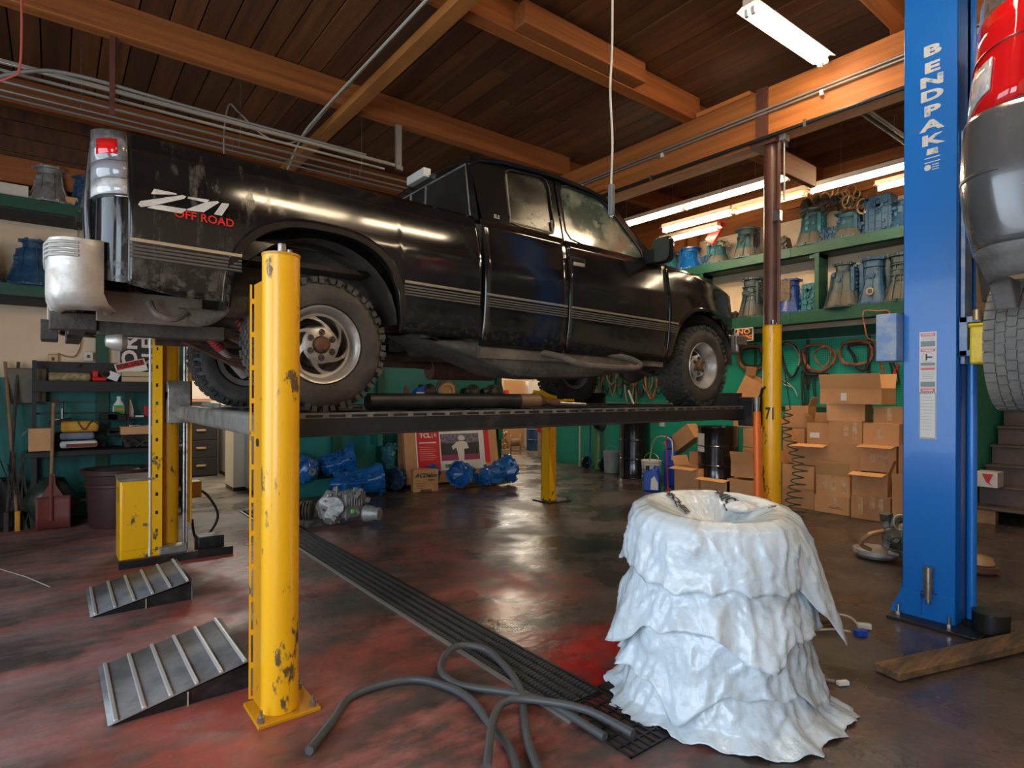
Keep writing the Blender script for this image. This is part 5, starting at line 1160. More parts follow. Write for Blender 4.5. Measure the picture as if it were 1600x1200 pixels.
# ---------------------------------------------------------------- castings
def bell(name, label, px, py, z, h, w_, mt, kind=0, seed=1, X_=8.93, group='rebuilt gearbox housings on the green shelves', rz=0., dark=None, cat='gearbox housing'):
    """bell housing standing on its flange: flared skirt, ribbed barrel, flanged neck, bolt bosses, side pan"""
    p = onX(px, py, X_); rnd = random.Random(seed); t = thing(name, label, cat, (X_, p.y, z), rz, group)
    r = w_ / 2; R2 = r * .62; m = MB()
    pr = [(r, 0), (r, .02 * h / .45), (r * .97, .05 * h), (r * .86, .18 * h), (r * .74, .34 * h), (R2, .46 * h)]
    N_ = 28; rows = []
    for rr, zz_ in pr + [(R2 * .98, .6 * h), (R2 * .92, .74 * h), (R2 * .80, .80 * h)]:
        rows.append([(rr * math.cos(a) * (1 + .04 * math.cos(5 * a + seed)), rr * .82 * math.sin(a) * 1 if False else rr * math.sin(a), zz_) for a in [2 * PI * k / N_ for k in range(N_)]])
    sk_ = MB().grid(rows[:5], wrap=True); sk_.add([rows[0][k] for k in range(N_)], [tuple(range(N_))]); sk_.build('bell_skirt', {'grey green casting': M['skirt'], 'dark slate casting': M['dskirt']}.get(mt.name, mt), t, local=True, sharp=.7)
    m.grid(rows[4:], wrap=True); m.add([rows[-1][k] for k in range(N_)], [tuple(range(N_))])
    body = m.build('bell_body', mt, t, local=True, sharp=.7)
    fl = MB()
    for k in range(10):
        a = 2 * PI * k / 10; fl.cyl((r * math.cos(a), r * math.sin(a), 0), (r * math.cos(a), r * math.sin(a), .035), .022, n=8)
    fl.lathe([(r * .9, 0), (r * 1.04, 0), (r * 1.04, .018), (r * .9, .022)], n=28)
    fl.build('bell_flange', mt, t, local=True)
    rb = MB()
    for k in range(8 if kind != 2 else 14):
        a = 2 * PI * k / (8 if kind != 2 else 14) + .2
        rb.bar((r * .92 * math.cos(a), r * .92 * math.sin(a), .05 * h), (R2 * 1.02 * math.cos(a), R2 * 1.02 * math.sin(a), .50 * h), .012, .03, up=(math.cos(a), math.sin(a), 0))
        rb.bar((R2 * 1.03 * math.cos(a), R2 * 1.03 * math.sin(a), .46 * h), (R2 * .9 * math.cos(a), R2 * .9 * math.sin(a), .78 * h), .014, .03, up=(math.cos(a), math.sin(a), 0))
    if kind == 2:
        for q in range(4): rb.lathe([(R2 * .95, (.42 + q * .11) * h), (R2 * 1.12, (.43 + q * .11) * h), (R2 * 1.12, (.45 + q * .11) * h), (R2 * .95, (.46 + q * .11) * h)], n=24)
    rb.build('casting_ribs', mt, t, local=True)['kind'] = 'stuff'
    nk = MB(); rn = R2 * (.62 if kind in (0, 3) else .95)
    nk.lathe([(R2 * .7, .78 * h), (rn, .80 * h), (rn, .93 * h), (rn * 1.22, .935 * h), (rn * 1.24, .985 * h), (rn * .8, h), (rn * .55, .985 * h), (rn * .5, .9 * h), (0, .9 * h)], n=20)
    for k in range(6):
        a = 2 * PI * k / 6; nk.cyl((rn * 1.22 * math.cos(a), rn * 1.22 * math.sin(a), .93 * h), (rn * 1.22 * math.cos(a), rn * 1.22 * math.sin(a), 1.0 * h), .018, n=8)
    nk.build('neck_flange', mt, t, local=True)
    sp = MB()                         # pan rail with bosses on the side
    sa = rnd.choice((-1, 1)) if kind != 3 else 1
    for k in range(7): sp.cbox((-.3 * R2 + rnd.uniform(-.02, .02), sa * R2 * 1.05 * -1, (.34 + .09 * k) * h), (.05, .05, .035))
    sp.cbox((-.1 * R2, -sa * R2 * .92, .60 * h), (R2 * 1.3, .05, .52 * h)); sp.cyl((-R2 * .95, 0, .60 * h), (-R2 * 1.12, 0, .60 * h), .032, n=12)
    for k in range(5): sp.cbox((-R2 * .7 + rnd.uniform(-.03, .03), rnd.uniform(-.8, .8) * R2 * .8, rnd.uniform(.45, .75) * h), (.06, rnd.uniform(.03, .07), rnd.uniform(.03, .06)))
    sp.build('side_bosses', dark or mt, t, local=True, bevel=.004)['kind'] = 'stuff'
    return t
def block(name, label, px, py, z, h, w_, mt, seed=1, X_=8.93, group='rebuilt gearbox housings on the green shelves', cat='gearbox housing', d=.26, taper=.8):
    """upright case: tapered box with ribs, ports and bolted flange"""
    p = onX(px, py, X_); rnd = random.Random(seed); t = thing(name, label, cat, (X_, p.y, z), 0, group)
    m = MB(); a, b_ = w_ / 2, w_ / 2 * taper
    m.add([(-d / 2, -a, 0), (d / 2, -a, 0), (d / 2, a, 0), (-d / 2, a, 0), (-d / 2, -b_, h), (d / 2, -b_, h), (d / 2, b_, h), (-d / 2, b_, h)], [(0, 3, 2, 1), (4, 5, 6, 7), (0, 1, 5, 4), (1, 2, 6, 5), (2, 3, 7, 6), (3, 0, 4, 7)])
    m.build('case', mt, t, local=True, bevel=.02)
    r = MB()
    for k in range(4):
        yy_ = -a * .7 + k * a * .45; r.box(-d / 2 - .012, -d / 2 + .01, yy_ - .006, yy_ + .006, .04, h * .95)
    for k in range(5): z_ = h * (.12 + .18 * k); r.box(-d / 2 - .010, -d / 2 + .01, -b_, b_, z_, z_ + .012)
    r.build('casting_ribs', mt, t, local=True)['kind'] = 'stuff'
    q = MB()
    for k in range(10): q.cbox((-d / 2 - .01, rnd.uniform(-b_ * .8, b_ * .8), rnd.uniform(.08, .92) * h), (.03, rnd.uniform(.03, .06), rnd.uniform(.02, .06)))
    for k in range(8):
        s_ = -1 if k % 2 else 1; z_ = h * (k + .5) / 8; yb = a + (b_ - a) * z_ / h; q.cyl((-d / 2 + .02, s_ * yb, z_), (-d / 2 - .02, s_ * yb, z_), .018, n=8)
    q.lathe([(.0, 0), (b_ * .45, 0), (b_ * .5, .02), (b_ * .35, .03), (b_ * .3, .0)], (-d / 2, 0, h * .75), (-1, 0, 0), 16)
    q.build('bosses', mt, t, local=True, bevel=.003)['kind'] = 'stuff'
    return t
U, Lw = UZ, LZ
bell('gearbox_housing', 'teal housing on the upper shelf just behind the truck mirror', 1047, 420, U, .42, .34, M['tealm'], 2, 1)
bell('gearbox_housing', 'bright blue bell housing on the upper shelf', 1078, 415, U, .40, .48, M['bluec'], 1, 2)
bell('gearbox_housing', 'short grey teal bell housing with tangled parts on top, right of the bright blue one', 1122, 405, U, .40, .46, M['tealg'], 0, 3, dark=M['tealm'])
block('oil_cooler', 'small dark finned cooler between two housings on the upper shelf', 1106, 412, U, .17, .18, M['dbluec'], 4, cat='engine part', X_=8.82, taper=1, d=.1)
bell('gearbox_housing', 'large grey teal bell housing left of the brown column', 1168, 400, U, .50, .50, M['tealg'], 1, 5, dark=M['oily'])
block('parts_cluster', 'dark leafy cluster of parts just right of the brown column on the upper shelf', 1225, 388, U, .24, .22, M['oily'], 6, cat='engine part', d=.2, taper=.5)
bell('gearbox_housing', 'grey topped teal bell housing right of the brown column on the upper shelf', 1270, 385, U, .56, .50, M['tealg'], 1, 7, dark=M['tealm'])
block('valve_body', 'short blue green finned block between two bell housings', 1299, 377, U, .21, .22, M['dbluec'], 8, cat='engine part', X_=8.86, taper=1, d=.14)
bell('gearbox_housing', 'teal bell housing with dark printed marks on its skirt', 1326, 375, U, .40, .46, M['tealg'], 1, 9, dark=M['dbluec'])
block('valve_body', 'small lumpy dark blue part leaning beside the tall casting', 1350, 364, U, .22, .16, M['dbluec'], 10, cat='engine part', d=.12, taper=.7)
block('gearbox_case', 'tall blocky dark blue casting beside the blue lift post on the upper shelf', 1377, 362, U, .52, .36, M['dbluec'], 11, taper=.88)
bell('gearbox_housing', 'dark housing half hidden by the blue lift post on the upper shelf', 1412, 362, U, .40, .40, M['dbluec'], 0, 12)
bell('gearbox_housing', 'ribbed grey bell housing on the lower shelf left of the brown column', 1176, 497, Lw, .66, .46, M['dcast'], 2, 13)
block('valve_body', 'small dark part with a red ring at the left end of the lower shelf', 1146, 500, Lw, .14, .20, M['oily'], 14, cat='engine part', d=.14)
g_ = bell('gearbox_housing', 'deep blue housing with a brown gasketed face on the lower shelf', 1235, 492, Lw, .54, .42, mat('deep blue casting', (.012, .055, .26), .35, col2=(.02, .09, .32), scale=6, lo=.5, hi=.7, bump=.4), 1, 15)
fp = MB(); fp.cbox((-.14, .06, .36), (.03, .26, .34)); fp.build('gasketed_face', mat('greasy brown valve face', (.13, .085, .045), .5, col2=(.03, .025, .02), scale=22, lo=.45, hi=.58, bump=.8), g_, local=True, bevel=.01)
block('gearbox_case', 'narrow teal casting on the lower shelf against the green upright', 1269, 490, Lw, .42, .24, M['tealm'], 16, taper=.7)
bell('gearbox_housing', 'broad grey bell housing with a small neck, right of the green upright', 1319, 486, Lw, .66, .56, M['dcast'], 0, 17, dark=M['dbluec'])
bell('gearbox_housing', 'dark blue grey housing with a brass port, second right of the green upright', 1366, 482, Lw, .66, .44, M['dbluec'], 1, 18)
bell('gearbox_housing', 'ribbed grey housing half hidden by the blue lift post on the lower shelf', 1410, 480, Lw, .66, .46, M['dcast'], 2, 19)
p = onX(1360, 455, 8.72)
tag(MB().lathe([(.03, 0), (.05, .0), (.05, .02), (.03, .02)], (8.72, p.y, p.z), (-1, 0, 0), 18, close=True).build('brass_port', M['brass'], None, loc=tuple(p)), 'round brass port ring on the dark housing of the lower shelf', 'ring')
# small parts piled on housings
for i, (px, py, lb) in enumerate(((1110, 378, 'pale tangle of clips on top of the short housing'), (1130, 381, 'pale fittings on the housing next to the hanging red part'))):
    p = onX(px, py, 8.9); m = MB(); rnd = random.Random(i)
    for k in range(14): m.cyl((8.9 + rnd.uniform(-.06, .06), p.y + rnd.uniform(-.09, .09), p.z + rnd.uniform(-.05, .04)), (8.9 + rnd.uniform(-.06, .06), p.y + rnd.uniform(-.09, .09), p.z + rnd.uniform(-.05, .05)), .012, n=6)
    tag(m.build('small_fittings', mat('pale yellow metal', (.50, .44, .28), .45, metal=.4), None, loc=tuple(p)), lb, 'fittings', kind='stuff')
# rings and gaskets hanging over the upper shelf
rail = tag(MB().box(8.95, 9.0, 2.8, 4.6, 4.42, 4.46).build('hanging_rail', M['wood'], None, loc=(8.97, 3.7, 4.44)), 'wooden rail with nails over the upper shelf', 'rail')
rnd = random.Random(5)
for i, (px, py, rr, ky) in enumerate(((1268, 313, .12, .8), (1287, 313, .11, .9), (1294, 300, .09, .8), (1306, 298, .08, .8), (1315, 300, .09, .7), (1322, 305, .07, .8), (1319, 300, .05, .8), (1325, 315, .09, .8), (1320, 313, .06, .9), (1333, 315, .07, .7), (1339, 303, .06, .8), (1348, 322, .10, .7), (1362, 306, .09, .7), (1330, 297, .08, .8), (1311, 308, .07, .9))):
    p = onX(px, py, 8.86 - .02 * (i % 4)); a0 = rnd.uniform(-.5, .5)
    m = MB().tube([(p.x + .5 * rr * math.cos(a) * math.sin(a0), p.y + rr * ky * math.cos(a) * math.cos(a0), p.z + rr * math.sin(a)) for a in [2 * PI * k / 24 for k in range(24)]], .008 + .003 * (i % 3), 6, closed=True)
    o = m.build('hanging_ring', M['brass'] if i % 3 else M['gasket'], None, loc=tuple(p)); tag(o, 'thin metal ring in the bunch hanging over the upper shelf', 'ring', 'rings hanging above the upper shelf')
m = MB(); c0 = onX(1305, 318, 8.9)
for k in range(34): 
    q = Vector((8.9 + rnd.uniform(-.12, .05), c0.y + rnd.uniform(-.38, .42), c0.z + rnd.uniform(-.10, .12))); m.cbox(q, (rnd.uniform(.03, .08), rnd.uniform(.04, .1), rnd.uniform(.04, .1)), Matrix.Rotation(rnd.uniform(0, 3), 3, 'X'))
tag(m.build('hanging_parts', M['oily'], None, loc=tuple(c0), bevel=.006), 'dark clutter of small parts hanging among the rings', 'parts', kind='stuff')
c0 = onX(1331, 331, 8.85)
m = MB().lathe([(.05, 0), (.13, 0), (.13, .03), (.05, .03)], (c0.x, c0.y, c0.z), (0, .1, 1), 20, close=True)
for k in range(18): m.cyl((c0.x + .13 * math.cos(k * PI / 9), c0.y + .13 * math.sin(k * PI / 9), c0.z), (c0.x + .15 * math.cos(k * PI / 9), c0.y + .15 * math.sin(k * PI / 9), c0.z + .03), .01, n=5)
tag(m.build('clutch_pack', M['rust'], None, loc=tuple(c0)), 'rusty toothed clutch disc hanging under the rings', 'clutch disc')
# red part hanging near the lights
p = onX(1118, 362, 8.3); R = Matrix.Rotation(.62, 3, 'X')
tag(MB().cbox(p, (.06, .17, .36), R).cyl(p + Vector((0, .08, .2)), p + Vector((0, .12, .6)), .006, n=5).build('red_hanging_part', M['redpl'], None, loc=tuple(p), bevel=.02), 'glossy red part hanging at a slant under the lights', 'part')
# wooden crates standing above the left end of the upper shelf
for i, (px, py, lb) in enumerate(((1043, 378, 'orange lit wooden slat leftmost above the upper shelf'), (1062, 380, 'orange lit wooden slat second above the bright blue housing'), (1083, 378, 'orange lit wooden slat behind the short housing'))):
    p = onX(px, py, 9.05); tag(MB().box(9.02, 9.10, p.y - .10, p.y + .10, UZ + .36, 4.5).build('hanging_board', M['wood'], None, loc=(9.05, p.y, 4.1), bevel=.006), lb, 'board')

# ---------------------------------------------------------------- gaskets on the pegboard
def gask(pts, r, mt, label, X_=9.13, grp='gaskets hanging on the pegboard wall', nm='hanging_gasket', cat='gasket', k=3, wob=.012):
    r = r * 1.25
    P_ = []
    for i, (px, py) in enumerate(pts):
        q = onX(px, py, X_ - .02 * (i % 2)); P_.append(q)
    c = sum(P_, Vector()) / len(P_)
    o = MB().tube(smooth_path(P_, k, closed=True), r, 6, closed=True).build(nm, mt, None, loc=tuple(c)); tag(o, label, cat, grp); return o
G, GB = M['gasket'], M['gasketb']
gask([(1156, 546), (1188, 543), (1192, 574), (1160, 573)], .022, G, 'brown rectangular gasket left of the far yellow post')
gask([(1161, 548), (1186, 547), (1188, 570), (1163, 568)], .012, GB, 'black liner inside the leftmost rectangular gasket', X_=9.10)
gask([(1222, 538), (1240, 537), (1249, 550), (1250, 565), (1240, 588), (1230, 583), (1222, 560)], .016, GB, 'black irregular gasket right of the far yellow post')
gask([(1224, 537), (1242, 537), (1250, 552), (1247, 572), (1250, 560), (1240, 541)], .007, M['galv'], 'pale wire like gasket over the black irregular one', X_=9.08)
gask([(1258, 542), (1290, 540), (1306, 557), (1290, 578), (1268, 578), (1257, 562)], .020, G, 'brown hexagonal gasket in the middle of the pegboard')
gask([(1272, 555), (1289, 541), (1299, 553), (1287, 574)], .010, G, 'thin brown diamond gasket over the hexagonal one', X_=9.08)
gask([(1254, 545), (1262, 560), (1258, 577), (1272, 582), (1290, 583), (1262, 585), (1253, 566)], .012, GB, 'black sagging gasket under the hexagonal one', X_=9.11)
gask([(1317, 537), (1358, 535), (1359, 565), (1318, 567)], .020, G, 'large brown square gasket left of the blue control box')
gask([(1325, 540), (1334, 556), (1340, 575), (1353, 577), (1360, 552), (1361, 538)], .018, GB, 'dark curved gasket behind the large square one')
gask([(1349, 487), (1352, 513), (1357, 529), (1379, 530), (1384, 510), (1390, 487), (1372, 486)], .009, G, 'thin rust brown gasket hanging from the lower shelf edge', X_=8.703)
gask([(1369, 532), (1391, 533), (1392, 540), (1374, 545), (1378, 570), (1386, 600), (1376, 570), (1369, 545)], .012, G, 'long twisted brown gasket beside the blue control box', X_=9.06)
gask([(1378, 550), (1390, 565), (1396, 590), (1405, 600), (1400, 575), (1388, 555)], .010, GB, 'black looped strip at the right end of the pegboard')
gask([(1256, 583), (1262, 600), (1268, 585), (1264, 602), (1258, 596)], .010, GB, 'small black clip bundle under the hexagonal gasket')
gask([(1252, 585), (1254, 640), (1257, 640), (1256, 585)], .010, GB, 'black strap hanging straight down the pegboard')
gask([(1272, 588), (1272, 618), (1274, 618), (1275, 588), (1292, 585), (1292, 583)], .006, GB, 'thin bent black rod on the pegboard')
gask([(1222, 592), (1232, 590), (1224, 600), (1240, 606), (1246, 620), (1238, 604)], .006, M['galv'], 'thin pale wire hanger right of the far yellow post')
for i in range(26):      # dense row of gaskets seen under the truck
    r_ = random.Random(40 + i); px = 905 + i * 5.6 + r_.uniform(-2, 2); hh = r_.uniform(26, 60); ww = r_.uniform(6, 14); y0 = 572 + r_.uniform(-6, 10)
    gask([(px, y0), (px + ww, y0 + 4), (px + ww * 1.2, y0 + hh * .5), (px + ww * .5, y0 + hh), (px - 2, y0 + hh * .55)], r_.uniform(.008, .016), [G, GB, GB, M['cabg'], G][i % 5], 'gasket in the dense dark row seen below the truck', X_=9.12 - .01 * (i % 5), grp='gaskets seen under the truck')
p0, p1 = onX(1388, 607, 9.14), onX(1403, 572, 9.14)
tag(MB().cyl(p0, p1, .022, n=10).cyl(p1, p1 + (p1 - p0) * .12, .012, n=8).build('red_rod', M['redpl'], None, loc=tuple(p0)), 'bright red rod leaning at the right end of the pegboard', 'rod')
p0, p1 = onX(982, 610, 9.0), onX(990, 631, 9.0)
tag(MB().cyl(p0, p1, .02, n=8).build('white_strip', M['white'], None, loc=tuple(p0)), 'short white strip hanging among the gaskets under the truck', 'strip')
# NO SMOKING sign on the shelf rail
a, b_ = onX(1148, 514, 8.69), onX(1177, 532, 8.69)
sg = tag(MB().box(8.685, 8.692, b_.y, a.y, b_.z, a.z).build('no_smoking_sign', M['white'], None, loc=(8.69, (a.y + b_.y) / 2, (a.z + b_.z) / 2), bevel=.001), 'small black and orange NO SMOKING sign below the lower shelf', 'sign')
MB().box(8.682, 8.6845, b_.y + .012, a.y - .012, b_.z + .012, a.z - .012).build('sign_face', M['ink'], sg, smooth=False)
mo_ = mat('sign orange', (.90, .28, .10), .5); ym, zm = (a.y + b_.y) / 2, (a.z + b_.z) / 2
text_mesh('sign_text', 'NO', .11, mo_, sg, lambda u, v: (8.681, ym - u * 1.3, zm + .045 + v), bold=.003)
text_mesh('sign_text', 'SMOKING', .085, mo_, sg, lambda u, v: (8.681, ym - u * .82, zm - .045 + v), bold=.003)

# ================================================================ CARDBOARD BOXES
BI = [0]; STK = []
def cbox(rect, X_, depth, label, flaps='', tape=0, rz=0., tilt=0., mark=0, group='cardboard boxes heaped by the pegboard wall'):
    """rect = pixel rectangle of the face towards the room on plane X_; flaps: letters f b l r (front back left right), upper case = hanging out"""
    x0, y0, x1, y1 = rect; A, B = onX(x0, y0, X_), onX(x1, y1, X_)
    ym_ = (A.y + B.y) / 2; w_ = abs(A.y - B.y); h = A.z - B.z; zb = B.z
    if zb < .06: zb, h = .003, A.z - .003
    else:
        c_ = [t_ for (a_, b2, t_, x_) in STK if a_ < ym_ + w_ * .35 and b2 > ym_ - w_ * .35 and abs(t_ - zb) < .17 and abs(x_ - X_) < .35]
        if c_: t_ = max(c_) + .002; h = h + zb - t_; zb = t_
    if not tilt: STK.append((ym_ - w_ / 2, ym_ + w_ / 2, zb + h, X_))
    BI[0] += 1
    t = thing('cardboard_box', label, 'box', (X_, ym_, zb), 0, group, R=(Matrix.Rotation(rz, 3, 'Z') @ Matrix.Rotation(tilt, 3, 'X')))
    s_ = w_ / 2; th = .006
    m = MB()
    m.box(0, th, -s_, s_, 0, h).box(depth - th, depth, -s_, s_, 0, h).box(th, depth - th, -s_, -s_ + th, 0, h).box(th, depth - th, s_ - th, s_, 0, h).box(th, depth - th, -s_ + th, s_ - th, 0, th)
    if not flaps: m.box(0, depth, -s_, -.002, h - .001, h + .004).box(0, depth, .002, s_, h - .001, h + .004)
    m.build('box_body', M['cardb'], t, local=True, smooth=False)
    def flap(kind):
        L_ = depth * .48 if kind in 'fbFB' else w_ * .5
        if kind in 'fb' or kind in 'FB':
            x = 0 if kind in 'fF' else depth; out = -1 if kind in 'fF' else 1
            L_ = min(w_, depth) * .45
            up_ = {'f': (out * .25, .97), 'b': (out * .2, .98), 'F': (out * .95, -.15), 'B': (out * .8, .6)}[kind]
            q = [(x, -s_ + .004, h), (x, s_ - .004, h), (x + up_[0] * L_, s_ - .004, h + up_[1] * L_), (x + up_[0] * L_, -s_ + .004, h + up_[1] * L_)]
        else:
            y = s_ if kind in 'lL' else -s_; out = 1 if y > 0 else -1; L_ = min(w_, depth) * .45
            up_ = (.35, .93) if kind.islower() else (.93, .1)
            q = [(.004, y, h), (depth - .004, y, h), (depth - .004, y + out * up_[0] * L_, h + up_[1] * L_), (.004, y + out * up_[0] * L_, h + up_[1] * L_)]
        MB().add(q, [(0, 1, 2, 3)]).build('flap', M['cardin'], t, local=True, smooth=False, solid=.006)
    for k in flaps: flap(k)
    for k in range(tape):
        r_ = random.Random(BI[0] * 7 + k); yy_ = (-s_ * .55 + k * s_ * .5 + r_.uniform(-.03, .03)) if tape > 1 else r_.uniform(-.2, .1) * s_
        MB().box(-.0012 - .0003 * k, 0, yy_ - .026, yy_ + .026, h * r_.uniform(.12, .5), h * r_.uniform(.8, 1)).build('tape_strip', M['tape'], t, local=True, smooth=False)
    if mark:
        pm2 = MB(); 
        for k in range(4): pm2.box(-.0016, -.001, -s_ * .6 + k * .03, s_ * .2 - k * .02, h * .30 + k * .016, h * .30 + k * .016 + .005)
        pm2.build('box_print', M['ink'], t, local=True, smooth=False)
    return t
cbox((1222, 760, 1272, 798), 8.02, .42, 'floor level box immediately right of the far yellow post', rz=.03)
cbox((1222, 724, 1272, 759), 8.02, .40, 'open box on the second layer right of the far yellow post', 'lb', rz=-.02)
cbox((1273, 772, 1327, 804), 8.0, .42, 'floor level box with one tape strip under the tall taped flap', tape=1, mark=1)
cbox((1275, 740, 1328, 771), 8.01, .40, 'second layer box whose tall front flap carries three tape strips', 'f', tape=3)
cbox((1330, 772, 1391, 812), 7.95, .44, 'floor level box with crinkled tape, third from the far yellow post', tape=3, rz=.02)
cbox((1332, 736, 1386, 771), 7.98, .40, 'open box on the second layer left of the blue lift post', 'bFr', rz=.05)
cbox((1394, 760, 1450, 814), 7.92, .44, 'tall floor box partly hidden behind the blue lift post', 'f', tape=1)
cbox((1293, 692, 1345, 740), 8.12, .38, 'flat box in the third layer below the big taped face', rz=.01)
cbox((1295, 657, 1347, 691), 8.12, .36, 'box with glossy creased tape in the middle of the heap', tape=2)
cbox((1345, 694, 1400, 738), 8.12, .38, 'box with two tape strips right of the middle of the heap', 'F', tape=3)
cbox((1348, 661, 1405, 692), 8.10, .36, 'brown taped box near the blue lift post at eye height of the heap', tape=1, rz=-.04)
cbox((1404, 695, 1450, 758), 8.12, .36, 'plain box behind the left edge of the blue lift post')
cbox((1241, 692, 1292, 724), 8.10, .40, 'crushed open box with a sagging lid right of the far yellow post', 'lF', rz=.10)
cbox((1222, 668, 1258, 722), 8.20, .34, 'tall box right of the far yellow post with a dark open side', 'l', rz=-.12)
lblbox = cbox((1262, 660, 1297, 686), 8.14, .34, 'open box with a white shipping label on its flap', 'bl', rz=.16)
cbox((1293, 631, 1350, 659), 8.14, .38, 'upper box of the heap just under the large open box', rz=.14)
cbox((1365, 636, 1420, 661), 8.14, .36, 'upper box against the blue lift post', tape=1)
bigbox = cbox((1281, 607, 1378, 634), 8.10, .42, 'large wide open box on top of the heap with raised flaps', 'fb', rz=-.03)
cbox((1228, 634, 1262, 659), 8.28, .30, 'small open box at the top left of the heap', 'r', rz=.1)
# left of the far yellow post
cbox((1053, 728, 1092, 775), 7.62, .36, 'box with its left flap hanging out, nearest the blue jug', 'lF', rz=-.06)
cbox((1077, 705, 1112, 730), 8.0, .30, 'open box behind the one nearest the blue jug', 'b')
cbox((1094, 745, 1140, 778), 7.66, .34, 'low open box with its lid folded forward over the bagged tyres', 'Fb')
cbox((1112, 720, 1142, 745), 7.95, .30, 'open box in front of the black drum', 'r')
cbox((1142, 721, 1178, 748), 7.70, .34, 'box with a raised flap in front of the orange pole', 'f')
cbox((1136, 748, 1178, 790), 7.66, .36, 'floor level box left of the orange pole')
cbox((1178, 722, 1196, 790), 7.75, .36, 'narrow box face squeezed beside the orange pole')
cbox((1160, 670, 1192, 700), 8.25, .34, 'box high behind the orange pole', rz=-.12)
cbox((1160, 700, 1192, 722), 8.15, .36, 'box below the high one behind the orange pole', rz=-.05)
cbox((1044, 672, 1090, 700), 8.3, .26, 'long tilted box leaning left of the black drum', tilt=-.62)
cbox((1146, 590, 1178, 628), 8.5, .3, 'tilted open box behind the front tyre of the truck', 'l', tilt=.5)
cbox((1146, 628, 1178, 668), 8.52, .3, 'added plain box propping up the tilted one behind the front tyre')  # extra box added to give the tilted one something to stand on
# label on one box
q = onX(1318, 620, 8.09)
MB().box(8.092, 8.094, q.y - .035, q.y + .035, q.z - .05, q.z + .05).build('shipping_label', M['white'], bigbox)
MB().cbox((-.0, 0, .0), (.002, .12, .07)).build('shipping_label', M['white'], lblbox, local=True).location = (-.004, .05, .12)
# ================================================================ DRUMS, PAILS, JUG
def drum(loc, r, h, mt, label, name='steel_drum', lbl=True):
    t = thing(name, label, 'drum', loc, 0)
    m = MB().lathe([(0, .0), (r - .01, 0), (r, .012), (r, .02), (r - .006, .03), (r - .006, h * .32), (r + .003, h * .33), (r + .003, h * .345), (r - .006, h * .355), (r - .006, h * .65), (r + .003, h * .66), (r + .003, h * .675), (r - .006, h * .685), (r - .006, h - .03), (r, h - .02), (r, h), (r - .012, h), (r - .014, h - .018), (0, h - .018)], n=40)
    m.build('drum_shell', mt, t, local=True)
    MB().cyl((r * .5, 0, h - .018), (r * .5, 0, h - .002), .03, n=12).build('bung', M['steel'], t, local=True)
    return t
d1 = drum((8.02, 5.17, .18), .30, .88, M['drum'], 'black steel drum with a pale paper label among the boxes')
rows = [[(-.302 * math.cos(a), -.302 * math.sin(a), z) for z in (.50, .78)] for a in [-.75 + k * .09 for k in range(8)]]
MB().grid(rows).build('drum_label', M['whitepl'], d1, local=True)
tag(MB().box(7.7, 8.35, 4.85, 5.5, 0, .17).build('assumed_drum_pallet', M['oldwood'], None, loc=(8, 5.17, 0)), 'assumed low wooden block under the labelled black drum', 'pallet')  # block assumed under the drum to bring its top to height
drum((8.55, 7.25, .003), .29, 1.05, M['drum'], 'tall black drum standing beside the white fluid pail')
p = onX(1034, 655, 9.15); tag(MB().box(9.145, 9.168, p.y - .05, p.y + .05, p.z - .14, p.z + .14).build('white_tag', M['whitepl'], None, loc=tuple(p)), 'narrow white panel beside the tall black drum', 'tag')
drum((10.55, 12.45, .003), .28, .86, M['bdrum'], 'blue steel drum in the back room')
def pail(loc, r, h, mt, label, name='pail'):
    t = thing(name, label, 'bucket', loc)
    MB().lathe([(0, 0), (r * .88, 0), (r * .9, .01), (r * .985, h * .8), (r * 1.03, h * .81), (r * 1.03, h * .84), (r, h * .85), (r * 1.01, h * .93), (r * 1.05, h * .94), (r * 1.05, h), (r * .98, h), (r * .95, h * .97), (0, h * .95)], n=32).build('pail_body', mt, t, local=True)
    MB().tube([(-.25 * r - r * .9 * math.cos(a) * .0 - r * .9 , r * 1.03 * math.cos(a), h * .78 - r * .9 * math.sin(a)) for a in [PI * k / 12 for k in range(13)]] if mt == M['alu'] else [(0, r * 1.03 * math.cos(a), h * .9 + r * 1.0 * math.sin(a)) for a in [PI * k / 12 for k in range(13)]], .005, 6).build('handle', M['galv'], t, local=True)
    return t
pail((8.72, 7.99, .003), .155, .42, mat('grey pail plastic', (.36, .38, .37), .5, col2=(.26, .27, .27), scale=6, lo=.4, hi=.7), 'pale grey pail left of the tall black drum')
pw = pail((8.20, 6.58, .003), .17, .40, M['whitepl'], 'white transmission fluid pail with black and gold print, handle up')
rows = [[(-.172 * math.cos(a), -.172 * math.sin(a), z) for z in (.05, .19)] for a in [-.9 + k * .18 for k in range(11)]]
MB().grid(rows).build('pail_print', M['ink'], pw, local=True)
for txt, zc, mt, sz, of in (('advance', .245, M['ink'], .085, .174), ('ATF+M', .135, M['white'], .075, .1745), ('FLUID', .205, M['brass'], .04, .1742)):
    text_mesh('pail_lettering', txt, sz, mt, pw, (lambda zc, of: lambda u, v: (-of * math.cos(.45 + u / .17 - .45 + .15) , -of * math.sin(u / .17 + .15) , zc + v))(zc, of), local=True, bold=.001)
jg = thing('oil_jug', 'blue plastic oil jug with a white label beside the white pail', 'jug', (7.55, 6.05, .003), .5)
MB().prism([(-.13, 0), (.13, 0), (.13, .22), (.09, .34), (.03, .36), (-.13, .30)], -.07, .07, lambda u, v, h: (h, -u, v)).build('jug_body', M['bluepl'], jg, local=True, bevel=.02)
MB().cyl((0, .07, .33), (0, .07, .40), .03, n=14).build('cap', M['blackpl'], jg, local=True)
MB().tube([(0, -.02, .34), (0, -.05, .40), (0, -.10, .38), (0, -.12, .28)], .018, 8).build('handle', M['bluepl'], jg, local=True)
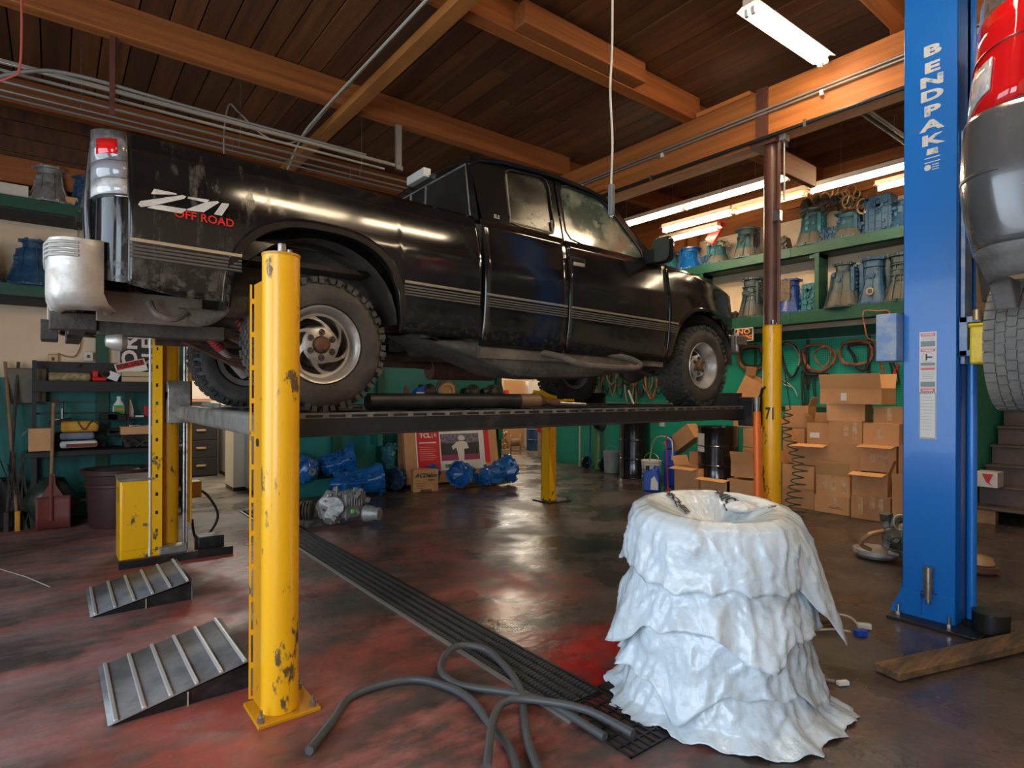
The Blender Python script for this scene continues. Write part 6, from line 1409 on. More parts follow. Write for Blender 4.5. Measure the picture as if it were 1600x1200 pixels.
MB().prism([(-.01, .03), (.11, .03), (.11, .14), (.05, .25), (.0, .20)], -.074, -.0725, lambda u, v, h: (h, -u, v)).build('jug_label', M['white'], jg, local=True, smooth=False)
j2 = thing('oil_jug', 'second blue jug standing upright behind the first, its neck up', 'jug', (8.15, 6.15, .003), .3)
MB().box(-.06, .06, -.10, .10, 0, .62).box(-.04, .04, -.06, .06, .62, .80).build('jug_body', M['bluepl'], j2, local=True, bevel=.03)
MB().cyl((0, 0, .80), (0, 0, .85), .03, n=12).build('cap', M['bluepl'], j2, local=True)
tag(MB().tube(smooth_path([(8.12, 6.56, .37), (8.0, 6.4, .7), (7.8, 6.1, .86), (7.85, 5.9, .8), (7.8, 5.85, .5)], 6), .012, 6).build('fluid_hose', M['cable'], None, loc=(7.85, 6.2, .5)), 'pale curved hose rising from the white pail', 'hose')
p0, p1, p2 = onX(1041, 678, 7.6), onX(1042, 720, 7.6), onX(1044, 775, 7.6); p2.z = .01
tag(MB().tube(smooth_path([p0, p1, p2], 6), .010, 6).build('red_tube', M['redpl'], None, loc=tuple(p1)), 'thin red tube standing before the blue jugs', 'tube')
# orange pole
p = onZ(1199, 778); 
op = thing('orange_pole', 'bright orange pole with a grey tip leaning at the far yellow post', 'pole', (5.36, 3.02, 0))
MB().cyl((5.20, 2.92, .002), (5.30, 3.00, 1.38), .040, .034, n=20).build('pole_tube', M['orange'], op)
MB().cyl((5.30, 3.00, 1.38), (5.305, 3.005, 1.52), .024, .032, n=14).build('pole_tip', M['worn'], op)
text_mesh('post_number', '71', .16, M['ink'], lift, lambda u, v: (5.463 - .0995 * math.cos(.35 + u * 6) , 2.94 - .0995 * math.sin(.35 + u * 6) , 1.36 + v), bold=.003)
# coiled air hose
P_ = []; a, b_ = onX(1232, 640, 7.5), onX(1250, 795, 7.5)
for k in range(160):
    t_ = k / 159; c = a.lerp(b_, t_); an = k * .62; rr = .05 + .05 * t_ + .02 * math.sin(k * .3)
    P_.append((c.x + rr * math.cos(an), c.y + rr * math.sin(an) + .06 * math.sin(t_ * 9), max(.01, c.z - .12 * t_)))
tag(MB().tube([(a.x, a.y + .06, 1.9)] + P_, .008, 5).build('coiled_air_hose', mat('dark green hose', (.015, .06, .045), .4), None, loc=tuple(a)), 'dark green coiled air hose hanging before the boxes', 'hose')
# cylinders / misc behind the pail
gc = thing('gas_cylinder', 'slim green gas cylinder on a hand truck left of the tall black drum', 'cylinder', (8.85, 8.45, 0))
MB().lathe([(0, .02), (.10, .02), (.105, .05), (.105, .95), (.07, 1.05), (.03, 1.08), (.03, 1.15), (0, 1.15)], (8.85, 8.45, 0), n=24).build('cylinder_body', mat('olive green paint', (.10, .22, .06), .4), gc)
MB().tube([(8.75, 8.62, .1), (8.78, 8.62, 1.3)], .016, 8).tube([(8.75, 8.30, .1), (8.78, 8.30, 1.3)], .016, 8).build('cart_frame', M['bdrum'], gc)
for y_ in (8.72, 8.24): MB().lathe([(.03, -.03), (.12, -.03), (.13, 0), (.12, .03), (.03, .03)], (8.75, y_, .13), (0, 1, 0), 24, close=True).build('cart_wheel', M['blackpl'], gc)
hc = thing('hanging_headset', 'bundle of dark straps and tools hanging over the green cylinder', 'tools', (8.7, 8.35, .9))
m = MB(); rnd = random.Random(9)
for k in range(5): m.tube([(8.7 + .02 * k, 8.3 + .17 * math.cos(a) * (1 - .1 * k), .98 + .16 * math.sin(a)) for a in [PI + PI * q / 14 for q in range(15)]], .02, 6)
m.cbox((8.7, 8.3, 1.02), (.2, .42, .10)); m.build('strap_bundle', M['oily'], hc, bevel=.01); MB().cbox((8.62, 8.35, 1.06), (.1, .25, .03)).build('bundle_top', M['gasket'], hc)
p0, p1 = onX(906, 668, 9.1), onX(916, 718, 9.1)
tag(MB().cyl((p0.x, p0.y, 1.3), (p1.x - .2, p1.y, .0), .018, n=8).build('white_rod', M['whitepl'], None, loc=tuple(p1)), 'thin white rod leaning on the green wall', 'rod')
# engine lump and filter behind the blue post
en = thing('gearbox_unit', 'oily aluminium gearbox unit lying behind the blue lift post', 'gearbox', (6.3, 1.95, 0))
rnd = random.Random(4); m = MB()
m.lathe([(.0, -.30), (.08, -.30), (.12, -.2), (.16, -.05), (.20, .10), (.26, .2), (.27, .24), (.0, .24)], (6.25, 1.95, .24), (.25, -.95, .1), 20)
for k in range(30): 
    q = Vector((6.25, 1.95, .24)) + Vector((.25, -.95, 0)) * rnd.uniform(-.25, .22) + Vector((rnd.uniform(-.18, .18), 0, rnd.uniform(-.16, .18))); m.cbox(q, (rnd.uniform(.04, .10), rnd.uniform(.05, .12), rnd.uniform(.03, .08)), Matrix.Rotation(rnd.uniform(0, 3), 3, (1, rnd.random(), 1)))
m.build('casting', M['alud'], en, bevel=.008)
MB().lathe([(0, 0), (.16, 0), (.19, .03), (.19, .07), (.0, .07)], (6.15, 2.28, .02), (0, 0, 1), 22).build('oil_pan', M['alu'], en)
MB().tube(smooth_path([(5.95, 2.25, .12), (5.86, 2.30, .18), (5.86, 2.22, .28), (5.98, 2.16, .30)], 6), .02, 8).build('loop_bracket', M['brass'], en)
MB().tube([(6.0 + .0, 2.02 + .06 * math.cos(2 * PI * k / 16), .40 + .07 * math.sin(2 * PI * k / 16)) for k in range(16)], .009, 6, closed=True).build('seal_ring', M['galv'], en)
f_ = thing('filter_housing', 'amber topped round filter part at the foot of the gearbox, right of the blue post', 'filter', (6.45, 1.60, 0))
MB().lathe([(0, 0), (.12, 0), (.14, .02), (.14, .06), (.10, .07), (0, .07)], (6.40, 1.55, .003), n=26).build('filter_base', M['rust'], f_)
MB().lathe([(.1, .07), (.11, .08), (.09, .13), (.03, .15), (0, .15)], (6.40, 1.55, .0), n=26).build('filter_cap', M['brass'], f_)
# things by the stairs
p = onX(1537, 740, 8.86)
bx = tag(MB().box(8.88, 9.14, 1.98, 2.20, .438, .62).build('printed_carton', M['whitepl'], None, loc=(9, 2.1, .44), bevel=.004), 'small white and tan carton with a red mark on the second stair', 'box'); 
MB().prism([(2.02, .60), (2.06, .50), (2.03, .46), (2.09, .50), (2.13, .60)], 8.876, 8.8795, lambda u, v, h: (h, u, v)).build('red_mark', M['redpl'], bx, smooth=False)
for i, (px0, px1, lb) in enumerate(((1515, 1520, 'wide red leaning board half hidden by the blue post'), (1521, 1528, 'narrow red leaning board right of the wide one'))):
    a = onZ(px0 + 3, 800 - 2 * i); a.z = .03
    tag(MB().bar((8.62, 2.52 - .12 * i, .03), (8.85, 2.56 - .05 * i, .95), .10 - .03 * i, .03, up=(1, 0, 0)).build('red_board', M['redtool'], None, loc=(8.7, 2.5, .03), bevel=.006), lb, 'board')
# drop cord with switch
dc = thing('pendant_switch', 'grey pendant switch hanging on a pale cord before the truck roof', 'switch', (2.9, 2.66, 3.0))
q0 = on(955, 337, 1, 2.66); q1 = on(955, 288, 1, 2.66)
MB().cbox(((q0.x + q1.x) / 2, 2.66, (q0.z + q1.z) / 2), (.032, .034, q1.z - q0.z)).build('switch_body', mat('switch grey', (.13, .15, .15), .5), dc, bevel=.006)
MB().cyl((q0.x, 2.66, q0.z - .014), (q0.x, 2.66, q0.z), .012, n=12).build('switch_button', M['steel'], dc)
MB().tube(smooth_path([(q1.x, 2.66, q1.z), (q1.x + .01, 2.66, q1.z + .3), (q1.x - .012, 2.66, q1.z + .62), (q1.x + .006, 2.66, q1.z + 1.0), (q1.x, 2.66, CEIL)], 6), .008, 6).build('cord', M['cable'], dc)
# ================================================================ OVERHEAD PIPES AND CABLES
tr = thing('door_track', 'pale overhead door track hung from the beams above the truck bed', 'track', (1.2, 6.3, 4.2))
MB().box(-.9, 3.22, 6.28, 6.31, 4.20, 4.235).build('track_channel', M['galv'], tr, bevel=.004)
MB().box(-3.2, 3.05, 6.36, 6.38, 4.165, 4.185).build('track_rail', M['galv'], tr)
MB().box(3.15, 3.22, 6.26, 6.30, 4.17, 4.70).build('hanger', M['galv'], tr)
MB().box(3.15, 3.24, 6.27, 6.31, 4.17, 4.22).cyl((3.18, 6.25, 4.24), (3.18, 6.22, 4.24), .016, n=8).build('bolt', M['galv'], tr)
MB().box(.38, .42, 6.27, 6.31, 4.0, 4.95).build('hanger', M['brown'], tr)
for i, (y_, z_, x1_, r_, lb) in enumerate(((6.9, 4.30, 3.9, .014, 'thick pale conduit running above the truck bed'), (6.95, 4.24, 4.4, .010, 'thin pale conduit running under the thick one above the truck bed'), (7.25, 4.30, 3.9, .010, 'grey conduit at the back of the overhead group'))):
    o = thing('overhead_conduit', lb, 'pipe', (1, y_, z_), 0, 'conduits above the truck bed')
    MB().cyl((-3.2, y_, z_), (x1_, y_, z_), r_, n=10).build('pipe', M['galv'] if i < 2 else M['cabg'], o)
    for x_ in (-1.2, .2, 1.6, 3.0): MB().cyl((x_, y_, z_), (x_, y_, CEIL if i == 0 else z_ + .12), .005, n=5).build('hanger_rod', M['steel'], o)
tag(MB().tube(smooth_path([(2.30, 1.8, 4.64), (2.30, 4.754, 4.63), (2.29, 6.4, 4.60), (2.27, 7.0, 4.5), (2.30, 7.8, 4.2)], 6), .012, 6).build('overhead_cable', M['cable'], None, loc=(2.3, 5, 4.6)), 'beige cable along the cross brace', 'cable')
tag(MB().tube(smooth_path([(2.33, 1.8, 4.66), (2.33, 4.754, 4.65), (2.33, 6.2, 4.63), (2.2, 6.9, 4.45), (1.9, 7.0, 4.45), (1.6, 6.95, 4.62), (1.5, 6.95, 4.68), (1.45, 6.95, 4.4), (1.45, 6.95, 4.0)], 6), .010, 6).build('overhead_cable', M['galv'], None, loc=(2.3, 5, 4.62)), 'pale cable leaving the brace in a hanging loop', 'cable')
cc = thing('girder_conduit', 'pair of pale conduits clipped along the face of the girder', 'pipe', (5.73, 4, 4.4))
for k, dz_ in enumerate((0, .035)):
    MB().cyl((5.725, -4, 4.42 + dz_), (5.725, 9, 4.42 + dz_), .011, n=8).build('pipe', M['galv'], cc)
for y_ in (1.4, 2.6, 4.45, 5.8, 7.2): MB().cbox((5.725, y_, 4.40), (.03, .03, .05)).build('clip', M['whitepl'], cc)
ec = thing('girder_cable', 'thick black cable running under the girder edge', 'cable', (5.7, 4, 4.15))
MB().cyl((5.715, -4, 4.165), (5.715, 9, 4.165), .020, n=8).build('cable_run', M['blacktube'], ec)
for y_ in (1.6, 2.75, 4.6, 5.7): MB().cbox((5.705, y_, 4.165), (.02, .025, .07)).build('clip', M['steel'], ec)
pv = thing('ceiling_conduit', 'dark twin pipes running from the girder towards the shelf wall', 'pipe', (7.0, 2.35, 4.0))
MB().cyl((5.97, 2.30, 4.20), (8.9, 2.30, 4.20), .020, n=10).cyl((5.97, 2.38, 4.22), (8.9, 2.38, 4.22), .016, n=10).build('pipe', M['mud'], pv)
jb = tag(MB().cbox((5.80, 3.0, 4.13), (.1, .06, .06)).cyl((5.8, 3.0, 4.1), (5.8, 3.0, 3.5), .01, n=8).build('junction_box', M['galv'], None, loc=(5.8, 3, 4.1), bevel=.008), 'small galvanised junction box at the top of the brown column', 'box')
# left top cables by the corner
tag(MB().tube(smooth_path([(-1.2, 6.2, 3.7), (-.6, 6.22, 3.9), (-.2, 6.25, 4.16), (.15, 6.28, 4.26), (1.0, 6.32, 4.265), (2.8, 6.32, 4.26)], 6), .016, 6).build('overhead_cable', M['cabg'], None, loc=(0, 6, 4.3)), 'thick grey cable arching onto the door track at upper left', 'cable')
tag(MB().tube(smooth_path([(-1.0, 6.0, 3.6), (-.5, 6.0, 3.85), (-.28, 6.0, 3.98), (-.21, 6.0, 4.15), (-.21, 6.0, 4.95)], 6), .008, 6).build('red_wire', mat('pink red wire', (.6, .12, .10), .5), None, loc=(0, 5.5, 4.2)), 'pinkish red wire at the upper left corner', 'wire')

# ================================================================ LEFT WALL
ls = thing('wall_shelf', 'dark green two tier shelf on the left wall behind the tailgate', 'shelf', (-1, 9.0, 3.3))
for z in (3.78, 2.78):
    MB().box(-3.2, 1.0, 8.80, LY - .02, z - .04, z).build('shelf_board', M['green'], ls)
    MB().box(-3.2, 1.0, 8.78, 8.80, z - .13, z + .005).build('front_rail', M['green'], ls)
    MB().box(-3.2, 1.0, 8.85, LY - .02, z - .20, z - .14).build('under_rail', M['matblk'], ls)
def lbell(label, px, z, h, w_, mt, kind, seed):
    q = onY(px, 400, 8.95); t = bell('gearbox_housing', label, 1000, 400, z, h, w_, mt, kind, seed, X_=8.93, group='housings on the left wall shelf'); t.location = (q.x, 8.97, z)
lbell('pale silver bell housing on the upper left shelf', 78, 3.78, .44, .44, M['alu'], 1, 21)
lbell('dark blue bell housing on the lower left shelf behind the bumper', 52, 2.78, .56, .52, M['dbluec'], 0, 22)
lbell('dark housing at the far left of the lower left shelf', -30, 2.78, .44, .4, M['dbluec'], 0, 23)
lbell('blue housing on the upper left shelf beside the tail light', 132, 3.78, .40, .34, M['dbluec'], 1, 24)
q = onY(20, 295, 8.9); tag(MB().box(q.x - .16, q.x + .14, 8.84, 9.0, 3.782, 3.93).build('flat_carton', M['offwhite'], None, loc=(q.x, 8.9, 3.78)), 'white flat carton at the left end of the upper left shelf', 'box')
q = onY(112, 305, 8.9); tag(MB().box(q.x - .06, q.x + .06, 8.84, 8.94, 3.782, 3.89).build('small_carton', M['cardb'], None, loc=(q.x, 8.9, 3.78)), 'small tan carton between housings on the upper left shelf', 'box')
# outlets
def onwall(px, py, d=.03): return onY(px, py, LY - d)
for px, py, lb, w_, h in ((83, 561, 'brown electrical outlet box on the cream wall', .10, .12), (138, 557, 'white outlet box on the teal post', .09, .11)):
    q = onY(px, py, LY - .03 - (.03 if px > 100 else 0)); t = thing('wall_outlet', lb, 'outlet', tuple(q))
    MB().cbox(q, (w_, .05, h)).build('cover_plate', M['brass'] if px < 100 else M['whitepl'], t, bevel=.006); MB().cbox(q + Vector((0, -.028, 0)), (.03, .008, .04)).build('socket', M['mud'], t, bevel=.003)
a, b_, c = onwall(90, 552), onwall(118, 556), onwall(125, 520)
tag(MB().tube(smooth_path([a, onwall(105, 557), b_, onwall(126, 540), c, onwall(124, 500)], 5), .006, 5).build('extension_cable', M['gasket'], None, loc=tuple(a)), 'thin brown cord curving up the cream wall from the outlet', 'cord')
m = MB(); q = onwall(132, 568, .08)
for k in range(8):
    r_ = random.Random(k); m.cyl(q, q + Vector((r_.uniform(-.12, .12), r_.uniform(-.05, .02), r_.uniform(-.1, .02))), .008, n=5)
tag(m.build('cord_tangle', M['blackpl'], None, loc=tuple(q)), 'small black tangle of plugs under the white outlet', 'plugs')
q = onwall(42, 603, .10); tag(MB().cbox(q, (.37, .12, .42)).build('wall_cabinet', mat('khaki metal box', (.15, .12, .085), .5, col2=(.11, .09, .065), scale=4, lo=.4, hi=.7), None, loc=tuple(q), bevel=.015), 'khaki metal box mounted on the wall left of the black bench', 'box')
# FOR SALE signs
a, b_ = onwall(184, 524, .10), onwall(235, 600, .10)
fs = tag(MB().box(a.x, a.x + .50, LY - .06, LY - .045, b_.z, a.z).build('sale_sign', mat('sign grey border', (.50, .50, .47), .5), None, loc=(a.x, LY - .05, b_.z)), 'black sign with big white FOR SALE lettering turned on its side', 'sign')
MB().box(a.x + .03, a.x + .47, LY - .064, LY - .061, b_.z + .03, a.z - .03).build('sign_face', M['ink'], fs, smooth=False)
zc = (a.z + b_.z) / 2; pk = mat('sign pale pink', (.80, .66, .58), .5)
text_mesh('sign_text', 'FOR', .26, pk, fs, lambda u, v: (a.x + .14 - v * .9, LY - .067, zc + .04 + u * 1.05), bold=.008)
text_mesh('sign_text', 'SALE', .26, pk, fs, lambda u, v: (a.x + .36 - v * .9, LY - .067, zc + .02 + u * .95), bold=.008)
q = onwall(205, 574, .16); R = Matrix.Rotation(-.28, 3, 'Y')
s2 = tag(MB().cbox(q, (.34, .01, .16), R).build('sale_sign', M['white'], None, loc=tuple(q)), 'small tilted white and red FOR SALE sign in front of the big one', 'sign')
MB().cbox(q + R @ Vector((0, -.008, .035)), (.31, .004, .075), R).build('sign_face', M['redpl'], s2, smooth=False)
text_mesh('sign_text', 'FOR SALE', .065, M['ink'], s2, lambda u, v: tuple(q + R @ Vector((u * 1.05, -.012, .035 + v))), bold=.003)
# ---------------------------------------------------------------- workbench
wb = thing('workbench', 'black steel workbench with a raised shelf against the left wall', 'workbench', (.45, 8.8, 0))
x0_, x1_ = -.20, 1.36; yf, yb = 8.55, 9.15
MB().box(x0_ - .05, x1_, yf, yb, .80, .86).build('worktop', M['bench'], wb, bevel=.006)
MB().box(x0_, x1_, 8.85, yb, 1.60, 1.63).box(x0_, x1_, 8.84, 8.86, 1.55, 1.68).build('top_shelf', M['bench'], wb, bevel=.003)
MB().box(x0_, x1_, 9.10, 9.13, 1.60, 1.92).build('back_rail', M['bench'], wb)
MB().box(.75, x1_, 8.9, yb, 1.21, 1.23).build('middle_shelf', M['bench'], wb)
MB().box(x0_, .72, 8.95, 8.97, 1.28, 1.30).box(x0_, .72, 8.98, 9.0, 1.42, 1.43).build('cross_rail', M['bench'], wb)
for x_ in (x0_ + .02, .74): MB().box(x_ - .02, x_ + .02, 8.88, 8.94, .86, 1.92 if x_ < 0 else 1.6).build('upright', M['bench'], wb)
for x_ in (x0_, x1_ - .06):
    for y_ in (yf + .03, yb - .08): MB().box(x_, x_ + .05, y_, y_ + .05, 0, .80).build('leg', M['bench'], wb)
MB().box(x0_, x1_, yf + .1, yb, .25, .28).build('lower_shelf', M['bench'], wb)
def bt(px, py, Y_=8.95): return onY(px, py, Y_)
# on the top shelf
a, b_ = bt(76, 597), bt(142, 597)
tag(MB().cyl((a.x, 8.97, 1.73), (b_.x, 8.97, 1.73), .055, n=16).build('rolled_material', mat('speckled yellow roll', (.42, .32, .16), .7, col2=(.25, .18, .08), scale=22, lo=.45, hi=.55), None, loc=(a.x, 8.97, 1.73), bevel=.02), 'speckled yellowish roll lying on the raised shelf of the bench', 'roll')
a = bt(155, 595)
rt = thing('power_tool', 'red and black power tool on the raised shelf of the bench', 'tool', (a.x, 8.95, 1.68))
MB().cbox((a.x, 8.95, 1.71), (.15, .10, .05)).cbox((a.x - .04, 8.95, 1.77), (.06, .08, .09)).build('tool_body', M['redpl'], rt, bevel=.015)
MB().lathe([(.03, -.03), (.05, -.03), (.05, .03), (.03, .03)], (a.x + .06, 8.95, 1.78), (0, 1, 0), 16).cyl((a.x + .08, 8.95, 1.72), (a.x + .2, 8.95, 1.72), .03, n=10).build('tool_head', M['blackpl'], rt)
for i, (zz_, lb) in enumerate(((1.632, 'lower tan box lying on the raised shelf under the sale signs'), (1.70, 'upper tan box stacked under the sale signs'))):
    a = bt(190, 590); tag(MB().box(a.x, a.x + .46, 8.9, 9.06, zz_ + .05, zz_ + .112).build('flat_box', mat('tan box', (.56, .42, .25), .7), None, loc=(a.x, 9, zz_ + .05), bevel=.003), lb, 'box')
a = bt(177, 591); tag(MB().cbox((a.x, 8.93, 1.75), (.12, .02, .10), Matrix.Rotation(.4, 3, 'Y')).build('paper_note', M['paper'], None, loc=(a.x, 8.93, 1.75)), 'crumpled white note beside the red tool', 'paper')
# bottles
def bottle(px, h, w_, label, spray):
    a = bt(px, 640, 8.98); t = thing('spray_bottle' if spray else 'cleaner_bottle', label, 'bottle', (a.x, 8.98, 1.23))
    pr = [(0, 0), (w_, 0), (w_ * 1.02, .02), (w_ * 1.02, h * .5), (w_ * .8, h * .66), (w_ * .35, h * .82), (w_ * .33, h * .9), (0, h * .9)] if not spray else [(0, 0), (w_, 0), (w_, h * .3), (w_ * .75, h * .5), (w_ * .42, h * .7), (w_ * .3, h * .78), (0, h * .78)]
    m = MB().lathe(pr, n=20); m.v = [(x, y * .6, z) for x, y, z in m.v]; m.build('bottle_body', M['white'], t, local=True)
    if spray:
        MB().cyl((0, 0, h * .78), (0, 0, h * .86), .018, n=10).build('collar', M['label'], t, local=True)
        MB().cbox((-.01, 0, h * .92), (.05, .022, .03)).build('trigger_head', M['white'], t, local=True, bevel=.004)
        MB().box(-w_ * .9, 0, -w_ * .62, -w_ * .61, h * .12, h * .5).build('bottle_label', M['ink'], t, local=True)
    else:
        MB().cyl((0, 0, h * .9), (0, 0, h), w_ * .4, n=12).build('cap', M['white'], t, local=True)
        MB().box(-w_ * .85, w_ * .85, -w_ * .64, -w_ * .62, h * .15, h * .58).build('bottle_label', M['label'], t, local=True)
        MB().box(-w_ * .5, w_ * .7, -w_ * .66, -w_ * .645, h * .34, h * .42).build('label_stripe', M['orange'], t, local=True)
bottle(186, .265, .066, 'white jug shaped bottle with a green label on the bench shelf', False)
bottle(202, .285, .050, 'white spray bottle with a green collar right of the jug shaped one', True)
a = bt(229, 640); tag(MB().box(a.x - .03, a.x + .06, 8.95, 9.05, 1.232, 1.38).build('red_can', mat('crimson can', (.40, .02, .05), .4), None, loc=(a.x, 9, 1.23), bevel=.01), 'crimson box at the end of the bench shelf by the yellow post', 'can')
a = bt(220, 652); tag(MB().box(a.x - .06, a.x + .03, 8.92, 9.0, 1.232, 1.25).build('white_strip', M['white'], None, loc=(a.x, 9, 1.23)), 'thin white strip beside the spray bottle', 'strip')
# c clamp
a = bt(88, 640, 8.9)
cl = thing('clamp', 'black clamp with pale jaws hanging on the bench rail', 'clamp', (a.x, 8.9, 1.2))
MB().cbox((a.x, 8.9, 1.42), (.07, .04, .10)).tube([(a.x + .06, 8.9, 1.42), (a.x + .065, 8.9, 1.25), (a.x - .03, 8.9, 1.22)], .012, 6).build('clamp_frame', M['blackpl'], cl)
MB().tube([(a.x - .03, 8.895, 1.38), (a.x - .03, 8.895, 1.30)], .007, 5).tube([(a.x + .055, 8.885, 1.35), (a.x + .055, 8.885, 1.22), (a.x - .04, 8.885, 1.215)], .008, 5).build('clamp_jaw', M['white'], cl)
# on the worktop
a, b_ = bt(95, 680, 8.75), bt(154, 680, 8.75)
yt = MB().box(a.x, b_.x, 8.70, 8.95, 1.07, 1.20).build('plastic_tub', M['yellowpl'], None, loc=((a.x + b_.x) / 2, 8.8, 1.07), bevel=.03); tag(yt, 'orange yellow plastic tub on the folded bags on the bench', 'tub')
tag(MB().tube(smooth_path([(a.x + .15, 8.69, 1.21), (a.x + .22, 8.68, 1.10), (a.x + .30, 8.69, 1.20), (a.x + .40, 8.68, 1.12), (a.x + .52, 8.70, 1.08)], 5), .006, 5).build('charging_cable', M['blackpl'], None, loc=(a.x + .3, 8.7, 1.1)), 'thin black cord draped over the yellow tub', 'cord')
for i, (z_, mt, lb) in enumerate(((.985, mat('blue grey cloth', (.20, .24, .30), .8), 'blue grey folded bag under the yellow tub'), (.885, M['paper'], 'white folded bag lowest under the yellow tub'))):
    tag(MB().box(a.x - .01, b_.x - .04 + .03 * i, 8.68, 8.98, z_, z_ + .08).build('folded_bag', mt, None, loc=(a.x + .2, 8.8, z_), bevel=.03), lb, 'bag')
tag(MB().box(a.x + .05, a.x + .35, 8.675, 8.679, .895, .935).build('red_print', M['redtool'], None, loc=(a.x + .2, 8.67, .9)), 'red print on the lowest folded bag', 'print')
a = bt(64, 685, 8.7)
cb_ = thing('open_carton', 'brown open carton at the left end of the bench', 'box', (a.x, 8.7, .86))
MB().box(a.x - .11, a.x + .10, 8.62, 8.80, .87, 1.13).build('carton_body', M['cardb'], cb_); MB().add([(a.x - .11, 8.62, 1.13), (a.x - .11, 8.8, 1.13), (a.x - .17, 8.8, 1.05), (a.x - .17, 8.62, 1.05)], [(0, 1, 2, 3)]).build('flap', M['cardin'], cb_, solid=.004)
a = bt(210, 677, 8.8); tag(MB().box(a.x - .15, a.x + .2, 8.70, 8.95, 1.02, 1.12).build('tan_carton', M['cardb'], None, loc=(a.x, 8.8, 1.02), bevel=.004), 'tan carton with papers on top at the right of the bench', 'box')
tag(MB().grid([[(a.x - .06 + .25 * u, 8.72 + .2 * v, 1.125 + .012 * math.sin(u * 5 + v * 3)) for v in (0, .5, 1)] for u in (0, .3, .6, 1)]).build('loose_papers', M['paper'], None, loc=(a.x, 8.8, 1.12), solid=.002), 'white papers on the tan carton at the right of the bench', 'paper')
tag(MB().box(a.x - .12, a.x + .18, 8.72, 8.93, .862, 1.018).build('black_case', M['blackpl'], None, loc=(a.x, 8.8, .86), bevel=.01), 'black case under the tan carton', 'case')
m = MB(); rnd = random.Random(3)
for k in range(14):
    xx = rnd.uniform(.55, 1.2); m.tube(smooth_path([(xx, 8.6, .875), (xx + rnd.uniform(-.1, .2), 8.62, .90 + rnd.uniform(0, .12)), (xx + rnd.uniform(.1, .3), 8.66, .88)], 5), .009, 5)
tag(m.build('cable_heap', M['mud'], None, loc=(.9, 8.6, .87)), 'heap of dark cables and rods on the bench', 'cables', kind='stuff')
m = MB(); 
for k in range(9): m.cbox((rnd.uniform(-.1, .7), 8.9, .90 + rnd.uniform(0, .35)), (rnd.uniform(.1, .3), .1, rnd.uniform(.04, .12)), Matrix.Rotation(rnd.uniform(-.2, .2), 3, 'Y'))
tag(m.build('bench_clutter', M['matblk'], None, loc=(.3, 8.9, .9), bevel=.01), 'dark unidentified clutter at the back of the bench', 'clutter', kind='stuff')
# under and beside the bench
bn = thing('trash_bin', 'round maroon plastic bin in front of the bench', 'bin', (.60, 8.28, 0))
MB().lathe([(0, .0), (.27, 0), (.285, .03), (.31, .46), (.33, .47), (.33, .50), (.315, .51), (.33, .60), (.36, .61), (.365, .66), (.34, .665), (.31, .63), (.27, .2), (0, .1)], n=36).build('bin_body', M['bin'], bn, local=True)
m = MB().lathe([(.28, .60), (.22, .66), (.1, .69), (0, .70)], n=24); m.build('bin_contents', M['bag'], bn, local=True)
gb = MB(); rows = []
for j in range(13):
    th = PI * j / 12; rows.append([(-.02 + .24 * math.sin(th) * math.cos(a) * (1 + .25 * noise.noise(Vector((math.cos(a) * 2, math.sin(a) * 2, j * .4)))), 8.62 + .2 * math.sin(th) * math.sin(a), max(.01, .30 - .30 * math.cos(th) * -1 if False else .29 + .28 * math.cos(th) + .05 * noise.noise(Vector((a, j, 3))))) for a in [2 * PI * k / 26 for k in range(26)]])
gb.grid(rows, wrap=True)
tag(gb.build('garbage_bag', M['bag'], None, loc=(0, 8.6, 0), sharp=.5), 'dark garbage bag slumped left of the maroon bin', 'bag')
tag(MB().box(-1.4, -.35, 8.75, 9.1, 0, .55).box(-1.2, -.5, 8.72, 8.8, .05, .4).build('dark_crate', M['matblk'], None, loc=(-.9, 8.9, 0), bevel=.02), 'dark crate in the shadow left of the bench', 'crate')
# shovel
sv = thing('shovel', 'square mouthed shovel with a red socket leaning on the bench', 'shovel', (-.05, 8.43, 0))
MB().cyl((-.02, 8.46, .50), (.0, 8.56, 1.42), .018, n=12).build('shaft', M['handle'], sv)
MB().grid([[(-.155 + .31 * u * (1) , 8.405 + .02 * v - .03 * (2 * u - 1) ** 2, .012 + .36 * v) for v in (0, .4, .8, 1)] for u in (0, .08, .3, .5, .7, .92, 1)]).build('blade', M['redtool'], sv, solid=.004)
MB().prism([(-.10, .37), (.10, .37), (.03, .50), (.022, .62), (-.022, .62), (-.03, .50)], 8.41, 8.43, lambda u, v, h: (u - .01, h + (v - .37) * .1, v)).cyl((-.02, 8.40, .10), (-.018, 8.44, .60), .022, n=10).build('socket', M['redpl'] if False else M['redtool'], sv)
for i, (x_, dx, lb, mt) in enumerate(((-.60, .10, 'long pale handled tool leaning at the far left wall', M['handle']), (-.45, .14, 'pale wooden handle leaning second at the far left', M['handle']), (-.33, -.08, 'dark steel bar leaning left of the bench', M['mud']))):
    o = thing('long_tool', lb, 'tool', (x_, 8.6, 0)); MB().cyl((x_ + dx, 8.55, .02), (x_, 9.1, 1.9), .017, n=8).build('handle', mt, o)
    MB().cbox((x_ + dx * .98, 8.56, .08 if i else .8), (.05, .05, .28)).build('tool_end', M['yellowpl'] if i == 1 else M['mud'], o, bevel=.01)
m = MB()
for k in range(16): m.cyl((-.30 + rnd.uniform(-.12, .12), 8.6, .0), (-.30 + rnd.uniform(-.2, .2), 8.7, rnd.uniform(.6, 1.05)), .006, n=5)
tag(m.build('rod_bundle', M['mud'], None, loc=(-.3, 8.65, 0)), 'bundle of thin dark rods standing left of the bench', 'rods', kind='stuff')
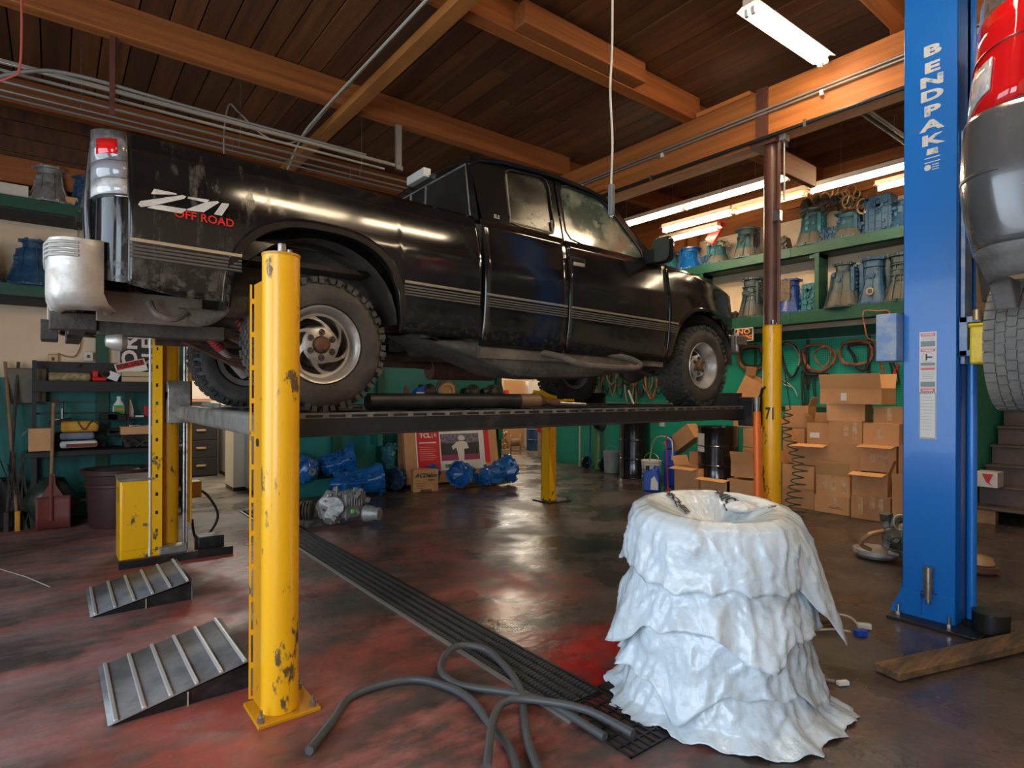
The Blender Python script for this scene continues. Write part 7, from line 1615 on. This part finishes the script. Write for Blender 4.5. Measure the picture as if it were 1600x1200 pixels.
# hydraulic hose loop at left post
tag(MB().tube(smooth_path([(1.08, 6.55, .60), (1.22, 6.60, .52), (1.33, 6.60, .30), (1.25, 6.60, .12), (1.12, 6.55, .10), (1.08, 6.52, .3)], 6), .013, 8).build('hydraulic_hose', M['blacktube'], None, loc=(1.2, 6.6, .3)), 'black hydraulic hose looping right of the left yellow post', 'hose')
tag(MB().tube([onZ(-40, 876, .006), onZ(0, 889, .006), onZ(40, 901, .006), onZ(78, 917, .006)], .004, 5).build('thin_wire', M['cable'], None, loc=(-.3, 6, 0)), 'thin pale wire lying on the floor at the left edge', 'wire')

# ================================================================ OFFICE
fc = thing('file_cabinet', 'black file cabinet seen through the office doorway', 'cabinet', (2.15, 12.25, 0))
fx0, fx1 = 1.86, 2.42
MB().box(fx0, fx1, 12.06, 12.55, 0, 1.33).build('cabinet_body', M['bench'], fc, bevel=.004)
for k in range(4):
    d_ = MB().box(fx0 + .012, fx1 - .012, 12.04, 12.06, .03 + k * .325, .03 + k * .325 + .31).build('drawer', M['bench'], fc, bevel=.004)
    MB().box(fx0 + .2, fx0 + .36, 12.02, 12.04, .19 + k * .325, .225 + k * .325).build('handle', M['brass'], d_, bevel=.003)
for i, (x0q, x1q, y0q, y1q, h, mt, lb, nm) in enumerate(((2.52, 2.74, 11.9, 12.5, 1.25, mat('cabinet grey green', (.34, .34, .28), .5), 'narrow grey green cabinet beside the black file cabinet', 'metal_cabinet'),
    (2.22, 2.58, 9.95, 10.5, 1.12, M['offwhite'], 'white low cabinet in the office nearest the yellow post', 'metal_cabinet'), (2.38, 2.75, 9.45, 9.93, 1.12, mat('appliance grey', (.27, .29, .31), .35, metal=.3), 'grey metal appliance in front of the white cabinet', 'appliance'))):
    t = thing(nm, lb, 'cabinet', (x0q, y0q, 0)); MB().box(x0q, x1q, y0q, y1q, .06, h).build('body', mt, t, bevel=.008); MB().box(x0q + .01, x1q - .01, y0q + .01, y1q, 0, .06).build('toe_kick', M['blackpl'], t); MB().box(x0q - .01, x0q + .12, y0q - .03, y0q - .005, h - .1, h - .085).build('handle', M['steel'], t)
tag(MB().box(1.5, 2.4, 12.1, 12.55, 1.40, 1.43).build('wall_counter', M['wood'], None, loc=(2, 12.3, 1.4)), 'narrow wooden shelf over the black file cabinet', 'shelf')
for k in range(4): tag(MB().cyl((1.62 + k * .12, 12.2, 1.44), (1.62 + k * .12, 12.2, 1.52 + .02 * (k % 2)), .022, n=10).build('small_jar', M['brass'], None, loc=(1.62 + k * .12, 12.2, 1.44)), 'small amber jar on the wooden office shelf', 'jar', 'jars on the office shelf')
al = bpy.data.lights.new('office_lamp', 'AREA'); al.shape = 'RECTANGLE'; al.size = 1.2; al.size_y = .3; al.energy = 60; al.color = (1, .93, .82)
ao = bpy.data.objects.new('office_lamp', al); ao.location = (2.3, 11.0, 2.88); C.objects.link(ao)
# lift runway clutter
pp_ = thing('exhaust_pipe', 'long dark pipe with a rusty end lying on the near runway', 'pipe', (2.4, 3.62, ZT))
MB().cyl((1.62, 3.62, ZT + .058), (2.88, 3.62, ZT + .058), .056, n=24).build('pipe', M['blackst'], pp_)
MB().cyl((2.88, 3.62, ZT + .058), (3.08, 3.62, ZT + .058), .0565, n=24).build('rusty_collar', mat('tan rust', (.25, .15, .08), .6, metal=.4), pp_)
MB().lathe([(.056, 0), (.05, .03), (.03, .06), (.025, .12), (.035, .16), (.02, .22)], (3.08, 3.62, ZT + .058), (1, -.12, -.1), 18).build('pipe_end', M['rust'], pp_)
MB().cyl((3.28, 3.58, ZT + .035), (3.52, 3.52, ZT + .022), .019, n=12).build('chrome_rod', M['steel'], pp_)
yb_ = thing('yellow_bracket', 'yellow wheel chock frame lying beside the pipe end on the runway', 'wheel chock', (3.3, 3.72, ZT))
MB().bar((3.15, 3.75, ZT + .12), (3.36, 3.72, ZT + .07), .04, .05).tube([(3.1, 3.74, ZT + .10), (3.22, 3.74, ZT + .14), (3.42, 3.66, ZT + .02)], .012, 6).tube([(3.36, 3.70, ZT + .06), (3.52, 3.66, ZT + .06), (3.54, 3.66, ZT + .02), (3.40, 3.70, ZT + .014)], .010, 6).build('chock_frame', M['yellowd'], yb_)
# ================================================================ CENTRE: TRANSMISSIONS, TV BOX
def lump(mb, k, seed):
    mb.v = [tuple(Vector(p) + Vector((noise.noise(Vector(p) * 9 + Vector((seed, 0, 0))), noise.noise(Vector(p) * 9 + Vector((0, seed, 5))), noise.noise(Vector(p) * 9 + Vector((3, 0, seed))))) * k) for p in mb.v]
def trans(label, p0, p1, r0, r1, mt, seed, group='blue painted gearboxes on the floor', nm='gearbox', cat='gearbox', hole=False):
    """gearbox lying on the floor: ribbed case from p0 (tail) to the flared bell at p1"""
    p0, p1 = Vector(p0), Vector(p1); d = p1 - p0; L_ = d.length; u = d.normalized(); rnd = random.Random(seed)
    t = thing(nm, label, cat, (p0.x, p0.y, 0), 0, group)
    cs = MB().lathe([(0, 0), (r0 * .5, 0), (r0 * .55, .06 * L_), (r0 * .8, .12 * L_), (r0, .2 * L_), (r0, .58 * L_), (r0 * 1.05, .62 * L_), (r0 * 1.1, .72 * L_), (r1 * .92, .90 * L_), (r1, .93 * L_), (r1, L_), (r1 * .9, L_), (r1 * .75, .86 * L_), (0, .8 * L_)], p0, u, 40); lump(cs, .05, seed); cs.build('case', mt, t, sharp=.7)
    m = MB(); x = u.orthogonal().normalized(); y = u.cross(x)
    for k in range(12):
        a = 2 * PI * k / 12; e = x * math.cos(a) + y * math.sin(a); m.cyl(p0 + u * L_ * .93 + e * r1, p0 + u * L_ * 1.0 + e * r1, .016, n=6)
        m.bar(p0 + u * L_ * .2 + e * r0, p0 + u * L_ * .60 + e * r0, .012, .022, up=tuple(e))
    for k in range(4): q = .24 + k * .1; m.lathe([(r0 * .98, q * L_), (r0 * 1.08, q * L_ + .004), (r0 * 1.08, q * L_ + .012), (r0 * .98, q * L_ + .016)], p0, u, 20)
    m.build('casting_ribs', mt, t)['kind'] = 'stuff'
    m = MB()
    for k in range(34):
        a = rnd.uniform(0, 2 * PI); e = x * math.cos(a) + y * math.sin(a); q_ = rnd.uniform(.12, .90); m.cbox(p0 + u * L_ * q_ + e * (r0 if q_ < .66 else r0 + (r1 - r0) * (q_ - .66) / .34) * .98, (rnd.uniform(.03, .11), rnd.uniform(.03, .10), rnd.uniform(.03, .07)), Matrix.Rotation(rnd.uniform(0, 3), 3, (1, rnd.random(), .5)))
    m.cbox(p0 + u * L_ * .40 + (x if x.z < 0 else -x) * r0 * .9, (r0 * 1.5, L_ * .42 * abs(u.y) + .12, .07))
    m.build('bosses', mt, t, bevel=.005)['kind'] = 'stuff'
    if hole: MB().lathe([(.015, -.004), (.035, -.010), (.055, -.008), (.06, .02)], p0 + u * .0, u, 18).build('output_seal', M['alu'], t)
    return t
BL = M['bluec']
trans('blue gearbox with a round metal end, just right of the near yellow post', (2.98, 8.55, .40), (2.85, 9.0, .42), .17, .24, BL, 1, hole=True)
trans('blue gearbox lying on top at the back with its bell mouth open', (3.2, 8.95, .42), (3.72, 8.75, .52), .15, .25, BL, 2)
trans('bright blue gearbox lying in front on the floor, bell to the right', (3.18, 8.45, .20), (3.95, 8.35, .24), .15, .235, BL, 3)
trans('dark blue gearbox tucked between the brass part and the tan carton', (4.5, 8.75, .17), (4.25, 8.5, .19), .11, .17, M['dbluec'], 4)
trans('dark teal gearbox standing against the teal wall', (4.45, 9.0, .1), (4.42, 9.02, .72), .10, .14, M['tealm'], 5)
trans('blue gearbox with a round hollow mouth in front of the television box', (5.55, 8.25, .22), (5.13, 7.98, .25), .12, .21, BL, 6)
trans('blue gearbox at the right of the television box, bell raised', (5.48, 7.95, .15), (6.15, 7.95, .28), .14, .24, BL, 7)
trans('small blue peaked part showing behind the tan carton', (4.82, 8.32, .1), (4.85, 8.3, .38), .10, .06, BL, 8)
br = thing('ring_gear_part', 'round part with a brass coloured rim on the floor by the teal post', 'vehicle part', (3.95, 8.25, 0))
q = onZ(615, 763); MB().lathe([(0, 0), (.12, 0), (.15, .04), (.15, .10), (.08, .12), (0, .12)], (q.x, q.y, 0), n=24).build('base', M['alud'], br); MB().lathe([(.05, .12), (.09, .12), (.10, .16), (.05, .17)], (q.x, q.y, 0), n=24, close=True).build('brass_rim', M['brass'], br)
# carton with lettering
ac = thing('parts_carton', 'small tan parts carton with black print standing on the floor', 'box', (4.62, 8.15, 0), -.30)
MB().box(-.19, .21, -.0, .20, 0, .35).build('carton_body', M['cardb'], ac, local=True, bevel=.003)
text_mesh('carton_print', 'ACDelco', .085, M['ink'], ac, lambda u, v: (.01 + u * 1.05, -.002, .255 + v), local=True, shear=.35, bold=.003)
text_mesh('carton_print', 'acdelco', .035, M['ink'], ac, lambda u, v: (.10 + u, -.002, .185 + v), local=True, bold=.001)
for k in range(4): text_mesh('carton_print', 'BATTERY / PARTS'[: 15 - 2 * k], .022, M['ink'], ac, (lambda k: lambda u, v: (-.07 + u, -.002, .135 - k * .026 + v))(k), local=True)
# television box
R = Matrix.Rotation(-.16, 3, 'Z') @ Matrix.Rotation(-.20, 3, 'X')
tb_ = thing('television_box', 'tall tan and red television carton leaning on the teal wall', 'box', (5.40, 8.50, .05), R=R)
MB().box(-.86, .86, .0, .16, 0, 1.02).build('carton_body', M['cardb'], tb_, local=True, bevel=.004)
fa = lambda x0, x1, z0, z1, mt, nm='carton_print', o=.002: MB().box(x0, x1, -o, -o + .001, z0, z1).build(nm, mt, tb_, local=True, smooth=False)
fa(-.66, .62, .20, .985, M['white']); fa(-.64, -.24, .21, .975, mat('carton red', (.62, .012, .03), .4), o=.003); fa(-.1, .50, .90, .985, MATS['carton red'], o=.003); fa(.60, .70, .30, .96, MATS['carton red'], o=.0035)
fa(-.22, .50, .36, .82, mat('picture dark', (.02, .02, .03), .5), o=.004); fa(-.22, .50, .66, .82, mat('picture crowd', (.30, .22, .30), .5, col2=(.08, .08, .14), scale=26, lo=.42, hi=.56), o=.005); fa(-.22, .50, .36, .46, mat('picture magenta', (.30, .03, .12), .5), o=.005)
fa(-.16, .02, .24, .30, M['label'], o=.004)
# generic ball player figure on the picture
pl = MB()
for poly in ([(.10, .36), (.20, .36), (.21, .55), (.30, .56), (.27, .66), (.20, .69), (.08, .68), (-.02, .60), (.0, .54), (.06, .58), (.08, .50)], [(.13, .70), (.22, .70), (.24, .74), (.20, .79), (.13, .79), (.10, .74)]): pl.add([(x, -.0062, z) for x, z in poly], [tuple(range(len(poly)))])
pl.build('player_picture', mat('picture white', (.72, .70, .68), .5), tb_, local=True, smooth=False)
text_mesh('carton_print', 'TCL', .10, M['white'], tb_, lambda u, v: (-.49 + u * 1.1, -.0045, .80 + v), local=True, bold=.004)
text_mesh('carton_print', '| R', .08, M['white'], tb_, lambda u, v: (-.33 + u, -.0045, .80 + v), local=True, bold=.001)
for k in range(7): fa(-.60, -.36 + .03 * (k % 3), .60 - k * .035, .608 - k * .035, mat('carton pale red', (.75, .35, .35), .5), o=.0045)
fa(-.60, -.30, .67, .69, M['white'], o=.0045)
tag(MB().bar((4.50, 8.72, .02), (4.62, 9.0, 1.0), .10, .05, up=(0, 1, 0)).build('wood_board', M['handle'], None, loc=(4.5, 8.8, 0), bevel=.003), 'wooden board leaning left of the television carton', 'board')
tag(MB().bar((4.60, 8.74, .02), (4.72, 9.02, 1.0), .05, .05, up=(0, 1, 0)).build('wood_board', M['oldwood'], None, loc=(4.6, 8.8, 0), bevel=.003), 'thin darker board between the pale board and the television carton', 'board')
tag(MB().box(4.55, 6.3, 8.12, 8.42, .0, .04).build('wood_board', M['oldwood'], None, loc=(5.4, 8.3, 0), bevel=.003), 'dark board flat on the floor under the television carton', 'board')
# aluminium transaxle
ta = thing('transaxle', 'bare aluminium transaxle with a green plug on the red floor', 'gearbox', (2.75, 6.75, 0)); rnd = random.Random(2)
m = MB(); c0 = Vector((2.62, 6.80, .20))
m.lathe([(0, -.02), (.10, -.02), (.17, 0), (.185, .03), (.185, .06), (.15, .10), (.13, .16), (0, .18)], c0, (-.55, -.80, .10), 40); lump(m, .04, 3)
for k in range(9):
    a = 2 * PI * k / 9; ax_ = Vector((-.55, -.80, .10)).normalized(); x__ = ax_.orthogonal().normalized(); y__ = ax_.cross(x__); e = x__ * math.cos(a) + y__ * math.sin(a); m.bar(c0 - ax_ * .0 + e * .05 + ax_ * .02, c0 + e * .17 + ax_ * .02, .012, .04, up=tuple(ax_))
m.cbox((2.80, 6.78, .22), (.30, .26, .28), Matrix.Rotation(.3, 3, 'Z')); m.lathe([(0, 0), (.09, 0), (.10, .02), (.09, .10), (.07, .16), (.075, .20), (0, .20)], (2.92, 6.60, .12), (.6, -.75, 0), 20)
m.build('main_case', M['alu'], ta, bevel=.012, sharp=.7)
m = MB()
for k in range(10): m.bar((2.62 + k * .028, 6.62 - k * .006, .22), (2.66 + k * .028, 6.68, .38), .008, .03)
for k in range(26): m.cbox(Vector((2.78, 6.72, .22)) + Vector((rnd.uniform(-.22, .22), rnd.uniform(-.14, .12), rnd.uniform(-.16, .18))), (rnd.uniform(.03, .09), rnd.uniform(.03, .08), rnd.uniform(.03, .08)), Matrix.Rotation(rnd.uniform(0, 3), 3, (1, 1, rnd.random())))
for k in range(10):
    a = 2 * PI * k / 10; m.cyl(c0 + Vector((.155 * math.cos(a), -.06, .17 * math.sin(a))), c0 + Vector((.155 * math.cos(a) - .03, -.12, .17 * math.sin(a))), .014, n=6)
m.cyl((2.62, 6.70, .36), (2.62, 6.70, .46), .012, n=8).build('ribs_and_bosses', M['alu'], ta, bevel=.004)
MB().lathe([(.06, 0), (.10, .01), (.08, .03), (.0, .035)], c0 + Vector((-.04, -.09, -.02)), (-.55, -.80, .1), 20).build('side_cover', M['alud'], ta)
MB().cbox((2.75, 6.545, .17), (.045, .02, .045)).build('green_plug', mat('lime plug', (.15, .75, .06), .4), ta, bevel=.008)
s3 = thing('driveline_part', 'ribbed dark metal part peeking out right of the near yellow post', 'vehicle part', (2.33, 6.9, 0)); m = MB()
for k in range(6): m.lathe([(.0, -.010), (.11, -.010), (.12, 0), (.11, .010), (0, .010)], (2.25 + k * .028, 7.0 - k * .02, .17), (.8, -.6, 0), 20)
m.cbox((2.38, 6.85, .04), (.2, .16, .08)).build('ribbed_body', M['alud'], s3)
# ================================================================ UNDER THE TRUCK, SEEN BETWEEN RUNWAY AND SILL
ws2 = thing('storage_bench', 'teal storage bench with parts on top behind the near runway', 'bench', (5, 8.9, 0))
MB().box(4.1, 6.6, 8.75, 9.05, 1.36, 1.42).box(4.1, 4.18, 8.75, 9.05, .7, 1.36).box(6.5, 6.6, 8.75, 9.05, .7, 1.36).build('bench_frame', M['teal'], ws2)
ck = thing('clutch_drum', 'large round metal converter with a bronze face on the storage bench', 'vehicle part', (4.95, 8.7, 1.42))
q = onY(700, 601, 8.66)
MB().lathe([(0, -.03), (.08, -.03), (.09, -.05), (.13, -.05), (.16, -.02), (.17, .04), (0, .04)], (q.x, 8.70, 1.60), (.2, 1, 0), 30).build('bronze_face', M['brass'], ck)
m = MB().lathe([(.175, -.02), (.20, -.02), (.20, .05), (.175, .05)], (q.x, 8.72, 1.60), (.2, 1, 0), 8, close=True); m.build('housing', M['alud'], ck, bevel=.006)
rnd = random.Random(8)
for i, (px0, w_) in enumerate(((665, .22), (735, .36), (765, .34))):
    q = onY(px0, 605, 8.8); m = MB()
    m.lathe([(0, -.16), (.07, -.15), (.10, 0), (.15, .08), (.15, .14), (0, .15)], (q.x, 8.85, 1.57), (1, .1, 0), 18)
    for k in range(10): m.cbox((q.x + rnd.uniform(-.14, .14), 8.80, 1.53 + rnd.uniform(-.08, .14)), (.08, .1, .06), Matrix.Rotation(rnd.uniform(0, 3), 3, 'Y'))
    tag(m.build('oily_gearbox', M['oily'], None, loc=(q.x, 8.85, 1.42), bevel=.006), ('dark oily gearbox left of the bronze faced part', 'dark oily gearbox right of the bronze faced part', 'dark oily gearbox at the right end of the storage bench')[i], 'gearbox')
q = onY(652, 605, 8.8); jj = thing('oil_jug', 'blue oil jug with a white label on the storage bench', 'jug', (q.x, 8.75, 1.42))
MB().prism([(-.09, 0), (.10, 0), (.10, .26), (.04, .24), (-.06, .20), (-.09, .15)], -.05, .05, lambda u, v, h: (u, h, v)).build('jug_body', M['bluepl'], jj, local=True, bevel=.015); MB().box(-.07, .07, -.054, -.052, .02, .15).build('jug_label', M['white'], jj, local=True)
q = onY(636, 600, 8.8); tag(MB().cyl((q.x, 8.82, 1.42), (q.x, 8.82, 1.62), .04, n=12).cyl((q.x, 8.82, 1.62), (q.x, 8.82, 1.68), .05, .02, 12).build('spray_can', M['redtool'], None, loc=(q.x, 8.8, 1.42)), 'dark red spray can left of the blue jug', 'can')
# ================================================================ BACK ROOM
def bkr(px, py, Y_): return onY(px, py, Y_)
sp_ = thing('cable_spool', 'small wooden cable spool on the floor of the back room', 'spool', (10.0, 12.5, 0))
q = onZ(814, 704); 
MB().lathe([(0, 0), (.22, 0), (.22, .03), (.10, .03), (.10, .26), (.22, .26), (.22, .29), (0, .29)], (q.x, q.y, .225), (-.75, .66, 0), 30).build('spool_body', M['spool'], sp_); MB().cyl(Vector((q.x, q.y, .225)) + Vector((.75, -.66, 0)) * .005, Vector((q.x, q.y, .225)) + Vector((.75, -.66, 0)) * -.01, .025, n=12).build('spool_hole', M['matblk'], sp_)
pg = thing('brass_parts', 'pile of brass coloured parts left of the cable spool', 'parts', (9.6, 12.8, 0)); m = MB()
for k in range(16): m.cyl((9.55 + rnd.uniform(-.15, .2), 12.75 + rnd.uniform(-.1, .1), rnd.uniform(.05, .5)), (9.6 + rnd.uniform(-.15, .2), 12.75, rnd.uniform(.05, .5)), .035, n=8)
m.build('part_pile', M['brass'], pg)
q = onZ(862, 716); tt = thing('tool_trolley', 'tan and red bin in the back room beside the narrow yellow post', 'trolley', (q.x, q.y, 0)); 
MB().box(q.x - .2, q.x + .3, q.y - .1, q.y + .3, .02, .62).build('bin_body', mat('tan plastic', (.50, .40, .27), .5, col2=(.36, .28, .18), scale=5, lo=.4, hi=.7), tt, bevel=.02); MB().box(q.x - .22, q.x + .32, q.y - .12, q.y + .32, .62, .85).build('red_lid', M['redpl'], tt, bevel=.02)
ct_ = thing('stacked_carton', 'big pale orange carton standing high in the back room', 'box', (10.0, 13.5, 0))
a = onY(788, 594, 13.4); b_ = onY(825, 618, 13.4)
MB().box(a.x, b_.x, 13.4, 13.8, 0, a.z).build('carton_body', mat('pale carton', (.62, .36, .19), .7), ct_)
a = onY(826, 596, 13.2); tag(MB().box(a.x, a.x + .36, 13.2, 13.5, 0, a.z).build('white_fridge', M['white'], None, loc=(a.x, 13.3, 0), bevel=.01), 'white upright appliance right of the pale orange carton', 'appliance')
a = onY(768, 590, 12.6); yj = thing('floor_jack', 'yellow jack frame standing in the back room', 'jack', (a.x, 12.6, 0))
MB().box(a.x - .1, a.x + .15, 12.55, 12.65, .0, 2.0).build('jack_frame', M['yellowd'], yj, bevel=.01); MB().bar((a.x + .2, 12.5, 1.9), (a.x + .4, 12.5, 1.2), .05, .05).build('jack_arm', M['blackst'], yj); MB().cbox((a.x + .4, 12.48, 1.55), (.12, .08, .2)).build('jack_grip', M['redpl'], yj)
# temporary lights test
